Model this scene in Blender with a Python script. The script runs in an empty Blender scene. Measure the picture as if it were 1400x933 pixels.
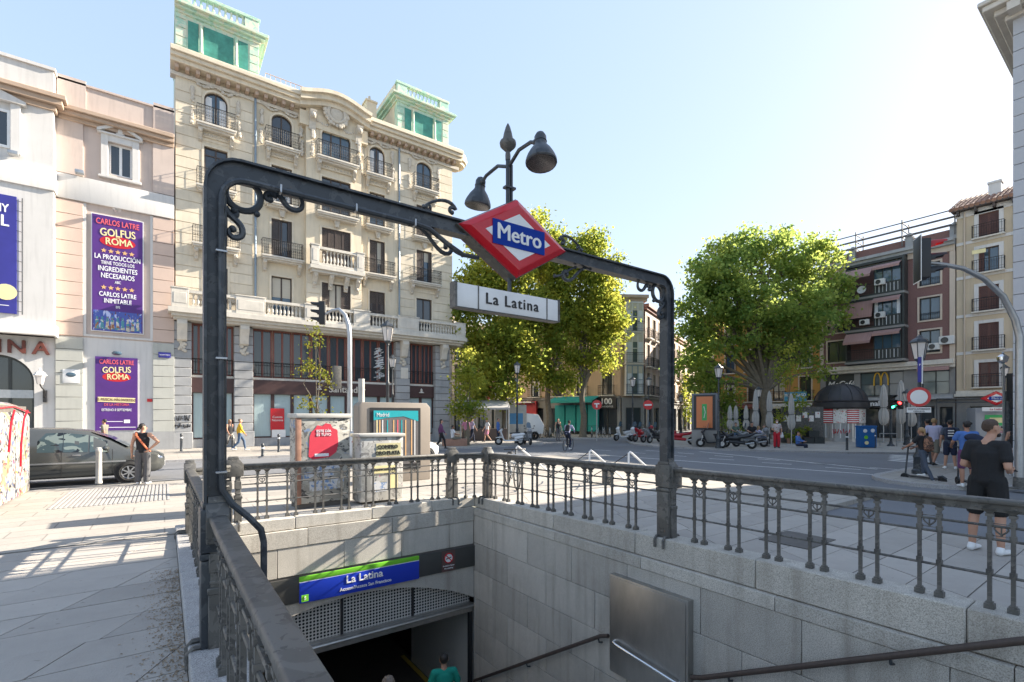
import bpy, bmesh, math, random
from mathutils import Vector, Matrix, Euler
R = math.radians
rnd = random.Random(7)
scn = bpy.context.scene
# ---------------------------------------------------------------- camera, sky, sun, exposure
COL = scn.collection
TH = math.atan(475 / 660.0)                       # heading: the view is turned this far from +Y towards +X
cam_d = bpy.data.cameras.new('camera'); cam = bpy.data.objects.new('camera', cam_d); COL.objects.link(cam)
cam.location = (0, 0, 1.87); cam.rotation_euler = (R(90), 0, -TH)
cam_d.sensor_width = 36; cam_d.lens = 660 / 1400 * 36; cam_d.shift_y = 102.5 / 1400
cam_d.clip_start = 0.05; cam_d.clip_end = 2000
scn.camera = cam
SUN_AZ, SUN_EL = R(10.5), R(27)                      # towards the sun: +X turned a little to -Y
to_sun = Vector((math.cos(SUN_AZ) * math.cos(SUN_EL), -math.sin(SUN_AZ) * math.cos(SUN_EL), math.sin(SUN_EL)))
world = bpy.data.worlds.new('World'); scn.world = world; world.use_nodes = True
wn = world.node_tree.nodes; wl = world.node_tree.links
bg = wn['Background']; bg.inputs['Strength'].default_value = 0.13
sky = wn.new('ShaderNodeTexSky'); sky.sky_type = 'NISHITA'; sky.sun_disc = False
sky.sun_elevation = SUN_EL; sky.sun_rotation = R(90) + SUN_AZ
sky.air_density = 1.0; sky.dust_density = .7; sky.ozone_density = 1.0; sky.altitude = 600
hsv = wn.new('ShaderNodeHueSaturation'); hsv.inputs['Saturation'].default_value = 1.95; hsv.inputs['Hue'].default_value = .510; gam = wn.new('ShaderNodeGamma'); gam.inputs[1].default_value = .27; wl.new(sky.outputs[0], gam.inputs[0]); wl.new(gam.outputs[0], hsv.inputs['Color']); wl.new(hsv.outputs[0], bg.inputs['Color'])
sun_d = bpy.data.lights.new('sun', 'SUN'); sun = bpy.data.objects.new('sun', sun_d); COL.objects.link(sun)
sun_d.energy = 2.65; sun_d.angle = R(0.5); sun_d.color = (1, .9, .76)
sun.rotation_euler = (-to_sun).to_track_quat('-Z', 'Y').to_euler(); sun.location = (60, -8, 60)
scn.view_settings.view_transform = 'Standard'; scn.view_settings.look = 'None'
scn.view_settings.exposure = 2.7; scn.view_settings.gamma = 1.0
scn.cycles.max_bounces = 8; scn.cycles.diffuse_bounces = 6; scn.cycles.transparent_max_bounces = 12
# ---------------------------------------------------------------- materials
MATS = {}
def mat(name, col, rough=.8, var=.12, sc=2.5, bump=0., bsc=40., metal=0., spec=.5, trans=0., emit=None, es=1., island=0., dirt=0., stretch=None, streak=0., spots=0.):
    if name in MATS: return MATS[name]
    m = bpy.data.materials.new(name); m.use_nodes = True; MATS[name] = m
    nt = m.node_tree; N = nt.nodes; L = nt.links; b = N['Principled BSDF']
    b.inputs['Roughness'].default_value = rough; b.inputs['Metallic'].default_value = metal
    b.inputs['Specular IOR Level'].default_value = spec
    c = (col[0], col[1], col[2], 1)
    if emit: b.inputs['Emission Color'].default_value = (*emit, 1); b.inputs['Emission Strength'].default_value = es
    if var or island or dirt:
        tc = N.new('ShaderNodeTexCoord'); vec = tc.outputs['Object']
        if stretch:
            mp = N.new('ShaderNodeMapping'); mp.inputs['Scale'].default_value = stretch; L.new(vec, mp.inputs[0]); vec = mp.outputs[0]
        nz = N.new('ShaderNodeTexNoise'); nz.inputs['Scale'].default_value = sc; nz.inputs['Detail'].default_value = 6; nz.inputs['Roughness'].default_value = .65
        L.new(vec, nz.inputs['Vector'])
        mx = N.new('ShaderNodeMix'); mx.data_type = 'RGBA'
        mx.inputs[6].default_value = (*[x * (1 - 2 * var) for x in col], 1); mx.inputs[7].default_value = (*[min(1, x * (1 + 2 * var)) for x in col], 1)
        L.new(nz.outputs['Fac'], mx.inputs[0]); out = mx.outputs[2]
        if island:
            oi = N.new('ShaderNodeObjectInfo'); geo = N.new('ShaderNodeNewGeometry')
            ad = N.new('ShaderNodeMath'); ad.operation = 'ADD'; L.new(oi.outputs['Random'], ad.inputs[0]); L.new(geo.outputs['Random Per Island'], ad.inputs[1])
            fr = N.new('ShaderNodeMath'); fr.operation = 'FRACT'; L.new(ad.outputs[0], fr.inputs[0])
            mr = N.new('ShaderNodeMapRange'); mr.inputs['To Min'].default_value = 1 - island; mr.inputs['To Max'].default_value = 1 + island
            L.new(fr.outputs[0], mr.inputs['Value'])
            hs = N.new('ShaderNodeHueSaturation'); L.new(mr.outputs[0], hs.inputs['Value']); L.new(out, hs.inputs['Color']); out = hs.outputs[0]
        if dirt:
            n2 = N.new('ShaderNodeTexNoise'); n2.inputs['Scale'].default_value = sc * .23; n2.inputs['Detail'].default_value = 8; n2.inputs['Roughness'].default_value = .7
            L.new(vec, n2.inputs['Vector'])
            rp = N.new('ShaderNodeMapRange'); rp.inputs['From Min'].default_value = .48; rp.inputs['From Max'].default_value = .72
            rp.inputs['To Min'].default_value = 0; rp.inputs['To Max'].default_value = dirt; L.new(n2.outputs['Fac'], rp.inputs['Value'])
            m2 = N.new('ShaderNodeMix'); m2.data_type = 'RGBA'; m2.inputs[7].default_value = (*[x * .35 for x in col], 1)
            L.new(rp.outputs[0], m2.inputs[0]); L.new(out, m2.inputs[6]); out = m2.outputs[2]
        for amt, scl, ns, lo, hi in ((streak, (2.2, 2.2, .16), 3.0, .5, .74), (spots, (1, 1, 1), 11., .69, .715)):
            if not amt: continue
            mp2 = N.new('ShaderNodeMapping'); mp2.inputs['Scale'].default_value = scl; L.new(tc.outputs['Object'], mp2.inputs[0])
            n4 = N.new('ShaderNodeTexNoise'); n4.inputs['Scale'].default_value = ns; n4.inputs['Detail'].default_value = 5 if ns < 9 else 2; L.new(mp2.outputs[0], n4.inputs['Vector'])
            if ns > 9: n4.noise_dimensions = '4D'; o4 = N.new('ShaderNodeObjectInfo'); w4 = N.new('ShaderNodeMath'); w4.operation = 'MULTIPLY'; w4.inputs[1].default_value = 60; L.new(o4.outputs['Random'], w4.inputs[0]); L.new(w4.outputs[0], n4.inputs['W'])
            r4 = N.new('ShaderNodeMapRange'); r4.inputs['From Min'].default_value = lo; r4.inputs['From Max'].default_value = hi; r4.inputs['To Max'].default_value = amt; L.new(n4.outputs['Fac'], r4.inputs['Value'])
            m4 = N.new('ShaderNodeMix'); m4.data_type = 'RGBA'; m4.inputs[7].default_value = (*[x * .42 for x in col], 1); L.new(r4.outputs[0], m4.inputs[0]); L.new(out, m4.inputs[6]); out = m4.outputs[2]
        L.new(out, b.inputs['Base Color'])
    else: b.inputs['Base Color'].default_value = c
    if bump:
        tc2 = N.new('ShaderNodeTexCoord'); n3 = N.new('ShaderNodeTexNoise'); n3.inputs['Scale'].default_value = bsc; n3.inputs['Detail'].default_value = 5
        L.new(tc2.outputs['Object'], n3.inputs['Vector']); bp = N.new('ShaderNodeBump'); bp.inputs['Strength'].default_value = bump; bp.inputs['Distance'].default_value = .02
        L.new(n3.outputs['Fac'], bp.inputs['Height']); L.new(bp.outputs[0], b.inputs['Normal'])
    if trans: b.inputs['Transmission Weight'].default_value = trans
    return m
def speckle(name, col, dark, light, sc=160, rough=.85, island=.1, dirt=.35, bump=.15):
    """granite: fine dark and light grains on a mid grey, stained in patches"""
    m = bpy.data.materials.new(name); m.use_nodes = True; MATS[name] = m
    nt = m.node_tree; N = nt.nodes; L = nt.links; b = N['Principled BSDF']; b.inputs['Roughness'].default_value = rough
    tc = N.new('ShaderNodeTexCoord'); nz = N.new('ShaderNodeTexNoise'); nz.inputs['Scale'].default_value = sc; nz.inputs['Detail'].default_value = 3
    L.new(tc.outputs['Object'], nz.inputs['Vector'])
    cr = N.new('ShaderNodeValToRGB'); e = cr.color_ramp.elements
    e[0].position = .36; e[0].color = (*dark, 1); e[1].position = .64; e[1].color = (*light, 1)
    q = cr.color_ramp.elements.new(.5); q.color = (*col, 1); L.new(nz.outputs['Fac'], cr.inputs[0]); out = cr.outputs[0]
    n2 = N.new('ShaderNodeTexNoise'); n2.inputs['Scale'].default_value = 1.7; n2.inputs['Detail'].default_value = 8; n2.inputs['Roughness'].default_value = .7
    L.new(tc.outputs['Object'], n2.inputs['Vector'])
    rp = N.new('ShaderNodeMapRange'); rp.inputs['From Min'].default_value = .42; rp.inputs['From Max'].default_value = .75; rp.inputs['To Max'].default_value = dirt
    L.new(n2.outputs['Fac'], rp.inputs['Value'])
    m2 = N.new('ShaderNodeMix'); m2.data_type = 'RGBA'; m2.inputs[7].default_value = (*[x * .5 for x in col], 1)
    L.new(rp.outputs[0], m2.inputs[0]); L.new(out, m2.inputs[6]); out = m2.outputs[2]
    mp3 = N.new('ShaderNodeMapping'); mp3.inputs['Scale'].default_value = (2.6, 2.6, .18); L.new(tc.outputs['Object'], mp3.inputs[0])
    n5 = N.new('ShaderNodeTexNoise'); n5.inputs['Scale'].default_value = 2.4; n5.inputs['Detail'].default_value = 6; L.new(mp3.outputs[0], n5.inputs['Vector'])
    r5 = N.new('ShaderNodeMapRange'); r5.inputs['From Min'].default_value = .5; r5.inputs['From Max'].default_value = .78; r5.inputs['To Max'].default_value = dirt * 1.3; L.new(n5.outputs['Fac'], r5.inputs['Value'])
    m5 = N.new('ShaderNodeMix'); m5.data_type = 'RGBA'; m5.inputs[7].default_value = (col[0] * .45, col[1] * .42, col[2] * .38, 1); L.new(r5.outputs[0], m5.inputs[0]); L.new(out, m5.inputs[6]); out = m5.outputs[2]
    if island:
        oi = N.new('ShaderNodeObjectInfo'); mr = N.new('ShaderNodeMapRange'); mr.inputs['To Min'].default_value = 1 - island; mr.inputs['To Max'].default_value = 1 + island
        L.new(oi.outputs['Random'], mr.inputs['Value']); hs = N.new('ShaderNodeHueSaturation'); L.new(mr.outputs[0], hs.inputs['Value']); L.new(out, hs.inputs['Color']); out = hs.outputs[0]
    L.new(out, b.inputs['Base Color'])
    if bump:
        bp = N.new('ShaderNodeBump'); bp.inputs['Strength'].default_value = bump; bp.inputs['Distance'].default_value = .01; L.new(nz.outputs['Fac'], bp.inputs['Height']); L.new(bp.outputs[0], b.inputs['Normal'])
    return m
def glass(name, tint=(.03, .04, .05), rough=.06, wav=.02):
    m = mat(name, tint, rough, 0, spec=.9); nt = m.node_tree; N = nt.nodes; L = nt.links; b = N['Principled BSDF']
    tc = N.new('ShaderNodeTexCoord'); n = N.new('ShaderNodeTexNoise'); n.inputs['Scale'].default_value = .8; L.new(tc.outputs['Object'], n.inputs['Vector'])
    bp = N.new('ShaderNodeBump'); bp.inputs['Strength'].default_value = wav * 5; bp.inputs['Distance'].default_value = .02; L.new(n.outputs['Fac'], bp.inputs['Height']); L.new(bp.outputs[0], b.inputs['Normal'])
    return m
def leafmat(name, a, b_, tr=.45):
    m = bpy.data.materials.new(name); m.use_nodes = True; MATS[name] = m
    nt = m.node_tree; N = nt.nodes; L = nt.links; N.remove(N['Principled BSDF'])
    geo = N.new('ShaderNodeNewGeometry'); mx = N.new('ShaderNodeMix'); mx.data_type = 'RGBA'; mx.inputs[6].default_value = (*a, 1); mx.inputs[7].default_value = (*b_, 1)
    tc = N.new('ShaderNodeTexCoord'); nz = N.new('ShaderNodeTexNoise'); nz.inputs['Scale'].default_value = .55; nz.inputs['Detail'].default_value = 3; L.new(tc.outputs['Object'], nz.inputs['Vector'])
    a1 = N.new('ShaderNodeMapRange'); a1.inputs['From Min'].default_value = .36; a1.inputs['From Max'].default_value = .64; L.new(nz.outputs['Fac'], a1.inputs['Value'])
    a2 = N.new('ShaderNodeMix'); a2.inputs[0].default_value = .55; L.new(geo.outputs['Random Per Island'], a2.inputs[2]); L.new(a1.outputs[0], a2.inputs[3]); L.new(a2.outputs[0], mx.inputs[0])
    d = N.new('ShaderNodeBsdfDiffuse'); t = N.new('ShaderNodeBsdfTranslucent'); s = N.new('ShaderNodeMixShader'); s.inputs[0].default_value = tr
    hs = N.new('ShaderNodeHueSaturation'); hs.inputs['Value'].default_value = 2.1; hs.inputs['Hue'].default_value = .482; L.new(mx.outputs[2], hs.inputs['Color'])
    L.new(mx.outputs[2], d.inputs[0]); L.new(hs.outputs[0], t.inputs[0]); L.new(d.outputs[0], s.inputs[1]); L.new(t.outputs[0], s.inputs[2])
    L.new(s.outputs[0], N['Material Output'].inputs[0]); return m
def patchmat(name, base, cols, sc=3., thr=.5, rough=.6, stretch=(1, 1, 1)):
    """torn posters, graffiti and stickers: hard edged patches of several colours over a base"""
    m = bpy.data.materials.new(name); m.use_nodes = True; MATS[name] = m
    nt = m.node_tree; N = nt.nodes; L = nt.links; b = N['Principled BSDF']; b.inputs['Roughness'].default_value = rough
    tc = N.new('ShaderNodeTexCoord'); out = None; cur = base
    mp = N.new('ShaderNodeMapping'); mp.inputs['Scale'].default_value = stretch; L.new(tc.outputs['Object'], mp.inputs[0])
    for i, (c, s, t) in enumerate(cols):
        nz = N.new('ShaderNodeTexNoise'); nz.noise_dimensions = '4D'; nz.inputs['W'].default_value = 3.7 * i + 1; nz.inputs['Scale'].default_value = sc * s; nz.inputs['Detail'].default_value = 4; nz.inputs['Distortion'].default_value = 1.2
        L.new(mp.outputs[0], nz.inputs['Vector'])
        g = N.new('ShaderNodeMapRange'); g.inputs['From Min'].default_value = t; g.inputs['From Max'].default_value = t + .015; L.new(nz.outputs['Fac'], g.inputs['Value'])
        mx = N.new('ShaderNodeMix'); mx.data_type = 'RGBA'; L.new(g.outputs[0], mx.inputs[0])
        if out is None: mx.inputs[6].default_value = (*base, 1)
        else: L.new(out, mx.inputs[6])
        mx.inputs[7].default_value = (*c, 1); out = mx.outputs[2]
    L.new(out, b.inputs['Base Color']); return m
M = dict(
 asphalt=mat('asphalt', (.165, .17, .182), .9, .12, .35, .35, 90, dirt=.45, spots=.3),
 paving=mat('paving_stone', (.37, .34, .305), .85, .12, 1.5, .25, 60, island=.1, spots=.5, dirt=.25),
 joint=mat('joint_sand', (.12, .11, .10), .95, .2, 6),
 kerb=speckle('kerb_granite', (.36, .35, .34), (.22, .21, .21), (.5, .49, .48), 120, island=.06, dirt=.3),
 granite=speckle('wall_granite', (.48, .45, .395), (.30, .28, .245), (.60, .565, .505), 110, island=.12, dirt=.42),
 paint=mat('road_paint', (.62, .62, .60), .8, .2, 8, dirt=.4),
 iron=patchmat('dark_iron', (.033, .040, .048), [((.062, .068, .074), .8, .53), ((.026, .030, .036), 1.7, .58), ((.13, .12, .105), 5, .70), ((.13, .07, .045), 3.2, .71)], 7, rough=.42), iron2=patchmat('grey_painted_iron', (.090, .087, .080), [((.125, .12, .11), .8, .52), ((.06, .058, .055), 1.7, .58), ((.2, .19, .17), 5, .69), ((.15, .09, .06), 3.2, .70)], 7, rough=.5),
 black=mat('black_paint', (.018, .018, .02), .5, .1, 5),
 steel=mat('brushed_steel', (.44, .43, .41), .38, .25, 2.2, .05, 60, metal=.92, dirt=.35, stretch=(1, 1, .35)),
 galv=mat('galvanised_steel', (.42, .43, .44), .42, .12, 8, metal=.85, dirt=.2),
 chrome=mat('chrome', (.7, .7, .7), .15, .05, 5, metal=1),
 red=mat('red_enamel', (.50, .012, .022), .22, .06, 5, dirt=.15),
 white=mat('white_enamel', (.74, .74, .73), .4, .05, 4, dirt=.18),
 blue=mat('blue_enamel', (.004, .035, .27), .6, .05, 4, spec=.15),
 signblue=mat('sign_blue', (.01, .04, .42), .35, .03, 4), lime=mat('lime_green', (.16, .5, .03), .4, .03, 4),
 cream=mat('cream_render', (.66, .575, .435), .85, .07, 1.1, .12, 30, streak=.2, dirt=.2), creamst=mat('cream_stone', (.67, .59, .46), .85, .10, 1.6, .15, 25, island=.06, streak=.2, dirt=.2),
 orn=mat('stucco_ornament', (.56, .51, .43), .85, .15, 7, .3, 30, dirt=.4), trimst=mat('pale_trim_stone', (.60, .56, .49), .8, .1, 3, .1, 30, streak=.2, dirt=.25),
 greyst=mat('grey_ashlar', (.34, .345, .35), .85, .10, 2.5, .2, 40, island=.09, streak=.2, dirt=.3),
 pink=mat('pink_render', (.53, .44, .39), .88, .06, .8, .1, 25, streak=.2, dirt=.16), pinkw=mat('white_render', (.60, .585, .565), .85, .05, .7, .08, 25, streak=.2, dirt=.12), greyr=mat('greenish_grey_band', (.42, .425, .39), .85, .06, 1.2, .1, 25, streak=.2, dirt=.15),
 tan=mat('tan_moulding', (.44, .33, .25), .8, .08, 3, dirt=.2),
 wood=mat('dark_wood', (.060, .042, .034), .55, .2, 5, .1, 20, stretch=(6, 6, 1)), redwood=mat('red_brown_frame', (.19, .062, .045), .5, .12, 6), maroon=mat('maroon_fascia', (.055, .026, .024), .45, .1, 4),
 glass=glass('window_glass'), shopglass=glass('shop_glass', (.10, .13, .14), .08), blueglass=glass('blue_glass', (.05, .09, .13)),
 curtain=mat('curtain_white', (.62, .64, .66), .8, .12, 9, stretch=(6, 6, .4)),
 ironbal=mat('balcony_iron', (.022, .022, .023), .55, .15, 6, metal=.3),
 net=patchmat('green_net', (.45, .61, .49), [((.56, .60, .48), 1, .5), ((.34, .54, .43), 1.8, .56)], 1.1, rough=.75), netdark=mat('green_net_window', (.05, .24, .19), .5, .35, 2.5),
 pipe=mat('zinc_pipe', (.23, .29, .35), .5, .1, 4, metal=.4), tile=mat('roof_tile', (.30, .17, .12), .85, .2, 5, island=.2, dirt=.2),
 purple=mat('purple_poster', (.075, .018, .18), .5, .2, .9), bluep=mat('blue_poster', (.03, .03, .24), .5, .2, .7), posterpink=mat('poster_red', (.75, .12, .16), .5, 0), postercream=mat('poster_cream', (.78, .68, .36), .5, .08, 9), posterwhite=mat('poster_white', (.8, .8, .82), .5, 0), starm=mat('poster_gold', (.72, .42, .18), .5, 0), letterbrown=mat('brown_letters', (.13, .035, .025), .6, .1, 5),
 brick=mat('brown_brick', (.19, .105, .095), .9, .2, 14, .2, 40), ochre=mat('ochre_render', (.50, .26, .07), .88, .07, .8, .1, 25, streak=.2, dirt=.2), creamb=mat('sand_render', (.52, .43, .31), .88, .05, .8, .08, 25, streak=.2, dirt=.14), orange=mat('peach_render', (.50, .36, .245), .88, .07, .8, .1, 25, streak=.2, dirt=.2), lightpl=mat('pale_render', (.55, .46, .37), .88, .06, .8, .1, 25, streak=.2, dirt=.2), darkbay=mat('dark_bay_panel', (.03, .035, .034), .5, .15, 4),
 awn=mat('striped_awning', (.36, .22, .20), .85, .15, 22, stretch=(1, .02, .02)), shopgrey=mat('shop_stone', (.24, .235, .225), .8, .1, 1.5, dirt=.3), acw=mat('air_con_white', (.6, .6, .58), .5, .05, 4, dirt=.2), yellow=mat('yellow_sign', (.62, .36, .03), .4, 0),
 bark=mat('plane_bark', (.16, .135, .10), .9, .3, 5, .4, 18, dirt=.3), leafA=leafmat('plane_leaves', (.10, .17, .038), (.30, .30, .05), .6), leafB=leafmat('green_plane_leaves', (.10, .185, .055), (.26, .305, .07), .6), leafY=leafmat('young_leaves', (.16, .14, .02), (.10, .15, .03)),  # leafB is a greener, less yellow leaf tone than leafA
 cloth=mat('umbrella_cloth', (.40, .385, .36), .9, .08, 5, dirt=.1), carp=mat('dark_grey_car_paint', (.12, .125, .12), .2, .04, 3, metal=.55), carw=mat('white_car_paint', (.7, .7, .68), .25, .03, 3), tyre=mat('tyre_rubber', (.02, .02, .02), .85, .1, 8), seatm=mat('black_seat', (.02, .02, .022), .6, .1, 8),
 lensred=mat('red_lamp_lit', (.5, .01, .01), .3, 0, emit=(1, .03, .03), es=2.2), lensgreen=mat('green_lamp_lit', (.02, .5, .2), .3, 0, emit=(.05, 1, .5), es=2.0), lensoff=mat('lamp_off', (.03, .03, .03), .3, 0), lamplens=mat('lamp_reflector', (.55, .5, .42), .3, .2, 6), frost=mat('frosted_lantern_glass', (.62, .58, .55), .35, .08, 6),
 skin=mat('skin', (.45, .25, .17), .6, .06, 6), skin2=mat('tanned_skin', (.33, .17, .11), .6, .06, 6),
 hairb=mat('dark_hair', (.02, .015, .012), .6, .2, 40), hairl=mat('fair_hair', (.30, .19, .09), .6, .25, 40), hairg=mat('grey_brown_hair', (.16, .12, .09), .6, .3, 40),
 totem=mat('taupe_totem', (.25, .215, .18), .5, .05, 3, dirt=.12), wcab=mat('worn_cabinet', (.42, .41, .38), .7, .2, 3, dirt=.4))
# ---------------------------------------------------------------- mesh helpers
class MB:
    def __init__(s): s.v = []; s.f = []; s.mi = []; s.cur = 0
    def add(s, vs, fs):
        o = len(s.v); s.v += [tuple(p) for p in vs]
        for f in fs: s.f.append([i + o for i in f]); s.mi.append(s.cur)
        return s
    def box(s, x0, y0, z0, x1, y1, z1):
        return s.add([(x0, y0, z0), (x1, y0, z0), (x1, y1, z0), (x0, y1, z0), (x0, y0, z1), (x1, y0, z1), (x1, y1, z1), (x0, y1, z1)],
                     [(0, 3, 2, 1), (4, 5, 6, 7), (0, 1, 5, 4), (1, 2, 6, 5), (2, 3, 7, 6), (3, 0, 4, 7)])
    def cbox(s, c, d, rz=0, rx=0, ry=0):
        m = Euler((rx, ry, rz)).to_matrix(); c = Vector(c); h = [x / 2 for x in d]
        vs = [c + m @ Vector((x * h[0], y * h[1], z * h[2])) for z in (-1, 1) for x, y in ((-1, -1), (1, -1), (1, 1), (-1, 1))]
        return s.add(vs, [(0, 3, 2, 1), (4, 5, 6, 7), (0, 1, 5, 4), (1, 2, 6, 5), (2, 3, 7, 6), (3, 0, 4, 7)])
    def tube(s, pts, r, n=8, caps=True, closed=False):
        P = [Vector(p) for p in pts]; k = len(P); rr = r if isinstance(r, (list, tuple)) else [r] * k; vs = []; up = None
        for i in range(k):
            if closed: t = P[(i + 1) % k] - P[i - 1]
            else: t = P[min(i + 1, k - 1)] - P[max(i - 1, 0)]
            if t.length < 1e-9: t = Vector((0, 0, 1))
            t.normalize()
            if up is None:
                up = Vector((0, 0, 1)) if abs(t.z) < .9 else Vector((0, 1, 0))
            a = t.cross(up)
            if a.length < 1e-6: a = t.cross(Vector((1, 0, 0)))
            a.normalize(); b = a.cross(t).normalized(); up = b
            for j in range(n):
                q = 2 * math.pi * j / n; vs.append(P[i] + a * (math.cos(q) * rr[i]) + b * (math.sin(q) * rr[i]))
        fs = []
        for i in range(k if closed else k - 1):
            i2 = (i + 1) % k
            for j in range(n): fs.append((i * n + j, i * n + (j + 1) % n, i2 * n + (j + 1) % n, i2 * n + j))
        if caps and not closed: fs += [tuple(range(n))[::-1], tuple(range((k - 1) * n, k * n))]
        return s.add(vs, fs)
    def lathe(s, prof, n=12, c=(0, 0, 0), ang0=0.):
        vs = []; fs = []; k = len(prof)
        for r, z in prof:
            for j in range(n):
                a = ang0 + 2 * math.pi * j / n; vs.append((c[0] + r * math.cos(a), c[1] + r * math.sin(a), c[2] + z))
        for i in range(k - 1):
            for j in range(n): fs.append((i * n + j, i * n + (j + 1) % n, (i + 1) * n + (j + 1) % n, (i + 1) * n + j))
        fs += [tuple(range(n))[::-1], tuple(range((k - 1) * n, k * n))]
        return s.add(vs, fs)
    def prism(s, poly, a0, a1, axis='y'):
        k = len(poly)
        f = {'y': lambda p, a: (p[0], a, p[1]), 'z': lambda p, a: (p[0], p[1], a), 'x': lambda p, a: (a, p[0], p[1])}[axis]
        vs = [f(p, a0) for p in poly] + [f(p, a1) for p in poly]
        return s.add(vs, [tuple(range(k))[::-1], tuple(range(k, 2 * k))] + [(i, (i + 1) % k, k + (i + 1) % k, k + i) for i in range(k)])
    def sphere(s, c, r, nu=10, nv=6):
        if not isinstance(r, (tuple, list)): r = (r, r, r)
        vs = [(c[0], c[1], c[2] - r[2])]; fs = []
        for i in range(1, nv):
            t = math.pi * i / nv - math.pi / 2
            for j in range(nu):
                a = 2 * math.pi * j / nu; vs.append((c[0] + r[0] * math.cos(t) * math.cos(a), c[1] + r[1] * math.cos(t) * math.sin(a), c[2] + r[2] * math.sin(t)))
        vs.append((c[0], c[1], c[2] + r[2])); L = len(vs) - 1
        for j in range(nu):
            fs.append((0, 1 + (j + 1) % nu, 1 + j)); fs.append((L, L - nu + j, L - nu + (j + 1) % nu))
        for i in range(nv - 2):
            for j in range(nu): fs.append((1 + i * nu + j, 1 + i * nu + (j + 1) % nu, 1 + (i + 1) * nu + (j + 1) % nu, 1 + (i + 1) * nu + j))
        return s.add(vs, fs)
    def torus(s, c, R_, r, axis='y', n=20, m=8):
        pts = []
        for i in range(n):
            a = 2 * math.pi * i / n; u, v = R_ * math.cos(a), R_ * math.sin(a)
            pts.append({'y': (c[0] + u, c[1], c[2] + v), 'x': (c[0], c[1] + u, c[2] + v), 'z': (c[0] + u, c[1] + v, c[2])}[axis])
        return s.tube(pts, r, m, closed=True)
    def build(s, name, m, parent=None, loc=(0, 0, 0), rot=(0, 0, 0), bevel=0, smooth=True, fix=True, segs=2):
        me = bpy.data.meshes.new(name)
        if (fix and len(s.f) < 20000) or bevel:
            bm = bmesh.new(); bv = [bm.verts.new(p) for p in s.v]
            for f, i in zip(s.f, s.mi):
                try: q = bm.faces.new([bv[j] for j in f]); q.material_index = i
                except ValueError: pass
            bmesh.ops.recalc_face_normals(bm, faces=bm.faces)
            if bevel: bmesh.ops.bevel(bm, geom=list(bm.edges), offset=bevel, segments=segs, profile=.6, affect='EDGES', clamp_overlap=True)
            bm.to_mesh(me); bm.free()
        else:
            me.from_pydata(s.v, [], s.f); me.polygons.foreach_set('material_index', s.mi)
        for x in (m if isinstance(m, (list, tuple)) else [m]): me.materials.append(M[x] if isinstance(x, str) else x)
        if smooth:
            me.polygons.foreach_set('use_smooth', [True] * len(me.polygons)); me.set_sharp_from_angle(angle=R(38))
        return link(name, me, parent, loc, rot)
def link(name, data, parent=None, loc=(0, 0, 0), rot=(0, 0, 0)):
    o = bpy.data.objects.new(name, data); COL.objects.link(o)
    o.location = loc; o.rotation_euler = rot
    if parent: o.parent = parent
    return o
def tag(o, label=None, cat=None, group=None, kind=None):
    if label: o['label'] = label
    if cat: o['category'] = cat
    if group: o['group'] = group
    if kind: o['kind'] = kind
    return o
def thing(name, label, cat, loc=(0, 0, 0), rz=0, group=None):
    o = link(name, None, None, loc, (0, 0, rz)); o.empty_display_size = .2
    return tag(o, label, cat, group)
def again(o, parent, loc=None, rot=None, scale=None):
    c = o.copy(); COL.objects.link(c); c.parent = parent
    if loc is not None: c.location = loc
    if rot is not None: c.rotation_euler = rot
    if scale is not None: c.scale = scale
    return c
def copy_thing(root, label, loc, rz=None, scale=None, group=None):
    r = root.copy(); COL.objects.link(r); r.location = loc; r['label'] = label
    if rz is not None: r.rotation_euler = (0, 0, rz)
    if scale: r.scale = (scale,) * 3
    if group: r['group'] = group
    for ch in [c for c in root.children]:
        c = ch.copy(); COL.objects.link(c); c.parent = r
        for g in [g for g in ch.children]:
            d = g.copy(); COL.objects.link(d); d.parent = c
    return r
def text(s, size, parent, m, loc, rot=(R(90), 0, 0), ext=.006, name='lettering', bold=0., sx=1., align='CENTER', shear=0., spacing=1.):
    cu = bpy.data.curves.new('text', 'FONT'); cu.body = s; cu.size = size; cu.extrude = ext; cu.align_x = align; cu.align_y = 'CENTER'; cu.shear = shear; cu.resolution_u = 3; cu.space_character = spacing
    ob = bpy.data.objects.new('text', cu); me = bpy.data.meshes.new_from_object(ob); bpy.data.objects.remove(ob); bpy.data.curves.remove(cu)
    if bold:                                            # heavier strokes: the outline laid over itself a hair aside
        bm = bmesh.new(); b2 = min(bold, size * .022) * 1.1
        for i, (dx, dy) in enumerate(((-b2, -b2 * .4), (0, b2 * .4), (b2, -b2 * .4))):
            n0 = len(bm.verts); bm.from_mesh(me); bm.verts.ensure_lookup_table()
            for v in bm.verts[n0:]: v.co.x += dx; v.co.y += dy; v.co.z += .0006 * i
        bm.to_mesh(me); bm.free()
    me.name = name; me.materials.clear(); me.materials.append(M[m] if isinstance(m, str) else m)
    o = link(name, me, parent, loc, rot); o.scale = (sx, 1, 1); return o
def arc(cx, cz, r, a0, a1, n=10, rx=None):
    return [(cx + (rx or r) * math.cos(R(a0 + (a1 - a0) * i / n)), cz + r * math.sin(R(a0 + (a1 - a0) * i / n))) for i in range(n + 1)]
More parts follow.
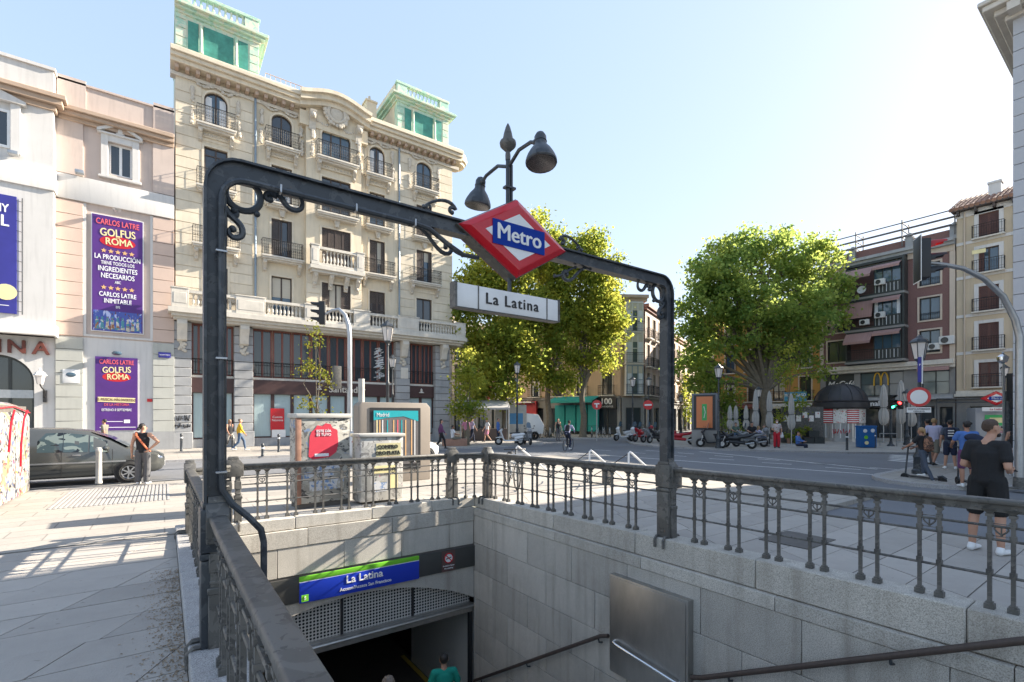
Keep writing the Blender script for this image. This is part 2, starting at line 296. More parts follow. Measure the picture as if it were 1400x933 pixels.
def wall_holes(mb, u0, u1, z0, z1, holes, y=0., depth=.25):
    """wall sheet in the xz plane at y with rectangular openings and their reveals (depth goes inward, +y)"""
    us = sorted({u0, u1, *[h[0] for h in holes], *[h[1] for h in holes]}); zs = sorted({z0, z1, *[h[2] for h in holes], *[h[3] for h in holes]})
    us = [u for u in us if u0 <= u <= u1]; zs = [z for z in zs if z0 <= z <= z1]
    for a, b in zip(us, us[1:]):
        for c, d in zip(zs, zs[1:]):
            mu, mz = (a + b) / 2, (c + d) / 2
            if not any(h[0] < mu < h[1] and h[2] < mz < h[3] for h in holes):
                mb.add([(a, y, c), (b, y, c), (b, y, d), (a, y, d)], [(0, 1, 2, 3)])
    for h in holes:
        a, b, c, d = h[:4]; e = y + depth
        mb.add([(a, y, c), (a, e, c), (a, e, d), (a, y, d)], [(0, 1, 2, 3)]); mb.add([(b, y, c), (b, y, d), (b, e, d), (b, e, c)], [(0, 1, 2, 3)])
        mb.add([(a, y, d), (a, e, d), (b, e, d), (b, y, d)], [(0, 1, 2, 3)]); mb.add([(a, y, c), (b, y, c), (b, e, c), (a, e, c)], [(0, 1, 2, 3)])
    return mb
# ================================================================ ground and pavements
def zk(y): return .15 - .018 * (max(min(y, 9.8), 1.5) - 4.3)      # top of the granite kerb round the stairwell
PX0, PX1, PY0, PY1 = .50, 5.66, -5.0, 9.28                        # the stairwell
def struct(o): o['kind'] = 'structure'; return o
g = MB(); B_ = 500
for x0, x1, y0, y1 in ((-B_, PX0 - .1, -B_, B_), (PX1 + .1, B_, -B_, B_), (PX0 - .1, PX1 + .1, PY1 + .1, B_), (PX0 - .1, PX1 + .1, -B_, PY0)):
    g.add([(x0, y0, -.1), (x1, y0, -.1), (x1, y1, -.1), (x0, y1, -.1)], [(0, 1, 2, 3)])
struct(g.build('road', 'asphalt', fix=False))
def brickmat(name, c1, c2, cj, sx, sy, m=.012):
    m_ = mat(name, c1, .85, .1, 2, .2, 60); nt = m_.node_tree; N = nt.nodes; L = nt.links; b = N['Principled BSDF']
    tc = N.new('ShaderNodeTexCoord'); br = N.new('ShaderNodeTexBrick'); br.inputs['Scale'].default_value = 1; br.inputs['Brick Width'].default_value = sx; br.inputs['Row Height'].default_value = sy; br.inputs['Mortar Size'].default_value = m
    br.inputs['Color1'].default_value = (*c1, 1); br.inputs['Color2'].default_value = (*c2, 1); br.inputs['Mortar'].default_value = (*cj, 1); L.new(tc.outputs['Object'], br.inputs['Vector'])
    nz = N.new('ShaderNodeTexNoise'); nz.inputs['Scale'].default_value = .5; nz.inputs['Detail'].default_value = 9; nz.inputs['Roughness'].default_value = .7; L.new(tc.outputs['Object'], nz.inputs['Vector'])
    mr = N.new('ShaderNodeMapRange'); mr.inputs['From Min'].default_value = .3; mr.inputs['From Max'].default_value = .7; mr.inputs['To Min'].default_value = .78; mr.inputs['To Max'].default_value = 1.12; L.new(nz.outputs['Fac'], mr.inputs['Value'])
    hs = N.new('ShaderNodeHueSaturation'); L.new(mr.outputs[0], hs.inputs['Value']); L.new(br.outputs['Color'], hs.inputs['Color']); n2 = N.new('ShaderNodeTexNoise'); n2.inputs['Scale'].default_value = 14; n2.inputs['Detail'].default_value = 1; L.new(tc.outputs['Object'], n2.inputs['Vector']); r2 = N.new('ShaderNodeMapRange'); r2.inputs['From Min'].default_value = .655; r2.inputs['From Max'].default_value = .68; r2.inputs['To Max'].default_value = .5; L.new(n2.outputs['Fac'], r2.inputs['Value'])
    x2 = N.new('ShaderNodeMix'); x2.data_type = 'RGBA'; x2.inputs[7].default_value = (*cj, 1); L.new(r2.outputs[0], x2.inputs[0]); L.new(hs.outputs[0], x2.inputs[6]); L.new(x2.outputs[2], b.inputs['Base Color']); M[name] = m_
brickmat('paving_far', (.37, .34, .30), (.34, .315, .28), (.22, .2, .18), 1.0, .5)
PV = MB()
def pave(mb, poly, z=0., th=.14): mb.prism(poly, z - th, z, 'z')
def rect(x0, x1, y0, y1): return [(x0, y0), (x1, y0), (x1, y1), (x0, y1)]
for q in (rect(-40, .14, 9.4, 17.2), rect(-40, -7.0, -25, 9.4), rect(.14, 6.0, 9.78, 17.2), rect(6.0, 15.2, 9.4, 17.6), rect(10.2, 15.2, 4.3, 9.4), rect(-7.0, 10.2, -25, -4.99)): pave(PV, q)
plaza = struct(PV.build('pavement', 'paving_far', fix=True, smooth=False))
bed = MB(); pave(bed, rect(-7.0, .14, -4.99, 9.4), -.012); pave(bed, rect(6.0, 10.2, -4.99, 9.4), -.012)
bedo = struct(bed.build('slab_bed', 'joint', smooth=False))
sl = MB(); w, h, g_ = 1.02, .5, .006                                # slanted slab with tight joints
sl.prism([(g_, g_), (w - g_, g_), (w - g_ + .28, h - g_), (g_ + .28, h - g_)], -.02, 0, 'z'); slab0 = None
sh = MB(); sh.prism([(g_, g_), (w / 2 - g_, g_), (w / 2 - g_, h - g_), (g_, h - g_)], -.02, 0, 'z')
for (ax, bx) in ((-7.0, .14), (6.0, 10.2)):
    for j in range(28):
        y = -4.7 + .5 * j
        off = (j % 3) * .37
        x = ax - .3 + off
        while x + w + .28 < bx:
            if x >= ax - .01:
                if slab0 is None: slab0 = sl.build('paving_slab', 'paving', bedo, (x, y, 0), smooth=False)
                else: again(slab0, bedo, (x, y, rnd.uniform(-.003, .002)))
            x += w
        # cut slabs close the row at each end
        e = MB(); e.prism([(x + g_, y + g_), (bx - g_, y + g_), (bx - g_, y + h - g_), (x + .28 + g_, y + h - g_)], -.02, 0, 'z'); e.build('paving_slab', 'paving', bedo, smooth=False)
        s0 = ax - .3 + off
        while s0 < ax - .01: s0 += w
        e = MB(); e.prism([(ax + g_, y + g_), (s0 - g_, y + g_), (s0 + .28 - g_, y + h - g_), (ax + g_, y + h - g_)], -.02, 0, 'z'); e.build('paving_slab', 'paving', bedo, smooth=False)
# other pavements with granite kerbs
def kerbed(name, poly, kerbw=.18):
    a = MB(); pave(a, poly, 0); o = struct(a.build(name, 'paving_far', smooth=False)); k = MB(); n = len(poly)
    area = sum(poly[i][0] * poly[(i + 1) % n][1] - poly[(i + 1) % n][0] * poly[i][1] for i in range(n)); sg = 1 if area > 0 else -1
    outer = []
    for i in range(n):
        p0, p1, p2 = Vector((*poly[i - 1], 0)), Vector((*poly[i], 0)), Vector((*poly[(i + 1) % n], 0))
        e1, e2 = (p1 - p0).normalized(), (p2 - p1).normalized(); n1 = Vector((e1.y, -e1.x, 0)) * sg; n2 = Vector((e2.y, -e2.x, 0)) * sg
        m_ = (n1 + n2); m_.normalize(); outer.append(p1 + m_ * (kerbw / max(.4, m_.dot(n1))))
    for i in range(n):
        j = (i + 1) % n; a_, b_, c_, d_ = poly[i], poly[j], outer[j], outer[i]
        vs = [(*a_, -.14), (*b_, -.14), (c_.x, c_.y, -.14), (d_.x, d_.y, -.14), (*a_, .004), (*b_, .004), (c_.x, c_.y, .004), (d_.x, d_.y, .004)]
        k.add(vs, [(0, 1, 2, 3), (4, 5, 6, 7), (0, 1, 5, 4), (1, 2, 6, 5), (2, 3, 7, 6), (3, 0, 4, 7)])
    k.build('kerb', 'kerb', o, smooth=False); return o
kerbed('theatre_pavement', [(-60, 25.2), (20.5, 25.2), (21.5, 26.5), (21.5, 33.6), (-60, 33.6)])
kerbed('far_pavement', [(23.2, 33.0), (29.5, 29.3), (36, 27.5), (40, 40), (34, 60), (10, 75), (10, 50), (21.8, 50)])
kerbed('terrace_pavement', [(25.2, 19.6), (25.6, 15.6), (27.2, 13.4), (29.0, 10.4), (31.2, 8.3), (37, 6.4), (52, 4.5), (52, 33), (40, 33), (28.5, 24.5), (26.2, 22.0)])
isl = [(18.7 + 1.6 * math.cos(R(a)), 4.2 + 1.45 * math.sin(R(a))) for a in range(90, 271, 20)]
kerbed('traffic_island', isl + [(23.0, 1.6), (27, .5), (27, 5.0), (22, 5.65)])
# painted lane lines
pm = MB()
def line(x0, y0, x1, y1, w=.12):
    d = Vector((x1 - x0, y1 - y0)).normalized(); n = Vector((-d.y, d.x)) * w / 2
    pm.add([(x0 + n.x, y0 + n.y, -.096), (x1 + n.x, y1 + n.y, -.096), (x1 - n.x, y1 - n.y, -.096), (x0 - n.x, y0 - n.y, -.096)], [(0, 1, 2, 3)])
line(17.6, 19.5, 19.6, 4.0, .14); line(24.0, 15.6, 21.4, 6.6, .14)
for k in range(8): y = 20 - k * 2.4; line(20.3 + .05 * k, y, 20.5 + .05 * k, y - 1.1)
for k in range(6): y = 18 - k * 2.2; line(22.4 - .1 * k, y, 22.35 - .1 * k, y - 1.0)
for k in range(5): line(25.8 + k * .9, 5.9 + .25 * k, 26.1 + k * .9, 7.6 + .25 * k, .4)
struct(pm.build('road_marking', 'paint', smooth=False))
gr = MB()
for k in range(26): gr.box(-1.9 + k * .078, 13.2, .003, -1.9 + k * .078 + .045, 16.3, .012)
gr.build('tactile_strip', 'kerb', plaza, smooth=False)
ch = MB(); ch.box(-12, 17.05, .002, 6, 17.13, .016); ch.build('drain_channel', 'iron', plaza, smooth=False)
mh = MB(); mh.box(7.3, 3.05, .001, 8.2, 3.75, .012); mh.build('manhole_cover', 'joint', bedo, smooth=False)

# ================================================================ stairwell of the metro entrance
def wallslab(mb, p0, p1, z0, z1, th, nrm):
    pass
pit = thing('stairwell', 'granite walled stairwell going down to the metro doors', 'stairwell', (0, 0, 0)); pit['kind'] = 'structure'
del pit['category']
bk = MB()
bk.box(PX1 + .06, PY0, -6, 6.3, PY1 + .5, -.36); bk.box(.0, PY0, -6, PX0 - .06, PY1 + .5, -.36)
bk.build('backing_wall', 'joint', pit, smooth=False)
def cslab(x0, x1, y0, y1, z0, z1a, z1b=None, m='granite', nm='wall_slab', bev=.006):
    """stone block whose top may slope along y (z1a at y0, z1b at y1)"""
    z1b = z1a if z1b is None else z1b; b = MB()
    b.add([(x0, y0, z0), (x1, y0, z0), (x1, y1, z0), (x0, y1, z0), (x0, y0, z1a), (x1, y0, z1a), (x1, y1, z1b), (x0, y1, z1b)],
          [(0, 3, 2, 1), (4, 5, 6, 7), (0, 1, 5, 4), (1, 2, 6, 5), (2, 3, 7, 6), (3, 0, 4, 7)])
    return b.build(nm, m, pit, bevel=bev, segs=1)
q = .0035
for x0, x1 in ((PX1, 6.0), (.14, PX0)):
    ys = [-4.9, -2.9, -.9, 1.1, 2.95, 4.75, 6.6, 8.3, 9.4]
    for a, b in zip(ys, ys[1:]): cslab(x0, x1, a + q, b - q, -.17, zk(a), zk(b), 'kerb' if x0 < 1 else 'granite', 'coping_stone', .012)
for a, b in zip([.5, 1.9, 3.3, 4.6], [1.9, 3.3, 4.6, 5.66]): cslab(a + q, b - q, PY1, 9.78, -.15, zk(9.28), None, 'granite', 'coping_stone', .012)
cslab(.14, .5 - q, 9.4 + q, 9.78, -.15, zk(9.5), None, 'kerb', 'coping_stone', .012); cslab(5.66 + q, 6.0, 9.4 + q, 9.78, -.15, zk(9.5), None, 'kerb', 'coping_stone', .012)
# right and left walls: a projecting ledge course, then courses of slabs
for side in (1, -1):
    xa, xb = (PX1 - .055, PX1 + .06) if side > 0 else (PX0 - .06, PX0 + .055)
    ys = [-4.9 + 1.9 * k for k in range(8)]; ys[-1] = PY1
    for a, b in zip(ys, ys[1:]): cslab(xa, xb, a + q, b - q, -.34, -.178)
    for r_ in range(8):
        zt = -.346 - .61 * r_; st = -4.9 - (.55 if r_ % 2 else 0)
        while st < PY1 - .06:
            a, b = max(st, -4.9), min(st + 1.22, PY1 - .002); st += 1.22
            if b - a < .08: continue
            cslab(xa + (.012 if side > 0 else 0), xb - (0 if side > 0 else .012), a + q, b - q, zt - .603, zt)
# end wall: ledge, courses, dark sign band, arch over the doors
for a, b in zip([.56, 2.1, 3.7], [2.1, 3.7, 5.60]): cslab(a + q, b - q, PY1 - .05, PY1 + .1, -.46, -.158)
for a, b in zip([.56, 1.6, 2.75, 3.9, 5.0], [1.6, 2.75, 3.9, 5.0, 5.60]): cslab(a + q, b - q, PY1 - .035, PY1 + .1, -.975, -.468)
ex = MB(); ex.box(.56, PY1 - .02, -1.02, 5.60, PY1 + .1, -.98); ex.build('shadow_gap', 'joint', pit, smooth=False)
arch_pts = [(.56, -1.475), (5.6, -1.475), (5.6, -2.3)]
AR = 5.4; ac = -1.55 - AR
for k in range(25):
    x = 5.6 - 5.04 * k / 24; arch_pts.append((x, ac + math.sqrt(AR * AR - (x - 3.08) ** 2)))
am = MB(); am.prism(arch_pts, PY1 - .035, PY1 + .35, 'y'); am.build('stone_arch', 'granite', pit, smooth=False)
db = MB(); db.box(.52, PY1 - .06, -1.465, 5.63, PY1 + .08, -1.015); db.build('dark_sign_band', mat('dark_sign_band', (.055, .055, .052), .4, .1, 3), pit, bevel=.006)
mm = bpy.data.materials.new('perforated_mesh'); mm.use_nodes = True; MATS['perforated_mesh'] = mm
_nt = mm.node_tree; _N = _nt.nodes; _L = _nt.links; _b = _N['Principled BSDF']; _b.inputs['Roughness'].default_value = .5; _b.inputs['Metallic'].default_value = .3
_tc = _N.new('ShaderNodeTexCoord'); _mp = _N.new('ShaderNodeMapping'); _mp.inputs['Scale'].default_value = (16, 0, 16); _L.new(_tc.outputs['Object'], _mp.inputs[0])
_vo = _N.new('ShaderNodeTexVoronoi'); _vo.inputs['Scale'].default_value = 1; _vo.inputs['Randomness'].default_value = .0; _L.new(_mp.outputs[0], _vo.inputs['Vector'])
_mr = _N.new('ShaderNodeMapRange'); _mr.inputs['From Min'].default_value = .33; _mr.inputs['From Max'].default_value = .36; _L.new(_vo.outputs['Distance'], _mr.inputs['Value'])
_mx = _N.new('ShaderNodeMix'); _mx.data_type = 'RGBA'; _mx.inputs[6].default_value = (.015, .015, .015, 1); _mx.inputs[7].default_value = (.55, .54, .51, 1); _L.new(_mr.outputs[0], _mx.inputs[0]); _L.new(_mx.outputs[2], _b.inputs['Base Color'])
ml = [(.60, -2.33), (5.58, -2.33)] + [(5.58 - 4.98 * k / 20, ac - .02 + math.sqrt(AR * AR - (5.58 - 4.98 * k / 20 - 3.08) ** 2)) for k in range(21)]
me_ = MB(); me_.prism(ml, PY1 + .12, PY1 + .14, 'y'); me_.build('mesh_grille', mm, pit, smooth=False)
for x in (1.4, 2.75, 4.2):
    b = MB(); b.box(x - .025, PY1 + .09, -2.3, x + .025, PY1 + .12, -1.56 if x > 1.5 else -1.82); b.build('grille_bar', 'black', pit, smooth=False)
hb = MB(); hb.box(.5, PY1 + .02, -2.50, 5.66, PY1 + .2, -2.30); hb.tube([(.5, PY1 - .02, -2.36), (5.62, PY1 - .02, -2.36)], .035, 8); hb.build('shutter_beam', 'steel', pit, bevel=0)
jb = MB(); jb.box(5.52, PY1 + .02, -6, 5.60, PY1 + .1, -2.5); jb.box(.5, PY1 + .02, -6, .6, PY1 + .1, -2.5); jb.build('door_jamb', 'black', pit, smooth=False)
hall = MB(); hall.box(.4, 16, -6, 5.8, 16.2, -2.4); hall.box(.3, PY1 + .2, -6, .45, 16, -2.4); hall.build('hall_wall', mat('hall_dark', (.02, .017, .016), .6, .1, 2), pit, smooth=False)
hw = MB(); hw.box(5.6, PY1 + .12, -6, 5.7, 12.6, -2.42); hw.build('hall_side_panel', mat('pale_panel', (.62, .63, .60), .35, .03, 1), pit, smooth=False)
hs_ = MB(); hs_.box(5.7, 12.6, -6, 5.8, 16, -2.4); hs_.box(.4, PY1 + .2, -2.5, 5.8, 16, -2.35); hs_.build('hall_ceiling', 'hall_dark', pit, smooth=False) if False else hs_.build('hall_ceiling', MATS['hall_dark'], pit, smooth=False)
fl = MB(); fl.box(.3, 9.0, -5.3, 6, 16.2, -4.98); fl.build('hall_floor', mat('hall_floor', (.10, .085, .07), .4, .15, 3), pit, smooth=False)
yl = MB(); yl.box(5.45, PY1 + .1, -4.978, 5.56, 13, -4.955); yl.build('yellow_floor_line', mat('yellow_line', (.55, .38, .06), .6, .1, 4), pit, smooth=False)
# steps: two flights and a landing
zt, y = .12, -1.05; n1 = 16
for k in range(n1):
    s = MB(); s.box(PX0, y + k * .30, -2.9 - .02 * k, PX1, y + (k + 1) * .30 - .004, .12 - (k + 1) * .1606); s.build('step', 'granite', pit, bevel=.008, segs=1)
s = MB(); s.box(PX0, y + n1 * .30, -5.2, PX1, 5.10, -2.45); s.build('landing', 'granite', pit, smooth=False)
for k in range(15):
    s = MB(); s.box(PX0, 5.104 + k * .275, -5.3, PX1, 5.10 + (k + 1) * .275, -2.45 - (k + 1) * .1687); s.build('step', 'granite', pit, bevel=.008, segs=1)
# signs on the end wall
sg = thing('entrance_sign', 'wide blue station name sign with a green stripe above the metro doors', 'sign', (3.10, PY1 - .075, -1.24))
b = MB(); b.box(-1.15, -.03, -.235, 1.15, .012, .135); b.build('blue_panel', 'signblue', sg, bevel=.003)
b = MB(); b.box(-1.15, -.03, .150, 1.15, .012, .235); b.build('green_stripe', 'lime', sg, bevel=.003)
b = MB(); b.box(-1.15, -.026, .135, 1.15, .01, .150); b.build('white_line', 'white', sg, smooth=False)
text('La Latina', .20, sg, 'white', (.02, -.034, .03), bold=.004); text('Acceso/Access San Francisco', .085, sg, 'white', (.05, -.034, -.135), bold=.0015)
b = MB(); b.box(-1.12, -.036, -.21, -1.0, -.03, -.09); b.build('line_number', 'lime', sg, smooth=False); text('5', .09, sg, 'white', (-1.06, -.038, -.15))
ns = thing('no_smoking_sign', 'small square brown no smoking sign on the dark band', 'sign', (4.95, PY1 - .062, -1.24))
b = MB(); b.box(-.16, -.012, -.22, .16, 0, .22); b.build('plate', mat('brown_plate', (.10, .055, .05), .5, .05, 3), ns, smooth=False)
b = MB(); b.lathe([(.10, 0), (.10, .004)], 24); b.build('white_disc', 'white', ns, (0, -.012, .06), (R(90), 0, 0))
b = MB(); b.torus((0, -.018, .06), .10, .012, 'y', 24, 6); b.cbox((0, -.019, .06), (.19, .006, .02), ry=R(45)); b.build('red_ring', 'red', ns)
b = MB(); b.cbox((0, -.017, .06), (.13, .004, .02), ry=R(-12)); b.build('cigarette', 'black', ns, smooth=False)
text('Prohibido fumar', .042, ns, 'white', (0, -.014, -.10)); text('No smoking', .042, ns, 'white', (0, -.014, -.155))
# brushed steel locker on the right wall with a bar handle
lk = thing('steel_cabinet', 'brushed steel cabinet door with a bar handle on the right wall', 'cabinet', (PX1 - .06, 4.42, -2.0))
b = MB(); b.box(-.10, -.68, 0, .02, .68, 1.47); b.build('box', 'steel', lk, bevel=.012)
b = MB(); b.box(-.112, -.645, .03, -.10, .645, 1.44); b.build('door', 'steel', lk, bevel=.004)
b = MB(); b.tube([(-.10, .56, .50), (-.155, .56, .485), (-.165, .5, .475), (-.165, -.5, .375), (-.155, -.56, .365), (-.10, -.56, .38)], .02, 10); b.build('handle', 'chrome', lk)
# worn wooden handrail on the right wall
hr = thing('handrail', 'worn brown handrail fixed along the right stairwell wall', 'handrail', (PX1 - .055, 0, 0))
b = MB(); b.tube([(-.09, -3.6, 2.2), (-.09, .76, .08), (-.09, 3.55, -1.44), (-.09, 3.70, -1.50)], .032, 10); b.build('rail', 'wood', hr)
b = MB(); b.tube([(-.09, 5.14, -1.50), (-.09, 5.3, -1.56), (-.09, 9.1, -3.95)], .032, 10); b.build('rail', 'wood', hr)
for y_, z_ in ((1.6, -.38), (3.2, -1.25), (5.35, -1.6), (7.2, -2.76), (8.8, -3.78), (.2, .38)):
    b = MB(); b.tube([(-.09, y_, z_ - .02), (-.07, y_, z_ - .08), (0, y_, z_ - .1)], .014, 6); b.build('bracket', 'iron', hr)

# ================================================================ iron railings round the stairwell
def baluster_mesh():
    b = MB(); b.box(-.034, -.034, 0, .034, .034, .045); b.box(-.024, -.024, .045, .024, .024, .062)
    b.box(-.0145, -.0145, .06, .0145, .0145, .86)
    for z in (.32, .63, .745): b.box(-.0215, -.0215, z - .02, .0215, .0215, z + .02)
    b.box(-.026, -.026, .80, .026, .026, .825); b.add([(-.0145, -.0145, .825), (.0145, -.0145, .825), (.0145, .0145, .825), (-.0145, .0145, .825), (-.05, -.05, .87), (.05, -.05, .87), (.05, .05, .87), (-.05, .05, .87)], [(0, 1, 5, 4), (1, 2, 6, 5), (2, 3, 7, 6), (3, 0, 4, 7), (4, 5, 6, 7)])
    return b
def heart_mesh():
    b = MB(); pts = []
    for k in range(15):
        t = 2 * math.pi * k / 15; pts.append((.0028 * 16 * math.sin(t) ** 3, 0, .0028 * (13 * math.cos(t) - 5 * math.cos(2 * t) - 2 * math.cos(3 * t) - math.cos(4 * t))))
    b.tube(pts, .0075, 5, closed=True); b.box(-.075, -.006, .05, .075, .006, .056); b.box(-.075, -.006, -.056, .075, .006, -.05); b.tube([(0, 0, -.045), (0, 0, .02)], .006, 5); return b
BAL = HEART = None
def bal(parent, p, rz=0, m='iron2'):
    global BAL
    if BAL is None: BAL = baluster_mesh().build('baluster', m, parent, p, (0, 0, rz), bevel=0); return BAL
    o = again(BAL, parent, p, (0, 0, rz)); return o
def heart(parent, p, rz=0):
    global HEART
    if HEART is None: HEART = heart_mesh().build('heart_ornament', 'iron2', parent, p, (0, 0, rz)); return
    again(HEART, parent, p, (0, 0, rz))
def rail_run(parent, p, q_):
    """top rail and three thin rails between two points on the kerb"""
    p, q_ = Vector(p), Vector(q_); d = (q_ - p); n = Vector((-d.y, d.x, 0)).normalized(); L_ = d.length; b = MB()
    prof = [(-.034, .872), (-.036, .935), (-.056, .942), (-.056, .975), (-.047, .985), (.047, .985), (.056, .975), (.056, .942), (.036, .935), (.034, .872)]; k = len(prof)
    b.add([tuple(e + n * a + Vector((0, 0, z))) for e in (p, q_) for a, z in prof], [tuple(range(k)), tuple(range(k, 2 * k))] + [(i, (i + 1) % k, k + (i + 1) % k, k + i) for i in range(k)])
    b.build('top_rail', 'iron2', parent, bevel=.004, segs=1)
    rv = MB(); m_ = int(L_ / .24)
    for i in range(m_):
        e = p.lerp(q_, (i + .5) / m_)
        for sg_ in (-1, 1): c = e + n * sg_ * .0365 + Vector((0, 0, .905)); rv.sphere(tuple(c), .011, 6, 4)
    o = rv.build('rivets', 'iron2', parent); o['kind'] = 'stuff'
    for z in (.32, .63, .745):
        c = MB(); c.tube([p + Vector((0, 0, z)), q_ + Vector((0, 0, z))], .0125, 6); c.build('rail', 'iron2', parent)
def newel_mesh(cap=True):
    b = MB()
    for s in (-1, 1):
        b.box(-.045, s * .07 - .04, .0, .045, s * .07 + .04, .80); b.box(-.055, s * .07 - .05, .56, .055, s * .07 + .05, .70); b.box(-.06, s * .07 - .055, .0, .06, s * .07 + .055, .42)
        b.box(-.066, s * .07 - .062, .40, .066, s * .07 + .062, .45); b.box(-.05, s * .07 - .045, .47, .05, s * .07 + .045, .5)
    return b
NEWEL = None
def newel(parent, p, rz):
    global NEWEL
    if NEWEL is None:
        NEWEL = [newel_mesh().build('newel', 'iron2', None, bevel=.006, segs=1)]
        c = MB(); c.prism([(-.15, .78), (.15, .78), (.15, .98), (.12, 1.03), (.085, 1.07), (-.085, 1.07), (-.12, 1.03), (-.15, .98)], -.075, .075, 'x'); c.prism([(-.085, 1.065), (.085, 1.065), (.07, 1.12), (-.07, 1.12)], -.06, .06, 'x'); NEWEL.append(c.build('newel_cap', 'iron2', None, bevel=.01, segs=2))
        for s in (-1, 1):
            for e in (-1, 1): k = MB(); k.tube([(e * .05, s * .07, .015), (e * .15, s * .07, .018), (e * .185, s * .07, -.02), (e * .185, s * .07, -.13)], .02, 6); NEWEL.append(k.build('kerb_hook', 'iron2', None))
        for o in NEWEL: o.parent = parent; o.location = p; o.rotation_euler = (0, 0, rz)
    else:
        for o in NEWEL: again(o, parent, p, (0, 0, rz))
rails = {}
for nm, X_, lab in (('left', .32, 'dark iron railing along the left side of the stairwell beside the paved foreground'), ('right', 5.82, 'dark iron railing along the right side of the stairwell nearest the road')):
    t = thing('iron_railing', lab, 'railing', (X_, 0, 0), group='iron railings round the stairwell'); rails[nm] = t
    rail_run(t, (0, -3.0, zk(0)), (0, 4.14, zk(4.14))); rail_run(t, (0, 4.46, zk(4.46)), (0, 9.0, zk(9.0)))
    y = 4.46 - .66 + .06
    k = 0
    while y - .48 * k > -2.9:
        for dy in (0, -.145): bal(t, (0, y - .48 * k + dy, zk(y - .48 * k)))
        heart(t, (0, y - .48 * k - .0725, zk(y - .48 * k) + .688), R(90)); k += 1
    for k in range(9):
        yy = 4.86 + .48 * k
        if yy > 8.7: break
        for dy in (0, .145): bal(t, (0, yy + dy, zk(yy)))
        heart(t, (0, yy + .0725, zk(yy) + .688), R(90))
    newel(t, (0, 9.02, zk(9.0)), 0)
    newel(t, (0, 4.30, zk(4.3)), 0)
t = thing('iron_railing', 'dark iron railing across the far end of the stairwell before the cabinets', 'railing', (0, 9.45, 0), group='iron railings round the stairwell'); rails['far'] = t; z_ = zk(9.4)
rail_run(t, (1.0, 0, z_), (5.12, 0, z_)); rail_run(t, (.38, -.36, z_), (.88, -.06, z_)); rail_run(t, (5.24, -.06, z_), (5.76, -.36, z_))
for k in range(8):
    x = 1.32 + .48 * k
    for dx in (0, .145): bal(t, (x + dx, 0, z_))
    heart(t, (x + .0725, 0, z_ + .688))
for x, y in ((.55, -.26), (.72, -.155), (5.42, -.165), (5.58, -.265)): bal(t, (x, y, z_), R(30))
newel(t, (.95, 0, z_), R(90)); newel(t, (5.16, 0, z_), R(90))

# ================================================================ the arch with the metro sign
ar = thing('metro_sign_arch', 'dark iron arch carrying the red metro diamond over the stairwell', 'sign arch', (0, 4.30, 0))
XL, XR, ZT = .31, 5.81, 3.86
def sweep(mb, off_out, off_in, w, xl=XL, xr=XR):
    """bar of width w (y) following the arch line, between two offsets from the centre line"""
    def path(o):
        r = .17 + o; pts = [(xl - o, .16)]
        pts += [(xl + .17 + r * math.cos(R(a)), ZT - .09 - .17 + r * math.sin(R(a))) for a in range(180, 89, -15)]
        pts += [(xr - .17 + r * math.cos(R(a)), ZT - .09 - .17 + r * math.sin(R(a))) for a in range(90, -1, -15)]
        pts += [(xr + o, .16)]; return pts
    a, b = path(off_out), path(off_in); n = len(a); vs = []
    for (x, z), (u, v) in zip(a, b): vs += [(x, -w / 2, z), (x, w / 2, z), (u, w / 2, v), (u, -w / 2, v)]
    fs = []
    for i in range(n - 1):
        for j in range(4): fs.append((i * 4 + j, i * 4 + (j + 1) % 4, i * 4 + 4 + (j + 1) % 4, i * 4 + 4 + j))
    fs += [(0, 1, 2, 3), tuple(range(4 * n - 4, 4 * n))]; mb.add(vs, fs)
b = MB(); sweep(b, .055, -.055, .075); b.build('post_and_beam', 'iron', ar)
b = MB(); sweep(b, .075, .056, .15); b.build('outer_flange', 'iron', ar)
b = MB(); sweep(b, -.056, -.072, .13); b.build('inner_flange', 'iron', ar)
for x in (XL, XR):
    s = MB(); s.cbox((x, 0, .47), (.19, .2, .66)); s.cbox((x, 0, .83), (.21, .22, .05)); s.cbox((x, 0, 1.02), (.20, .24, .32)); s.cbox((x, 0, 1.2), (.17, .18, .05)); s.build('base_casing', 'iron' if x < 1 else 'iron2', ar, bevel=.015)
def spiral(cx, cz, r0, r1, a0, a1, n=14): return [(cx + (r0 + (r1 - r0) * i / n) * math.cos(R(a0 + (a1 - a0) * i / n)), cz + (r0 + (r1 - r0) * i / n) * math.sin(R(a0 + (a1 - a0) * i / n))) for i in range(n + 1)]
def scroll(name, pts, r, s=1, x0=0.):
    b = MB(); k = len(pts); b.tube([(x0 + s * x, 0, z) for x, z in pts], [r * (.62 + .38 * math.sin(math.pi * i / (k - 1))) for i in range(k)], 7); e = pts[-1]; f = pts[0]
    b.sphere((x0 + s * e[0], 0, e[1]), r * 1.15, 8, 6); b.sphere((x0 + s * f[0], 0, f[1]), r * 1.15, 8, 6); b.build(name, 'iron', ar)
def bez(p0, p1, p2, p3, n=9):
    return [tuple(p0[i] * (1 - t) ** 3 + 3 * p1[i] * t * (1 - t) ** 2 + 3 * p2[i] * t * t * (1 - t) + p3[i] * t ** 3 for i in (0, 1)) for t in [k / n for k in range(n + 1)]]
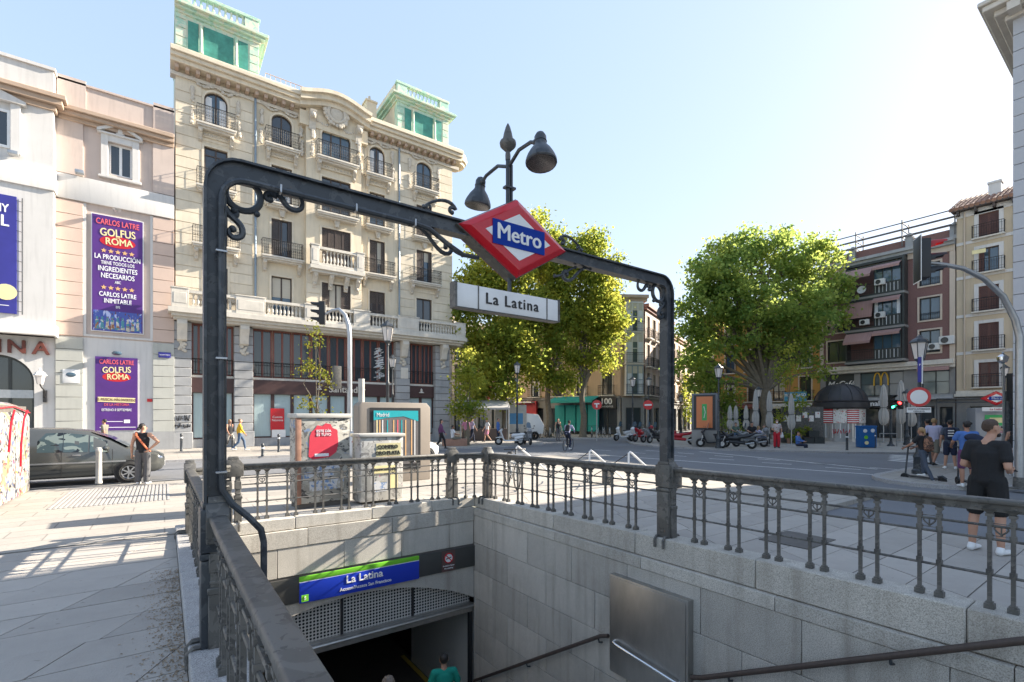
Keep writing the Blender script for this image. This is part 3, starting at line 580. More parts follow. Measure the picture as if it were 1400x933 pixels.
for s, x0 in ((1, XL), (-1, XR)):
    r = MB(); r.torus((x0 + s * .19, 0, 3.60), .122, .026, 'y', 30, 8); r.sphere((x0 + s * .285, 0, 3.475), .026); r.build('ring', 'iron', ar)
    scroll('scroll', spiral(.125, 3.455, .012, .055, 60, -200) + bez((.075, 3.475), (.075, 3.40), (.19, 3.40), (.185, 3.30))[1:] + spiral(.125, 3.30, .062, .02, 0, -250)[1:], .025, s, x0)
    scroll('scroll', spiral(.375, 3.625, .012, .045, -60, -330) + bez((.40, 3.67), (.47, 3.70), (.47, 3.585), (.55, 3.575))[1:] + bez((.55, 3.575), (.63, 3.57), (.64, 3.64), (.61, 3.70))[1:], .024, s, x0)
dc, dz = 3.09, 3.785
for s in (1, -1):
    x0 = dc
    scroll('scroll', spiral(-.74, 3.93, .012, .05, -90, -330) + bez((-.70, 3.955), (-.74, 4.06), (-.92, 4.03), (-1.05, 3.90))[1:], .02, s, x0)
    scroll('scroll', spiral(-.99, 3.91, .01, .035, 0, 250), .014, s, x0)
    scroll('scroll', bez((-1.2, 3.70), (-1.0, 3.72), (-.95, 3.50), (-.82, 3.49)) + spiral(-.80, 3.56, .07, .014, 265, 560)[1:], .022, s, x0)
    scroll('scroll', bez((-.95, 3.67), (-.80, 3.62), (-.74, 3.52), (-.62, 3.51)), .018, s, x0)
# red diamond lantern: a flat box with a pillowed face on either side
def diamond(mb, hw, hh, y, t=1):
    return [(dc - hw * t, y, dz), (dc, y, dz - hh * t), (dc + hw * t, y, dz), (dc, y, dz + hh * t)]
def ring_faces(mb, rings):
    vs = [p for r in rings for p in r]; fs = []
    for i in range(len(rings) - 1):
        for j in range(4): fs.append((i * 4 + j, i * 4 + (j + 1) % 4, i * 4 + 4 + (j + 1) % 4, i * 4 + 4 + j))
    n = len(rings); fs += [(0, 1, 2, 3), tuple(range(4 * n - 4, 4 * n))]; mb.add(vs, fs)
b = MB(); ring_faces(b, [diamond(b, .715, .425, -.085), diamond(b, .73, .435, -.075), diamond(b, .73, .435, .075), diamond(b, .715, .425, .085)]); b.build('diamond_casing', 'iron2', ar, smooth=False)
for s in (-1, 1):
    b = MB(); ring_faces(b, [diamond(b, .715, .425, s * .086), diamond(b, .70, .415, s * .105), diamond(b, .60, .35, s * .138), diamond(b, .58, .335, s * .14)]); b.build('red_face', 'red', ar, smooth=False)
    b = MB(); ring_faces(b, [diamond(b, .43, .25, s * .1402), diamond(b, .43, .25, s * .144)]); b.build('white_rhombus', 'white', ar, smooth=False)
    b = MB(); b.box(dc - .345, min(s * .1442, s * .15), dz - .128, dc + .345, max(s * .1442, s * .15), dz + .128); b.build('blue_band', 'blue', ar, smooth=False)
    text('Metro', .235, ar, 'white', (dc, s * .152, dz + .004), (R(90), 0, 0 if s < 0 else R(180)), .002, bold=.005)
b = MB(); b.tube([(dc - .03, 0, 3.38), (dc - .03, 0, 3.2)], .022, 8); b.build('hanger_rod', 'iron', ar)
npx = dc - .04
b = MB(); b.box(npx - .67, -.05, 2.975, npx + .67, .05, 3.215); b.build('name_plate', 'white', ar, bevel=.008)
b = MB()
for s in (-1, 1): b.box(npx + s * .67 - (.0 if s > 0 else .025), -.055, 2.965, npx + s * .67 + (.025 if s > 0 else 0), .055, 3.225)
for x in (-.42, .50): b.box(npx + x - .006, -.056, 2.97, npx + x + .006, .056, 3.22)
b.box(npx - .67, -.053, 2.963, npx + .67, .053, 2.974); b.build('name_plate_frame', 'iron2', ar, smooth=False)
for s in (-1, 1): text('La Latina', .165, ar, 'black', (npx + .02, s * .054, 3.095), (R(90), 0, 0 if s < 0 else R(180)), .002, bold=.004, spacing=1.18)
# mast with two floodlights above the diamond
b = MB(); b.tube([(dc - .05, 0, 4.15), (dc - .05, 0, 4.70)], .024, 8); b.tube([(dc - .005, 0, 4.15), (dc - .005, 0, 4.62)], .018, 8); b.cbox((dc - .03, 0, 4.36), (.13, .07, .022)); b.build('mast', 'iron', ar)
b = MB(); b.lathe([(.028, 0), (.03, .05), (.025, .09), (.045, .11), (.085, .15), (.092, .18), (.085, .205), (.06, .215), (.055, .24), (.045, .29), (.025, .36), (.006, .40)], 14, (dc - .05, 0, 4.66)); b.build('finial', 'iron2', ar)
for s in (-1, 1):
    b = MB(); b.tube([(dc - .04, s * .02, 4.60), (dc - .05, s * .20, 4.68), (dc - .06, s * .42, 4.66), (dc - .06, s * .50, 4.62)], .02, 7); b.sphere((dc - .06, s * .50, 4.62), .035, 8, 6); b.build('lamp_arm', 'iron', ar)
    f = MB(); f.lathe([(.150, 0), (.158, .012), (.155, .04), (.138, .085), (.105, .145), (.074, .185), (.062, .205), (.060, .235), (.065, .24), (.060, .255), (.060, .295), (.042, .33), (.012, .345)], 20); fo = f.build('floodlight', 'iron', ar, (dc - .07, s * .60, 4.36), (R(8 * s), R(4), 0))
    l = MB(); l.lathe([(.140, .0), (.132, .012), (.04, .02)], 20); l.build('lens', 'lamplens', fo)
# conduit clipped to the left post and under the beam
b = MB(); cp = [(.62, -.16, .28), (.62, -.17, .9), (.60, -.17, 1.0), (.52, -.15, 1.10), (.42, -.115, 1.20), (.35, -.10, 1.32), (.345, -.095, 1.5), (.345, -.095, 3.45)]
cp += [(x + .345, -.095, z) for x, z in [(.17 - .17 * math.cos(R(a)), 3.50 + .17 * math.sin(R(a))) for a in range(10, 91, 16)]] + [(1.9, -.095, 3.675), (2.05, -.095, 3.66), (2.25, -.10, 3.55), (2.42, -.10, 3.48), (2.62, -.06, 3.50)]
b.tube(cp, .024, 8); b.build('conduit', 'pipe' if False else 'iron', ar)
for z in (1.45, 2.3, 3.1):
    k = MB(); k.cbox((.345, -.10, z), (.075, .06, .016)); k.build('conduit_clip', 'galv', ar, bevel=.003, segs=1)
for x in (.75, 1.35, 1.9):
    k = MB(); k.cbox((x, -.10, 3.675), (.016, .06, .065)); k.build('conduit_clip', 'galv', ar, bevel=.003, segs=1)

# leaf litter and grit along the left kerb
lt = MB(); g_ = random.Random(21)
for _ in range(2600):
    x = .135 - abs(g_.gauss(0, .13)); y = g_.uniform(.8, 7.2); q_ = g_.uniform(.004, .014); a = g_.random() * 6.28; dx, dy = q_ * math.cos(a), q_ * math.sin(a); z = g_.uniform(.003, .008)
    lt.add([(x - dx, y - dy, z), (x + dy * .6, y - dx * .6, z + .003), (x + dx, y + dy, z), (x - dy * .6, y + dx * .6, z + .003)], [(0, 1, 2, 3)])
o = lt.build('leaf_litter', mat('dry_litter', (.26, .185, .11), .95, .25, 30, island=.4), None, fix=False, smooth=False); tag(o, 'brown leaf litter and grit along the left kerb of the stairwell', 'leaf litter', kind='stuff')
# ================================================================ shared facade parts (local frame: x along the wall, -y outward, z up)
def pane(parent, u0, u1, z0, z1, y, m='glass', name='pane', arch=0.):
    b = MB()
    if arch:
        pts = [(u0, z0), (u1, z0), (u1, z1 - arch)] + [((u0 + u1) / 2 + (u1 - u0) / 2 * math.cos(R(a)), z1 - arch + arch * math.sin(R(a))) for a in range(15, 180, 15)] + [(u0, z1 - arch)]
        b.prism(pts, y, y + .02, 'y')
    else: b.box(u0, y, z0, u1, y + .02, z1)
    return b.build(name, m, parent, smooth=False)
def window(B, u0, u1, z0, z1, y=.14, m='wood', g='glass', cols=2, rows=1, fr=.07, arch=0., curtain=0., transom=0., label=None, blind=0.):
    b = MB(); d = .07
    b.box(u0, y - d, z0, u0 + fr, y, z1 - arch); b.box(u1 - fr, y - d, z0, u1, y, z1 - arch); b.box(u0 + fr, y - d, z0, u1 - fr, y, z0 + fr)
    if arch:
        cx, rx = (u0 + u1) / 2, (u1 - u0) / 2; n = 12
        for k in range(n):
            a, c = R(180 - 180 * k / n), R(180 - 180 * (k + 1) / n); o = [(cx + rx * math.cos(t), z1 - arch + arch * math.sin(t)) for t in (a, c)]; i = [(cx + (rx - fr) * math.cos(t), z1 - arch + (arch - fr) * math.sin(t)) for t in (c, a)]
            b.prism(o + i, y - d, y, 'y')
    else: b.box(u0 + fr, y - d, z1 - fr, u1 - fr, y, z1)
    for k in range(1, cols):
        u = u0 + (u1 - u0) * k / cols; b.box(u - fr * .6, y - d + .006, z0 + fr, u + fr * .6, y, z1 - fr)
    for k in range(1, rows):
        z = z0 + (z1 - z0) * k / rows; b.box(u0 + fr, y - d + .012, z - fr * .4, u1 - fr, y - .002, z + fr * .4)
    if transom: b.box(u0 + fr, y - d + .012, z1 - transom - fr * .5, u1 - fr, y - .002, z1 - transom + fr * .5)
    f = b.build('window', m, B, label=label) if False else b.build('window', m, B, smooth=False)
    pane(f, u0 + .01, u1 - .01, z0 + .01, z1 - .01, y - .02, g, arch=arch)
    if blind: c = MB(); c.box(u0 + fr, y - .031, z1 - fr - arch * .5 - (z1 - z0) * blind, u1 - fr, y - .024, z1 - fr - arch * .5); c.build('roller_blind', mat('blind_cloth', (.5, .46, .38), .85, .1, 12, stretch=(.1, 1, 8)), f, smooth=False)
    if curtain:
        c = MB(); w_ = (u1 - u0) * .5 * curtain
        c.box(u0 + fr, y - .026, z0 + fr, u0 + fr + w_, y - .021, z1 - fr - arch * .4); c.box(u1 - fr - w_, y - .026, z0 + fr, u1 - fr, y - .021, z1 - fr - arch * .4); c.build('curtain', 'curtain', f, smooth=False)
    return f
def spandrel(B, u0, u1, z1, arch, m, y=0., depth=.14):
    for s in (0, 1):
        cx, rx = (u0 + u1) / 2, (u1 - u0) / 2
        pts = [(cx + (rx if s else -rx) * math.cos(R(a)), z1 - arch + arch * math.sin(R(a))) for a in range(0, 91, 10)] + [((u1 if s else u0), z1)]
        b = MB(); b.prism(pts, y + .001, y + depth, 'y'); b.build('arch_corner', m, B, smooth=False)
def shutter(B, u0, u1, z0, z1, y=.07, m='wood', leaves=2):
    b = MB(); n = leaves; w_ = (u1 - u0) / n
    for k in range(n):
        a, c = u0 + k * w_ + .008, u0 + (k + 1) * w_ - .008
        b.box(a, y - .04, z0, a + .06, y, z1); b.box(c - .06, y - .04, z0, c, y, z1); b.box(a + .06, y - .038, z1 - .08, c - .06, y, z1); b.box(a + .06, y - .038, z0, c - .06, y, z0 + .08); b.box(a + .06, y - .036, (z0 + z1) / 2 - .04, c - .06, y, (z0 + z1) / 2 + .04)
        zz = z0 + .1
        while zz < z1 - .1: b.box(a + .06, y - .026, zz, c - .06, y - .004, zz + .05); zz += .075
    return b.build('shutter', m, B, smooth=False)
def iron_balcony(B, u0, u1, z, dep=.55, h=1.0, y=0., m='ironbal', sp=.115, fancy=True):
    b = MB(); yo = y - dep
    for zz, r in ((h, .022), (h * .82, .012), (.08, .014), (h * .28, .01)):
        b.tube([(u0, y, z + zz), (u0, yo, z + zz), (u1, yo, z + zz), (u1, y, z + zz)], r, 5)
    n = max(2, int((u1 - u0) / sp))
    for k in range(n + 1): u = u0 + (u1 - u0) * k / n; b.tube([(u, yo, z), (u, yo, z + h)], .009, 4)
    for k in range(1, 4):
        for u in (u0, u1): b.tube([(u, y - dep * k / 4, z), (u, y - dep * k / 4, z + h)], .009, 4)
    if fancy:
        for k in range(n): u = u0 + (u1 - u0) * (k + .5) / n; b.torus((u, yo, z + h * .91), .04, .008, 'y', 8, 4); b.torus((u, yo, z + h * .45), .05, .009, 'y', 8, 4); b.torus((u, yo, z + h * .62), .035, .008, 'y', 8, 4)
    return b.build('balcony_railing', m, B)
def stone_balcony(B, u0, u1, z, dep=.7, y=0., m='trimst', corb=True):
    b = MB(); b.box(u0, y - dep, z - .10, u1, y, z); b.box(u0 + .05, y - dep + .06, z - .2, u1 - .05, y, z - .10); b.box(u0 + .12, y - dep + .2, z - .3, u1 - .12, y, z - .2); b.build('balcony_slab', m, B, bevel=.012, segs=1)
    if corb:
        for u in (u0 + .22, u1 - .22):
            c = MB(); c.prism([(y, z - .3), (y - dep * .7, z - .3), (y - dep * .75, z - .42), (y - dep * .45, z - .6), (y - dep * .3, z - .85), (y, z - .98)], u - .1, u + .1, 'x'); c.sphere((u, y - dep * .6, z - .42), (.12, .12, .12), 8, 6); c.sphere((u, y - dep * .25, z - .82), (.1, .09, .1), 8, 6); c.build('corbel', 'orn', B)
def ornament(B, pts, r, name='garland'):
    b = MB()
    for i, (u, y, z) in enumerate(pts):
        q = r * (.7 + .6 * rnd.random()); b.sphere((u + rnd.uniform(-.03, .03), y, z + rnd.uniform(-.03, .03)), (q, q * .7, q), 6, 4)
    return b.build(name, 'orn', B)
BALU = None
def baluster(parent, p, h=.62):
    global BALU
    if BALU is None:
        b = MB(); b.box(-.07, -.07, 0, .07, .07, .06); b.box(-.07, -.07, .56, .07, .07, .62); b.lathe([(.045, .06), (.05, .1), (.078, .17), (.082, .22), (.06, .32), (.035, .42), (.034, .48), (.05, .52), (.045, .56)], 8)
        BALU = b.build('baluster', 'trimst', parent, p); return
    again(BALU, parent, p, scale=(1, 1, h / .62))
def balustrade(B, u0, u1, z, y, h=.98, peds=()):
    b = MB(); b.box(u0, y - .15, z, u1, y + .15, z + .16); b.box(u0, y - .17, z + h - .17, u1, y + .17, z + h); b.build('balustrade_rail', 'trimst', B, bevel=.012, segs=1)
    u = u0 + .12
    while u < u1 - .05:
        if not any(a - .07 < u < c + .07 for a, c in peds): baluster(B, (u, y, z + .161), h - .332)
        u += .225
    for a, c in peds:
        b = MB(); b.box(a, y - .19, z, c, y + .19, z + h + .03); b.box(a - .04, y - .22, z + h + .03, c + .04, y + .22, z + h + .1); b.box(a + .1, y - .205, z + .24, c - .1, y - .18, z + h - .2); b.build('pedestal', 'trimst', B, bevel=.01, segs=1)

# ================================================================ the bank building with the corner towers
FY = 33.3
S = thing('apartment_building', 'ornate cream apartment building with two towers wrapped in green netting', 'building', (0, FY, 0))
b = MB(); b.box(.5, .5, 0, 18.2, 14, 22.3); b.build('rear_block', 'cream', S, smooth=False)
CU = [(1.87, 3.05), (5.42, 6.61), (8.36, 10.23), (11.65, 12.76), (15.19, 16.44)]
FL = [(7.95, 10.65, 0), (11.78, 14.25, 0), (15.13, 17.6, 0), (18.72, 20.88, .5)]
holes = [(a, c, z0, z1) for a, c in CU for z0, z1, _ in FL]
def inside(h, a, c): return a <= (h[0] + h[1]) / 2 <= c
b = MB()
for a, c, y in ((.5, 4.45, 0.), (4.45, 7.4, 0.), (10.98, 13.75, 0.), (13.75, 18.2, 0.)): wall_holes(b, a, c, 7.4, 22.0, [h for h in holes if inside(h, a, c)], y, .3)
wall_holes(b, 7.4, 10.98, 7.4, 22.0, [h for h in holes if inside(h, 7.4, 10.98)], -.32, .42)
b.box(7.4, -.32, 7.4, 7.401, .3, 22); b.box(10.979, -.32, 7.4, 10.98, .3, 22)
b.build('wall', 'cream', S, smooth=False, fix=False)
# rusticated courses of the end bays and the centre bay flanks
def courses(u0, u1, z0, z1, y, pitch=.62):
    z = z0
    while z < z1 - .1:
        t = min(z + pitch - .035, z1); segs = [(u0, u1)]
        for h in holes:
            if h[3] > z + .02 and h[2] < t - .02:
                ns_ = []
                for a, c in segs:
                    if h[1] + .12 <= a or h[0] - .12 >= c: ns_.append((a, c))
                    else:
                        if a < h[0] - .12: ns_.append((a, h[0] - .12))
                        if c > h[1] + .12: ns_.append((h[1] + .12, c))
                segs = ns_
        for a, c in segs:
            if c - a > .1: m = MB(); m.box(a, y - .035, z, c, y + .001, t); m.build('stone_course', 'creamst', S, bevel=.01, segs=1)
        z += pitch
courses(.5, 4.38, 8.0, 21.0, 0); courses(13.9, 18.2, 8.0, 21.0, 0); courses(7.4, 8.3, 8.0, 11.2, -.32); courses(10.3, 10.98, 8.0, 11.2, -.32)
for u in (4.52, 13.81):
    b = MB(); b.tube([(u, -.12, 7.9), (u, -.12, 21.3)], .065, 8)
    for z in (9, 11.5, 14, 16.5, 19): b.tube([(u, -.12, z), (u, -.12, z + .08)], .085, 8)
    b.build('drain_pipe', 'pipe', S)
# windows, frames, shutters, balconies
for ci, (u0, u1) in enumerate(CU):
    yb = -.32 if ci == 2 else 0.
    for fi, (z0, z1, ar_) in enumerate(FL):
        kind = {(0, 0): 's1', (1, 1): 's1', (2, 1): 'shut', (2, 0): 'open', (3, 0): 'shut', (3, 1): 's1', (4, 1): 's1', (2, 3): 'dark', (4, 2): 'shut', (0, 2): 'plain'}.get((ci, fi), 'plain')
        f = window(S, u0, u1, z0, z1, yb + .16, 'wood', 'blueglass' if (ci + fi) % 2 else 'glass', cols=3 if ci == 2 and fi > 1 else 2, arch=ar_, curtain=.55 if fi == 3 and ci in (0, 3) else (.35 if (ci + fi) % 3 == 0 else 0), transom=.45 if fi == 2 else 0, blind=(0, .28, 0, .45, 0, 0, .6, .2)[(ci * 3 + fi * 5) % 8] if not ar_ else 0)
        if ar_: spandrel(S, u0, u1, z1, ar_, 'cream', yb, .2)
        if kind == 'shut': shutter(S, u0 + .01, u1 - .01, z0, z1, yb + .06, 'wood', 4 if ci == 2 else 2)
        if kind == 's1': shutter(S, u0 + .01, u0 + (u1 - u0) * .42, z0, z1, yb + .05, 'wood', 1); shutter(S, u1 - .25, u1 - .01, z0, z1, yb + .05, 'wood', 1)
        if kind == 'open': shutter(S, u0 + .01, u0 + .5, z0, z1, yb + .04, 'wood', 1); shutter(S, u1 - .62, u1 - .01, z0, z1, yb + .04, 'wood', 1)
        # moulded surround
        b = MB(); w_ = .12; zt_ = z1 - ar_
        b.box(u0 - w_, yb - .06, z0, u0, yb + .02, zt_); b.box(u1, yb - .06, z0, u1 + w_, yb + .02, zt_)
        if ar_:
            cx, rx = (u0 + u1) / 2, (u1 - u0) / 2
            for k in range(10):
                a, c = R(180 - 18 * k), R(162 - 18 * k); o = [(cx + (rx + w_) * math.cos(t), zt_ + (ar_ + w_) * math.sin(t)) for t in (a, c)]; i = [(cx + rx * math.cos(t), zt_ + ar_ * math.sin(t)) for t in (c, a)]; b.prism(o + i, yb - .06, yb + .02, 'y')
        else: b.box(u0 - w_, yb - .06, z1, u1 + w_, yb + .02, z1 + .12)
        b.build('window_surround', 'creamst', S, smooth=False)
        ov = .42 if fi > 1 else .62
        if fi and not (ci == 2 and fi == 1): stone_balcony(S, u0 - ov, u1 + ov, z0, .62, yb, corb=fi != 2); iron_balcony(S, u0 - ov + .05, u1 + ov - .05, z0, .55, .98, yb)
        if fi == 2:
            b = MB(); cx = (u0 + u1) / 2; b.prism([(cx - .2, z0 - .3), (cx + .2, z0 - .3), (cx + .1, z0 - .75), (cx - .1, z0 - .75)], yb - .25, yb, 'y'); b.build('keystone', 'orn', S, bevel=.02)
        if fi == 3:
            b = MB(); b.box(u0 - .2, yb - .12, z0 - .62, u1 + .2, yb, z0 - .3); b.build('frieze_panel', 'creamst', S, bevel=.01); ornament(S, [(u0 + (u1 - u0) * k / 9, yb - .13, z0 - .46) for k in range(10)], .07, 'frieze_ornament')
    # garlands by the top windows
    zz = 20.95; uc = (u0 + u1) / 2; hw_ = (u1 - u0) / 2 + .55
    ornament(S, [(uc - hw_ + 2 * hw_ * k / 24, yb - .08, zz + .32 - .28 * math.sin(math.pi * ((k / 12) % 1))) for k in range(25)], .085)
    for s in (-1, 1):
        ornament(S, [(uc + s * hw_, yb - .08, 20.75 - .11 * k) for k in range(8)], .12 if ci != 2 else .13)
        ornament(S, [(uc + s * (hw_ + .05), yb - .07, 19.6 - .12 * k) for k in range(8)], .10, 'pendant')
# stone balustrade in the centre of the second floor, and the long one over the shops
b = MB(); b.box(7.5, -1.05, 11.3, 11.0, -.3, 11.55); b.box(7.62, -.9, 11.12, 10.9, -.3, 11.3); b.build('balcony_slab', 'trimst', S, bevel=.015, segs=1)
balustrade(S, 7.55, 10.95, 11.55, -.86, 1.2, ((7.55, 8.05), (10.45, 10.95)))
for u in (7.9, 8.9, 9.9, 10.65):
    c = MB(); c.prism([(-.32, 11.1), (-.85, 11.1), (-.8, 10.9), (-.5, 10.6), (-.4, 10.2), (-.32, 10.2)], u - .13, u + .13, 'x'); c.sphere((u, -.7, 10.95), .14, 8, 6); c.sphere((u, -.45, 10.45), .12, 8, 6); c.build('corbel', 'orn', S)
b = MB(); b.box(.15, -.98, 7.62, 19.0, 0, 7.9); b.box(.3, -.8, 7.45, 18.85, 0, 7.62); b.box(.4, -.6, 7.3, 18.7, .3, 7.45); b.lathe([(.55, 7.3), (.7, 7.45), (.88, 7.62), (.98, 7.63), (.98, 7.9)], 20, (18.9, .5, 0)); b.build('long_balcony_slab', 'trimst', S, bevel=.012, segs=1)
balustrade(S, .3, 18.9, 7.9, -.72, 1.02, ((.3, 1.1), (3.4, 4.95), (7.2, 8.5), (10.3, 11.4), (13.4, 15.0), (18.1, 18.9)))
# upper cornice with modillions and the segmental pediment
def cornice(u0, u1, y=0.):
    for k, (p, z0, z1) in enumerate(((.12, 21.15, 21.35), (.62, 21.62, 21.86), (.78, 21.86, 22.08), (.9, 22.08, 22.3), (.8, 22.3, 22.42))):
        b = MB(); b.box(u0, y - p, z0, u1, .4, z1); b.build('cornice_course', 'creamst' if k else 'trimst', S, bevel=.02, segs=1)
    m0 = None; u = u0 + .3
    while u < u1 - .2:
        m = MB(); m.box(u - .1, y - .5, 21.36, u + .1, y - .001, 21.615); m.build('modillion', 'tan', S, bevel=.02, segs=1); u += .5
cornice(.25, 7.0); cornice(11.4, 18.75)
b = MB(); b.lathe([(.3, 21.36), (.4, 21.6), (.75, 21.62), (.78, 21.86), (.92, 21.87), (1.0, 22.1), (.9, 22.42)], 24, (18.7, .5, 0)); b.build('corner_cornice', 'creamst', S)
n = 14; P_ = [(6.95, 21.55)] + [(6.95 + 4.5 * k / n, 21.6 + .55 * math.sin(math.pi * k / n) ** 1.3) for k in range(n + 1)]
for t, (dp, h0, h1) in enumerate(((.72, 0, .3), (.95, .3, .62), (1.15, .62, .85))):
    b = MB()
    for (a, za), (c, zc) in zip(P_[1:], P_[2:]): b.add([(a, -dp, za + h0), (c, -dp, zc + h0), (c, .4, zc + h0), (a, .4, za + h0), (a, -dp, za + h1), (c, -dp, zc + h1), (c, .4, zc + h1), (a, .4, za + h1)], [(0, 1, 2, 3), (4, 5, 6, 7), (0, 1, 5, 4), (2, 3, 7, 6), (1, 2, 6, 5), (3, 0, 4, 7)])
    b.build('pediment_course', 'creamst', S, smooth=False)
b = MB(); b.box(7.0, -.4, 20.6, 11.4, .3, 21.5); b.build('pediment_panel', 'cream', S, smooth=False)
b = MB(); b.torus((9.25, -.6, 21.85), .55, .12, 'y', 22, 8); b.sphere((9.25, -.55, 21.85), (.45, .16, .5), 14, 8); b.build('cartouche', 'orn', S)
ornament(S, [(9.25 + .72 * math.cos(R(a)), -.6, 21.85 + .75 * math.sin(R(a))) for a in range(0, 360, 16)], .14, 'cartouche_scrolls')
for u in (7.75, 10.75):
    b = MB(); b.prism([(-.32, 21.5), (-.85, 21.5), (-.8, 21.2), (-.5, 20.9), (-.45, 20.4), (-.32, 20.4)], u - .2, u + .2, 'x'); b.sphere((u, -.7, 21.2), .2, 8, 6); b.build('corbel', 'orn', S)
# towers
def tower(u0, u1, y0, side):
    b = MB(); b.box(u0, y0, 22.4, u1, y0 + 7, 25.3); b.build('tower_wall', 'net' if side < 0 else 'net', S, smooth=False)
    w_ = u1 - u0
    if side > 0: b = MB(); b.box(u0 - .02, y0 + .5, 22.4, u0, y0 + 7.02, 25.3); b.build('tower_side', 'cream', S, smooth=False)
    for a, c in ((.14, .26), (.32, .68), (.74, .86)):
        b = MB(); b.box(u0 + w_ * a, y0 - .03, 23.0, u0 + w_ * c, y0, 24.7); b.build('tower_window', 'netdark', S, smooth=False)
    for a in (.29, .71):
        b = MB(); b.lathe([(.12, 23.0), (.12, 23.1), (.09, 23.15), (.08, 24.6), (.12, 24.7)], 10, (u0 + w_ * a, y0 - .12, 0)); b.build('tower_column', 'net', S)
    for k in range(5):
        for a, c in ((0, .12), (.88, 1)):
            b = MB(); b.box(u0 + w_ * a, y0 - .04, 22.6 + k * .52, u0 + w_ * c, y0 - .002, 23.08 + k * .52); b.build('tower_stone', 'net', S, bevel=.012, segs=1)
    for p, z0, z1 in ((.12, 24.95, 25.12), (.32, 25.12, 25.26), (.5, 25.26, 25.42)):
        b = MB(); b.box(u0 - (p if side > 0 else .04), y0 - p, z0, u1 + p, y0 + 7.05, z1); b.build('tower_cornice', 'net', S, bevel=.015, segs=1)
    b = MB(); b.box(u0 - .05, y0 - .05, 25.42, u1 + .05, y0 + .25, 25.6); b.box(u0 - .08, y0 - .08, 26.32, u1 + .08, y0 + .28, 26.5)
    for a in (0, .82): b.box(u0 + w_ * a, y0 - .04, 25.6, u0 + w_ * a + w_ * .18, y0 + .24, 26.32)
    b.build('tower_parapet', 'net', S, bevel=.012, segs=1)
    b = MB()
    for k in range(9): b.lathe([(.07, 25.6), (.1, 25.8), (.05, 26.1), (.08, 26.32)], 6, (u0 + w_ * (.22 + .58 * k / 8), y0 + .1, 0))
    b.build('tower_baluster', 'net', S)
    b = MB(); b.box(u0 - .05 if side > 0 else u1 - .25, y0 + .28, 25.42, u0 + .25 if side > 0 else u1 + .05, y0 + 7, 26.45); b.build('tower_parapet', 'cream' if side > 0 else 'net', S, smooth=False)
tower(.5, 4.75, .25, -1); tower(13.85, 18.05, .35, 1)
b = MB(); b.box(4.8, .6, 22.42, 13.8, 1.0, 23.1); b.box(5.0, 3, 22.3, 13.6, 13, 24.2); b.build('attic', 'creamst', S, smooth=False)
b = MB(); b.box(12.0, 1.6, 23.0, 12.75, 2.4, 25.0); b.box(11.93, 1.53, 25.0, 12.82, 2.47, 25.12); b.tube([(12.35, 2, 25.1), (12.35, 2, 25.6)], .09, 6); b.build('chimney', 'creamst', S, smooth=False)
b = MB()
for k in range(14): b.tube([(5.2 + k * .3, .8, 23.1), (5.2 + k * .3, .8, 23.7)], .015, 4)
b.tube([(5.2, .8, 23.7), (9.1, .8, 23.7)], .025, 5); b.tube([(5.2, .8, 23.4), (9.1, .8, 23.4)], .015, 5); b.build('roof_railing', 'tan', S)
# street level: stone piers, shop glazing, fascia
for a, c in ((.35, 1.26), (3.4, 4.4), (13.6, 14.66), (16.75, 17.95)):
    b = MB(); b.box(a + .04, .03, 0, c - .04, .8, 7.3); b.build('pier_core', 'joint', S, smooth=False)
    b = MB(); b.box(a - .06, -.14, 0, c + .06, .6, .95); b.build('pier_plinth', 'greyst', S, bevel=.02, segs=1)
    for k in range(12): b = MB(); b.box(a, -.07, .96 + k * .525, c, .5, .96 + k * .525 + .495); b.build('stone_block', 'greyst', S, bevel=.018, segs=1)
    u = (a + c) / 2
    b = MB(); b.prism([(-.07, 7.29), (-.62, 7.29), (-.66, 7.05), (-.45, 6.7), (-.3, 6.2), (-.07, 6.1)], u - .24, u + .24, 'x'); b.build('pier_corbel', 'trimst', S, bevel=.02)
    ornament(S, [(u + rnd.uniform(-.15, .15), -.3 + .04 * k, 6.9 - k * .09) for k in range(9)] + [(u + rnd.uniform(-.18, .18), -.12, 6.05 - k * .05) for k in range(10)], .10, 'pier_ornament')
for a, c, sp in ((1.26, 3.4, 2), (4.4, 13.6, 8), (14.66, 16.75, 2)):
    b = MB(); b.box(a, .28, 4.12, c, .6, 4.26); b.build('ledge', 'trimst', S, smooth=False)
    b = MB(); b.box(a, .22, 3.25, c, .6, 4.12); b.build('fascia', 'maroon', S, smooth=False)
    b = MB(); b.box(a, .32, 0, c, .7, .5); b.build('stall_riser', 'greyst', S, smooth=False)
    w_ = (c - a) / sp
    for k in range(sp):
        u0, u1 = a + k * w_, a + (k + 1) * w_
        window(S, u0 + .02, u1 - .02, 4.28, 7.28, .5, 'redwood', 'glass', cols=2 if sp > 2 else 3, fr=.09)
        f = MB(); f.box(u0, .36, .5, u0 + .1, .46, 3.25); f.box(u1 - .1, .36, .5, u1, .46, 3.25); f.box(u0 + .1, .37, .5, u1 - .1, .45, .58)
        fo = f.build('shop_window', 'maroon', S, smooth=False); pane(fo, u0 + .02, u1 - .02, .52, 3.24, .44, 'shopglass')
        c2 = MB(); c2.box(u0 + .1, .433, .6, u1 - .1, .438, 3.2); c2.build('blind', mat('pale_blind', (.34, .44, .46), .35, .1, 5, stretch=(4, 1, .2)), fo, smooth=False)
    iron_balcony(S, a + .05, c - .05, 4.27, .12, .95, .42, sp=.16, fancy=False)
b = MB(); b.box(5.42, .30, 1.0, 6.22, .35, 2.35); b.build('red_window_poster', 'red', S, smooth=False); text('Cuenta\nNómina', .2, S, 'white', (5.82, .293, 1.7))
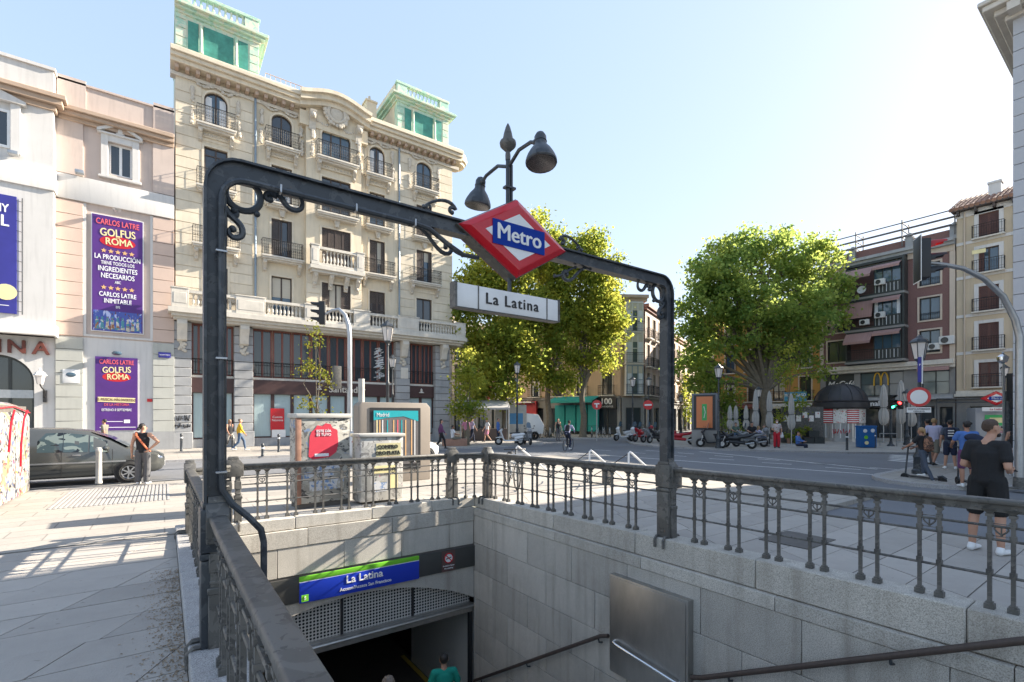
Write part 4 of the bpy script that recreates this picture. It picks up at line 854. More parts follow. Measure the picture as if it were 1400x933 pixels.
b = MB(); b.box(5.5, .31, .52, 6.3, .35, 1.0); b.build('white_window_poster', 'white', S, smooth=False)
text('Santander', .62, S, 'trimst', (10.2, .205, 3.66), ext=.02, bold=.006)
b = MB(); b.lathe([(0.02, .3), (.09, .2), (.06, .12), (.16, .04), (.17, 0), (.02, -.02)], 10, (8.35, .2, 3.62)); b.build('flame_emblem', 'trimst', S)
b = MB(); b.lathe([(0.02, .34), (.1, .22), (.06, .12), (.2, .04), (.21, 0), (.02, -.02)], 10, (15.7, .2, 3.6)); b.build('flame_emblem', 'trimst', S)
b = MB(); b.box(13.95, -.09, 4.6, 14.5, -.06, 5.4); b.build('plaque', 'trimst', S, bevel=.01)
gs = MB(); rr_ = random.Random(3)
for r_ in range(2):
    x = .4
    while x < 1.2:
        p = [(x + rr_.uniform(-.02, .1), -.078, 1.75 - r_ * .42 + rr_.uniform(-.16, .16)) for k in range(5)]; gs.tube(p, .018, 4); x += .09
gs.build('graffiti_tag', 'black', S)
gw = MB()
for k in range(40): z = 4.5 + 2.2 * k / 40; gw.tube([(12.1 + rr_.uniform(0, .5), .40, z), (12.4 + rr_.uniform(0, .5), .40, z + .12)], .03, 4)
gw.build('window_lettering', 'curtain', S)

# ================================================================ the theatre
T = thing('theatre_building', 'pink and white theatre building hung with tall purple posters', 'building', (0, FY, 0))
b = MB(); b.box(-24, .3, 0, .42, 16, 18.6); b.build('rear_block', 'pink', T, smooth=False)
wh = (-2.42, -1.42, 14.72, 16.42)
b = MB(); wall_holes(b, -4.5, .44, 5.95, 19.0, [wh], 0, .25); b.build('upper_wall', 'pink', T, smooth=False, fix=False)
b = MB(); wall_holes(b, -4.5, .44, 0, 5.95, [], 0, .25); b.build('lower_wall', 'pinkw', T, smooth=False, fix=False)
for a, c in ((-4.47, -3.42), (-.52, .44)):
    b = MB(); b.box(a, -.10, 14.25, c, .001, 17.0); b.build('pilaster', 'pink', T, smooth=False)
    for k in range(10):
        z = 6.0 + k * .69; b = MB(); b.box(a, -.10, z, c, .001, z + .665); b.build('pilaster_course', mat('pink_band', (.56, .43, .36), .88, .06, 1, .08, 25, dirt=.15), T, bevel=.008, segs=1)
    for k in range(8):
        z = 1.0 + k * .615; b = MB(); b.box(a, -.11, z, c, .001, z + .59); b.build('pilaster_course', 'greyr', T, bevel=.008, segs=1)
b = MB(); b.box(-4.45, -.16, 0, .44, 0, 1.0); b.build('plinth', 'greyst', T, smooth=False)
b = MB(); b.box(-4.47, -.15, 12.95, .44, 0, 14.2); b.build('white_band', 'pinkw', T, bevel=.02)
for p, z0, z1 in ((.2, 16.95, 17.15), (.42, 17.15, 17.35), (.55, 17.35, 17.55)):
    b = MB(); b.box(-4.47, -p, z0, .44, .2, z1); b.build('cornice', 'tan', T, bevel=.02, segs=1)
b = MB(); b.box(-4.47, -.12, 17.55, .44, .3, 18.9); b.box(-4.47, -.2, 18.9, .44, .35, 19.0); b.box(-4.4, -.2, 17.55, -3.3, -.1, 19.15); b.box(-.5, -.2, 17.55, .44, -.1, 19.15); b.build('parapet', 'pink', T, smooth=False)
window(T, wh[0], wh[1], wh[2], wh[3], .2, 'white', 'glass', 2, fr=.1)
b = MB(); a, c, z0, z1 = wh
b.box(a - .3, -.12, z0 - .15, a, .01, z1 + .35); b.box(c, -.12, z0 - .15, c + .3, .01, z1 + .35); b.box(a, -.12, z1, c, .01, z1 + .35); b.box(a - .4, -.2, z0 - .27, c + .4, .01, z0 - .15)
b.build('window_frame', 'pinkw', T, bevel=.015, segs=1)
b = MB(); u = (a + c) / 2; zb = z1 + .36
for s in (-1, 1): b.prism([(u + s * .95, zb), (u + s * .95, zb + .14), (u + s * .28, zb + .55), (u + s * .28, zb + .36)], -.28, .01, 'y')
b.box(u - .95, -.22, zb - .02, u + .95, .005, zb + .06); b.sphere((u, -.1, zb + .25), (.22, .12, .22), 10, 6); b.build('broken_pediment', 'pinkw', T, smooth=False)
for u in (-3.7, -6.0):
    b = MB(); b.box(u, -.5 - (.55 if u < -5 else 0), 14.25, u + .35, -.2 - (.55 if u < -5 else 0), 14.42); b.build('floodlight', 'galv', T, bevel=.02)
# recessed poster frame
b = MB(); b.box(-3.42, -.06, 6.02, -3.3, .0, 12.9); b.box(-.64, -.06, 6.02, -.52, 0, 12.9); b.box(-3.3, -.06, 6.02, -.64, 0, 6.12); b.build('poster_frame', 'pinkw', T, smooth=False)
def star(b, u, z, r, y):
    b.prism([(u + (r if k % 2 == 0 else r * .42) * math.sin(math.pi * k / 5), z + (r if k % 2 == 0 else r * .42) * math.cos(math.pi * k / 5)) for k in range(10)], y - .005, y, 'y')
PO = thing('theatre_poster', 'tall purple theatre poster with gold stars, the upper one on the pink wall', 'poster', (-2.02, FY - .10, 9.38), group='purple theatre posters')
b = MB(); b.box(-1.05, 0, -3.02, 1.05, .06, 3.06); b.build('banner', 'purple', PO, smooth=False)
b = MB(); b.box(-1.09, .01, -3.06, 1.09, .07, 3.1); b.build('banner_frame', 'white', PO, smooth=False)
def logo(P, z, k, y=-.012):
    text('CARLOS LATRE', .42 * k, P, 'posterpink', (0, y, z), bold=.012, sx=.62)
    b = MB(); b.lathe([(.62 * k, 0), (.62 * k, .004)], 24); o = b.build('red_oval', 'red', P, (0, y + .006, z - .98 * k), (R(90), 0, 0)); o.scale = (1.2, .5, 1)
    text('GOLFUS', .56 * k, P, 'postercream', (0, y, z - .52 * k), (R(90), R(-3), 0), bold=.02, sx=.72); text('ROMA', .50 * k, P, 'postercream', (.05, y, z - .98 * k), (R(90), R(-2), 0), bold=.02, sx=.8); text('DE', .14 * k, P, 'postercream', (0, y - .002, z - .75 * k))
logo(PO, 2.72, 1.0)
b = MB()
for z in (1.22, -.72):
    for k in range(5): star(b, -.58 + .29 * k, z, .13, -.004)
b.build('gold_stars', 'starm', PO, smooth=False)
for s, z, q in (('LA PRODUCCIÓN', .88, .36), ('TIENE TODOS LOS', .58, .25), ('INGREDIENTES', .26, .37), ('NECESARIOS', -.10, .37), ('ABC', -.40, .2), ('CARLOS LATRE', -1.08, .34), ('INIMITABLE', -1.42, .34), ('EFE', -1.72, .18)): text(s, q, PO, 'posterwhite', (0, -.006, z), bold=.01, sx=.66)
b = MB(); b.box(-1.0, -.004, -3.0, 1.0, 0, -1.95); b.build('stage_photo', patchmat('stage_photo', (.06, .10, .38), [((.45, .5, .75), 1.1, .58), ((.12, .05, .05), 2.5, .6), ((.6, .55, .45), 2.8, .64), ((.1, .35, .35), 2.2, .66)], 1.6, stretch=(2.5, 1, .8)), PO, smooth=False)
b = MB(); rr_ = random.Random(5)
for k in range(9): x = -.85 + .21 * k; b.lathe([(.10, -2.95), (.06, -2.65), (.075, -2.5), (.03, -2.42), (.05, -2.36), (.02, -2.29)], 6, (x, -.012, rr_.uniform(-.02, .04)))
o = b.build('printed_figures', patchmat('costumes', (.5, .45, .36), [((.07, .25, .3), 1, .5), ((.3, .12, .06), 1.3, .58), ((.6, .6, .55), 1.1, .6)], 2.5), PO); o.scale = (1, .25, 1)
P2 = copy_dummy = thing('theatre_poster', 'smaller purple theatre poster low on the wall behind the parked-up traffic' if False else 'smaller purple theatre poster low on the white wall above the grey car', 'poster', (-2.07, FY - .06, 3.05), group='purple theatre posters')
b = MB(); b.box(-.88, 0, -1.95, .88, .05, 1.95); b.build('banner', 'purple', P2, smooth=False)
logo(P2, 1.68, .80, -.006)
b = MB(); b.cbox((0, -.01, -.32), (1.55, .012, .26), ry=R(1.5)); b.build('cream_strip', 'postercream', P2, smooth=False)
text('EL MUSICAL MÁS DIVERTIDO', .2, P2, 'letterbrown', (0, -.02, -.32), (R(90), R(1.5), 0), sx=.62); text('DE LA HISTORIA', .19, P2, 'posterpink', (0, -.006, -.58), sx=.75); text('ESTRENO 8 SEPTIEMBRE', .19, P2, 'posterwhite', (0, -.006, -.86), sx=.62)
b = MB(); b.box(-.6, -.006, -1.49, .25, 0, -1.46); b.box(.3, -.006, -1.56, .55, 0, -1.38); b.box(-.7, -.006, -1.8, .8, 0, -1.77); b.build('small_print', 'posterwhite', P2, smooth=False)
b = MB(); b.lathe([(.10, 0), (.2, .05), (.22, .12), (.15, .2)], 10); b.build('poster_lamp', 'blueglass', T, (-2.05, -.35, 5.08))
b = MB(); b.lathe([(.06, 0), (.18, .1), (.2, .14)], 10); b.build('poster_lamp', 'galv', T, (-2.05, -.45, 12.62))
# projecting left part
b = MB(); b.box(-24, -.62, 5.8, -4.47, .3, 19.0); b.build('projecting_wall', 'pinkw', T, smooth=False)
b = MB(); wall_holes(b, -24, -4.5, 0, 5.82, [(-7.9, -5.25, 0, 4.85)], -.02, .3); b.build('lower_wall', 'pinkw', T, smooth=False, fix=False)
b = MB(); cx, rx = -6.575, 1.325
for s in (-1, 1): b.prism([(cx + s * rx * math.cos(R(a)), 3.55 + 1.3 * math.sin(R(a))) for a in range(0, 91, 10)] + [(cx + s * rx, 4.851)], -.018, .25, 'y')
b.build('arch_corner', 'pinkw', T, smooth=False)
f = window(T, -7.9, -5.25, 0, 4.85, .26, 'darkbay', 'glass', 3, fr=.1, arch=1.3); b = MB(); b.box(-7.85, .14, 2.75, -5.3, .2, 3.15); b.build('transom', 'galv', f, smooth=False)
for p, z0, z1 in ((.78, 6.05, 6.35), (.86, 5.8, 6.05)):
    b = MB(); b.box(-24, -p - .1, z0, -4.35, 0, z1); b.build('marquee_edge', 'pinkw', T, bevel=.03, segs=2)
b = MB(); b.box(-24, -.72, 13.0, -4.40, .2, 14.1); b.build('white_band', 'pinkw', T, bevel=.02)
for p, z0, z1 in ((.75, 16.95, 17.2), (1.0, 17.2, 17.45), (1.15, 17.45, 17.65)):
    b = MB(); b.box(-24, -p, z0, -3.95 + (p - 1.15), .2, z1); b.build('cornice', 'tan', T, bevel=.02, segs=1)
b = MB(); b.box(-24, -.68, 17.65, -4.45, .2, 19.0); b.box(-24, -.78, 18.9, -4.38, .2, 19.05); b.build('parapet', 'pinkw', T, smooth=False)
window(T, -7.35, -5.95, 14.6, 16.4, -.63, 'white', 'glass', 2, fr=.12)
b = MB(); b.box(-7.7, -.78, 14.4, -7.35, -.61, 16.75); b.box(-5.95, -.78, 14.4, -5.6, -.61, 16.75); b.prism([(-7.9, 16.75), (-5.4, 16.75), (-5.4, 16.9), (-6.65, 17.35), (-7.9, 16.9)], -.9, -.61, 'y'); b.build('window_frame', 'pinkw', T, bevel=.015, segs=1)
PB = thing('theatre_banner', 'large blue banner with white letters at the far left of the theatre', 'banner', (-7.2, FY - .72, 9.5))
b = MB(); b.box(-2.6, 0, -2.75, 1.45, .08, 2.85); b.build('banner', 'bluep', PB, smooth=False)
text('MY', .55, PB, 'posterwhite', (.92, -.01, 2.2), bold=.02, sx=.7); text('L', .75, PB, 'posterwhite', (1.05, -.01, 1.6), bold=.03, sx=.8)
b = MB(); b.lathe([(.38, 0), (.38, .01)], 16); b.build('yellow_emblem', 'postercream', PB, (1.1, -.01, -1.75), (R(90), 0, 0)); b = MB(); b.box(.2, -.01, -2.4, 1.2, 0, -2.37); b.build('small_print', 'posterwhite', PB, smooth=False)
b = MB()
for k in range(12): b.tube([(1.45, 0, -2.6 + k * .48), (1.62, .06, -2.62 + k * .48)], .012, 4)
b.tube([(1.64, .06, -2.75), (1.64, .06, 2.85)], .02, 5); b.build('banner_ties', 'iron', PB)
for ch, x in (('L', -11.5), ('A', -10.7), ('L', -9.3), ('A', -8.5), ('T', -7.7), ('I', -6.45), ('N', -5.85), ('A', -5.0)): text(ch, .92, T, 'letterbrown', (x, -.10, 5.22), ext=.06, bold=.03, name='sign_letter')
b = MB(); b.box(-4.2, -.13, 3.55, -3.55, -.09, 4.25); b.build('tile_plaque', 'white', T, bevel=.01); b = MB(); b.sphere((-3.88, -.135, 3.98), (.2, .02, .12), 10, 6); b.build('plaque_picture', 'blueglass', T)
b = MB(); b.box(-.28, -.16, 5.12, .28, -.12, 5.42); b.build('street_name_plate', 'bluep', T, bevel=.01); text('CALLE DE TOLEDO', .09, T, 'posterwhite', (0, -.17, 5.27), sx=.6)
b = MB(); b.box(-.78, -.06, 2.65, -.55, -.02, 2.82); b.build('small_red_sign', 'red', T, smooth=False)
WL = thing('wall_lantern', 'cream wall lantern on a black bracket beside the theatre arch', 'lamp', (-4.85, FY - .12, 3.0))
b = MB(); b.tube([(0, 0, -.2), (0, -.2, -.1), (.05, -.35, .1), (-.05, -.45, .28), (-.1, -.5, .42)], .035, 6); b.box(-.07, -.05, -.45, .07, .1, .15); b.build('bracket', 'black', WL)
b = MB(); b.lathe([(.12, .42), (.2, .85)], 6, (-.1, -.5, 0)); b.build('lantern_glass', 'frost', WL, smooth=False); b = MB(); b.lathe([(.27, .85), (.16, 1.02), (.05, 1.08), (.05, 1.18), (.01, 1.22)], 6, (-.1, -.5, 0)); b.build('lantern_cap', 'white', WL, smooth=False)
# ================================================================ buildings across the square
def face_thing(name, label, pl, pr, cat='building'):
    """thing standing at the left end of a facade that runs to the right end as seen from the street"""
    d = Vector(pr) - Vector(pl); return thing(name, label, cat, (pl[0], pl[1], 0), math.atan2(d.y, d.x)), d.length
def ac_unit(B, u, y, z, s=1.):
    b = MB(); b.box(u - .42 * s, y - .32, z, u + .42 * s, y, z + .58 * s); o = b.build('air_conditioner', 'acw', B, bevel=.02, segs=1)
    f = MB(); f.lathe([(.2 * s, 0), (.2 * s, .01)], 16); f.torus((0, 0, .012), .2 * s, .015, 'z', 16, 4); f.build('fan_grille', 'lensoff', o, (u - .1 * s, y - .33, z + .29 * s), (R(90), 0, 0))
def awning(B, u0, u1, z, drop, out, y=0., m='awn'):
    b = MB(); n = 1; vs = [(u0, y, z), (u1, y, z), (u1, y - out, z - drop), (u0, y - out, z - drop), (u0, y, z - .03), (u1, y, z - .03), (u1, y - out, z - drop - .03), (u0, y - out, z - drop - .03)]
    b.add(vs, [(0, 1, 2, 3), (4, 5, 6, 7), (0, 1, 5, 4), (1, 2, 6, 5), (2, 3, 7, 6), (3, 0, 4, 7)]); b.box(u0, y - out - .01, z - drop - .2, u1, y - out, z - drop); o = b.build('awning', m, B, smooth=False)
# ---- brown brick block with dark glazed bays over the burger restaurant
K, W_ = face_thing('apartment_block', 'brown brick apartment block with dark glazed bays over the burger restaurant', (50, 19.9), (50, 10.35))
b = MB(); b.box(0, .5, 0, W_, 14, 15.6); b.build('rear_block', 'brick', K, smooth=False)
wr = [(7.35, 8.65, z, z + 1.8) for z in (6.98, 9.62, 12.42)]; wl_ = [(.65, 2.25, z, z + 1.9) for z in (6.8, 9.5, 12.3)]
b = MB(); wall_holes(b, 0, 9.22, 6.3, 14.8, wr + wl_, 0, .3); b.build('brick_wall', 'brick', K, smooth=False, fix=False)
b = MB(); b.box(9.22, -.06, 6.3, W_, .3, 15.2); b.box(-.02, -.05, 6.3, .3, .3, 14.8); b.build('pale_pilaster', 'lightpl', K, smooth=False)
for h in wr + wl_:
    f = window(K, *h, y=.2, m='darkbay', g='blueglass' if h[0] > 5 else 'glass', cols=2, fr=.07)
    b = MB(); a, c, z0, z1 = h; b.box(a - .13, -.07, z0 - .13, a, .01, z1 + .13); b.box(c, -.07, z0 - .13, c + .13, .01, z1 + .13); b.box(a, -.07, z1, c, .01, z1 + .13); b.box(a, -.07, z0 - .13, c, .01, z0); b.build('window_frame', 'lightpl', K, bevel=.01, segs=1)
    if a > 5: iron_balcony(K, a + .02, c - .02, z0, .04, .55, .02, sp=.14, fancy=False)
awning(K, .7, 2.2, 11.35, 1.05, .7, .05)
ac_unit(K, 8.3, -.02, 7.15, .9); ac_unit(K, 9.1, -.05, 7.5, 1.1)
# dark bay: three storeys of terrace and glazing
b = MB(); b.box(2.4, -.5, 6.35, 6.6, .4, 6.65); b.box(2.4, -.5, 15.0, 6.6, .4, 15.2); b.box(2.4, .2, 6.4, 6.6, .45, 15.1); b.box(6.45, -.9, 6.35, 6.6, .4, 15.1); b.box(2.4, -.9, 6.35, 2.5, .4, 15.1); b.build('bay_frame', 'darkbay', K, smooth=False)
for k, z in enumerate((6.5, 9.28, 12.06)):
    b = MB(); b.box(2.35, -.98, z - .08, 6.65, .3, z + .1); b.build('bay_floor', 'shopgrey', K, smooth=False)
    b = MB(); b.box(2.5, -.95, z + .1, 6.45, -.9, z + .25); b.build('bay_rail', 'darkbay', K, smooth=False); b = MB(); b.box(2.5, -.95, z + 2.5, 6.45, -.85, z + 2.7); b.build('bay_lintel', 'darkbay', K, smooth=False)
    iron_balcony(K, 2.5, 4.45, z + .1, .04, 1.0, -.9, 'darkbay', .12, False)
    window(K, 4.5, 6.4, z + 1.0, z + 2.55, -.86, 'darkbay', 'blueglass', 3, fr=.06, curtain=.25 if k == 1 else 0)
    b = MB(); b.box(4.5, -.9, z + .1, 6.4, -.84, z + 1.0); b.build('bay_panel', 'darkbay', K, smooth=False)
    for q_ in range(7): b = MB(); b.box(4.6 + q_ * .26, -.93, z + .2, 4.64 + q_ * .26, -.9, z + .95); b.build('bay_bar', 'curtain' if q_ % 2 else 'galv', K, smooth=False)
    window(K, 2.6, 4.4, z + .15, z + 2.5, .15, 'darkbay', 'glass', 2, curtain=.3)
    ac_unit(K, 5.0, -.95, z + .85, .85) if k else None
    awning(K, 2.45, 4.45, z + 2.62, (.85, 1.35, .75)[k], .75 if k != 1 else .3, -.9)
    awning(K, 4.5, 6.4, z + 2.62, .3, .5, -.9)
ac_unit(K, 3.9, -.95, 9.7, .8)
b = MB(); b.lathe([(.02, 0), (.2, .04), (.34, .12), (.33, .13), (.2, .06), (.0, .02)], 16); b.build('satellite_dish', 'acw', K, (3.7, -1.05, 12.75), (R(80), 0, 0))
for p, z0, z1, m in ((.1, 14.8, 15.25, 'lightpl'), (.35, 15.25, 15.5, 'greyst'), (.55, 15.5, 15.75, 'greyst')):
    b = MB(); b.box(-.05, -p, z0, W_, .4, z1); b.build('cornice', m, K, smooth=False)
b = MB(); b.box(0, .2, 15.75, W_, .5, 16.55); b.build('brick_parapet', 'brick', K, smooth=False)
for u in (0, 2.3, 6.4, 9.2):
    b = MB(); b.box(u, .05, 15.75, u + .5, .6, 16.75); b.sphere((u + .25, .3, 16.9), .2, 8, 6); b.build('parapet_post', 'greyst', K, smooth=False)
b = MB(); b.box(3, 3, 15.6, 9.4, 9, 17.2); b.build('roof_house', 'lightpl', K, smooth=False)
pg = MB()
for y in (-.1, 1.6): 
    for z in (16.75, 17.35, 17.95): pg.tube([(-.5, y, z), (W_ + .1, y, z)], .05, 5)
for k in range(4):
    u = -.4 + k * (W_ + .4) / 3
    for y in (-.1, 1.6): pg.tube([(u, y, 16.0), (u, y, 18.2)], .05, 5)
    for z in (16.75, 17.35, 17.95): pg.tube([(u, -.1, z), (u, 1.6, z)], .04, 5)
pg.build('roof_pergola', 'iron2', K)
# shop front
b = MB(); wall_holes(b, 0, W_, 0, 6.32, [(.45, 2.75, 3.75, 5.66), (3.2, 6.3, 3.55, 5.66), (7.5, 9.2, 3.65, 5.6), (.5, 5.8, 0, 2.6), (6.3, 8.3, 0, 2.65), (8.6, 9.4, 0, 2.6)], 0, .3); b.build('shop_wall', 'shopgrey', K, smooth=False, fix=False)
b = MB(); b.box(-.05, -.5, 5.95, W_, .1, 6.32); b.box(-.05, -.3, 5.7, W_, .1, 5.95); b.build('shop_ledge', 'trimst', K, bevel=.02, segs=1)
b = MB(); b.box(-.05, -.75, 3.2, W_ + .02, .05, 3.4); b.box(7.2, -.75, 3.4, W_ + .02, -.65, 3.55); b.build('canopy', 'greyst', K, smooth=False)
b = MB(); b.box(.1, -.72, 2.62, 6.1, -.4, 3.2); b.build('sign_fascia', 'black', K, smooth=False)
text("McDonald's", .62, K, 'white', (4.1, -.74, 2.92), ext=.03, bold=.022)
b = MB(); b.box(.45, .1, 3.75, 2.75, .2, 5.66); b.build('cafe_panel', 'darkbay', K, smooth=False)
text('McCafé', .78, K, 'white', (1.65, .08, 4.75), ext=.02, bold=.006, shear=.3, sx=.9)
b = MB(); b.tube([(.85, .07, 4.2), (1.6, .07, 4.32), (2.0, .07, 4.35)], .03, 5); b.build('sign_stroke', 'white', K)
for u0, u1, n_ in ((3.2, 6.3, 3), (7.5, 9.2, 2)):
    window(K, u0, u1, 3.6, 5.64, .2, 'darkbay', 'shopglass', n_, 2, fr=.06)
b = MB()
for s in (-1, 1):
    b.tube([(4.72 + s * .26 - .24, .05, 4.5)] + [(4.72 + s * .26 + .24 * math.cos(R(a)), .05, 4.85 + .75 * math.sin(R(a))) for a in range(180, -1, -15)] + [(4.72 + s * .26 + .24, .05, 4.5)], .055, 6)
b.build('golden_arches', 'yellow', K)
awning(K, 7.3, 9.3, 5.95, .28, .5, -.05)
for u0, u1 in ((.5, 5.8), (6.3, 8.3), (8.6, 9.4)): window(K, u0, u1, .05, 2.55, .28, 'darkbay', 'glass', max(1, int((u1 - u0) / 1.1)), fr=.08)
# ---- sand coloured house with brown shutters
Cb, W_ = face_thing('apartment_house', 'sand coloured house with brown shutters and a tiled roof on the right', (50, 10.3), (50, -4))
b = MB(); b.box(0.02, .5, 0, W_, 14, 17.6); b.build('rear_block', 'creamb', Cb, smooth=False)
cwin = [(a, a + 1.1, z0, z1) for a in (1.28, 4.5, 7.8) for z0, z1 in ((4.05, 5.9), (6.85, 8.85), (9.75, 11.65), (12.65, 14.5), (15.3, 17.1))]
b = MB(); wall_holes(b, 0.02, W_, 3.7, 17.6, cwin, 0, .3); b.build('wall', 'creamb', Cb, smooth=False, fix=False)
for i, (a, c, z0, z1) in enumerate(cwin):
    f = window(Cb, a, c, z0, z1, .2, 'wood', 'blueglass', 2)
    if not (a < 2 and abs(z0 - 12.65) < .1): shutter(Cb, a + .01, c - .01, z0 + .01, z1 - .01, .1, mat('brown_shutter', (.115, .05, .04), .6, .12, 6), 2)
    else: shutter(Cb, a + .01, a + .3, z0, z1, .1, MATS['brown_shutter'], 1)
    b = MB(); b.box(a - .25, -.05, z0, a, .01, z1 + .22); b.box(c, -.05, z0, c + .25, .01, z1 + .22); b.box(a, -.05, z1, c, .01, z1 + .22); b.build('window_surround', 'pinkw', Cb, smooth=False)
    b = MB(); b.box(a - .35, -.4, z0 - .1, c + .35, 0, z0); b.build('balcony_slab', 'trimst', Cb, smooth=False); iron_balcony(Cb, a - .32, c + .32, z0, .38, .95, fancy=False, sp=.13)
for z in (6.7, 9.55, 12.5, 15.15):
    b = MB(); b.box(0.02, -.06, z - .12, W_, .01, z + .1); b.build('string_course', 'pinkw', Cb, smooth=False)
b = MB(); b.box(0.02, -.05, 17.15, W_, .01, 17.6); b.build('frieze', 'pinkw', Cb, smooth=False)
for u in (.3, 3.0, 6.2):
    b = MB(); b.tube([(u + .2, -.1, 3.9), (u + .2, -.1, 17.5)], .05, 6); b.build('drain_pipe', 'wood' if u > 1 else 'lightpl', Cb)
b = MB(); b.box(-.2, -.55, 17.6, W_, .2, 17.72)
for k in range(12): b.box(.1 + k * 1.0, -.5, 17.3, .25 + k * 1.0, 0, 17.6)
b.build('eaves', 'wood', Cb, smooth=False)
rf = MB(); n = 0
for k in range(34):
    u = -.2 + k * .3; 
    for j in range(4): rf.tube([(u, -.6 + j * .85, 17.76 + j * .42), (u, .32 + j * .85, 18.17 + j * .42 + .04)], [.15, .13], 6)
rf.add([(-.3, -.55, 17.73), (W_, -.55, 17.73), (W_, 3, 19.4), (-.3, 3, 19.4)], [(0, 1, 2, 3)]); o = rf.build('roof_tiles', 'tile', Cb); o['kind'] = 'stuff'
b = MB(); b.box(1.6, 1.2, 18.3, 2.3, 1.9, 19.6); b.box(1.55, 1.15, 19.6, 2.35, 1.95, 19.75); b.build('chimney', 'pinkw', Cb, smooth=False)
b = MB(); b.tube([(3.5, 2.2, 18.5), (3.5, 2.2, 20.9), (3.35, 2.1, 21.2)], .2, 10); b.build('flue', 'galv', Cb)
b = MB(); wall_holes(b, 0.02, W_, 0, 3.7, [(.8, 2.0, 0, 2.6), (3.2, 6.0, 0, 2.6), (7.5, 10, 0, 2.6)], -.04, .4); b.build('shop_wall', 'shopgrey', Cb, smooth=False, fix=False)
b = MB(); b.box(0.02, -.7, 3.35, W_, .02, 3.55); b.box(.02, -.25, 3.55, W_, .02, 3.8); b.build('canopy', 'trimst', Cb, smooth=False)
for u0, u1 in ((.8, 2.0), (3.2, 6.0), (7.5, 10)): window(Cb, u0, u1, .02, 2.58, .3, 'darkbay', 'shopglass', 2)
b = MB(); b.box(1.0, -.5, 14.05, 1.75, -.47, 14.35) ; b.build('yellow_notice', 'postercream', Cb, smooth=False)
# ---- generic old Madrid front
def front(name, label, pl, pr, h, m, cols, floors, z1=3.9, ground='shopgrey', sh='wood', depth=9., eave='tan', wu=1.05, bal=True, arch=0.):
    B, W = face_thing(name, label, pl, pr); b = MB(); b.box(0.01, .4, 0, W - .01, depth, h); b.build('rear_block', m, B, smooth=False)
    fh = (h - .5 - z1) / floors; hs = []
    for k in range(floors):
        for c in range(cols):
            u = W * (c + .5) / cols; hs.append((u - wu / 2, u + wu / 2, z1 + k * fh + .08, z1 + k * fh + min(2.35, fh * .8)))
    b = MB(); wall_holes(b, 0.01, W - .01, z1, h, hs, 0, .25); b.build('wall', m, B, smooth=False, fix=False)
    for i, q_ in enumerate(hs):
        window(B, *q_, y=.18, m=sh, g='glass' if i % 3 else 'blueglass', cols=2, fr=.08, curtain=.3 if i % 4 == 1 else 0, blind=(0, .3, 0, .55, 0, .2, 0)[i % 7])
        if i % 5 == 2: shutter(B, q_[0] + .01, q_[1] - .01, q_[2] + .01, q_[3] - .01, .08, sh, 2)
        s = MB(); a, c, z0, zt = q_; s.box(a - .12, -.04, z0, a, .01, zt + .14); s.box(c, -.04, z0, c + .12, .01, zt + .14); s.box(a, -.04, zt, c, .01, zt + .14); s.build('window_surround', 'lightpl', B, smooth=False)
        if bal: s = MB(); s.box(a - .3, -.42, z0 - .12, c + .3, 0, z0 - .02); s.build('balcony_slab', 'trimst', B, smooth=False); iron_balcony(B, a - .27, c + .27, z0 - .02, .4, .95, fancy=False, sp=.14)
    b = MB(); b.box(-.1, -.4, h - .3, W + .1, .3, h); b.box(-.05, -.2, h - .55, W + .05, .2, h - .3); b.build('eaves', eave, B, smooth=False)
    n = max(2, int(W / 2.6)); gh = [(W * k / n + .35, W * (k + 1) / n - .35, 0, 2.75) for k in range(n)]
    b = MB(); wall_holes(b, 0.01, W - .01, 0, z1 - .12, gh, -.03, .3); b.box(0.01, -.22, z1 - .3, W - .01, .1, z1 - .1); b.build('ground_floor_wall', ground, B, smooth=False, fix=False)
    for q_ in gh: window(B, *q_[:2], .03, 2.72, .2, 'darkbay', 'glass', 2)
    return B, W, gh
Oc, W_, gh = front('ochre_house', 'ochre yellow house with white window frames behind the large plane tree', (50, 32.6), (50, 19.93), 13.2, 'ochre', 5, 3, 3.3, sh='wood')
b = MB(); b.box(9.7, -.5, 3.3, 11.7, -.42, 4.2); b.build('blue_shop_sign', mat('light_blue_sign', (.05, .30, .50), .4, .04, 3), Oc, smooth=False); text('MODA BASO', .42, Oc, 'posterwhite', (10.7, -.51, 3.88), bold=.01, sx=.8); text('Señora', .26, Oc, 'posterwhite', (10.7, -.51, 3.5), sx=.9)
for u0, u1 in ((.3, 2.6), (2.9, 5.4), (5.6, 8.0), (8.3, 12.4)): awning(Oc, u0, u1, 3.15, .35, 1.3, -.1, 'trimst' if u0 > 8 else 'redwood')
H1, W_, gh = front('corner_house', 'peach corner house with iron balconies over a grey stone ground floor', (32.0, 46.0), (36.3, 32.2), 13.4, 'orange', 5, 3, 3.9, wu=1.1, sh='darkbay')
b = MB(); b.box(12.0, -.3, 2.6, 14.1, -.1, 3.75); b.build('black_shop_sign', 'black', H1, smooth=False); text('100', .85, H1, 'white', (13.05, -.31, 3.3), bold=.02); text('MONTADITOS', .24, H1, 'white', (13.05, -.31, 2.8), sx=.95)
H2, W2 = face_thing('corner_bay_house', 'narrow chamfered corner of the peach house with a glazed bay on each floor', (36.3, 32.2), (38.4, 30.9))
b = MB(); b.box(0, .3, 0, W2, 3, 13.4); b.build('wall', 'orange', H2, smooth=False); b = MB(); b.box(-.2, -.5, 13.4, W2 + .2, 1, 13.7); b.box(-.1, -.3, 13.1, W2 + .1, 1, 13.4); b.build('eaves', 'tan', H2, smooth=False)
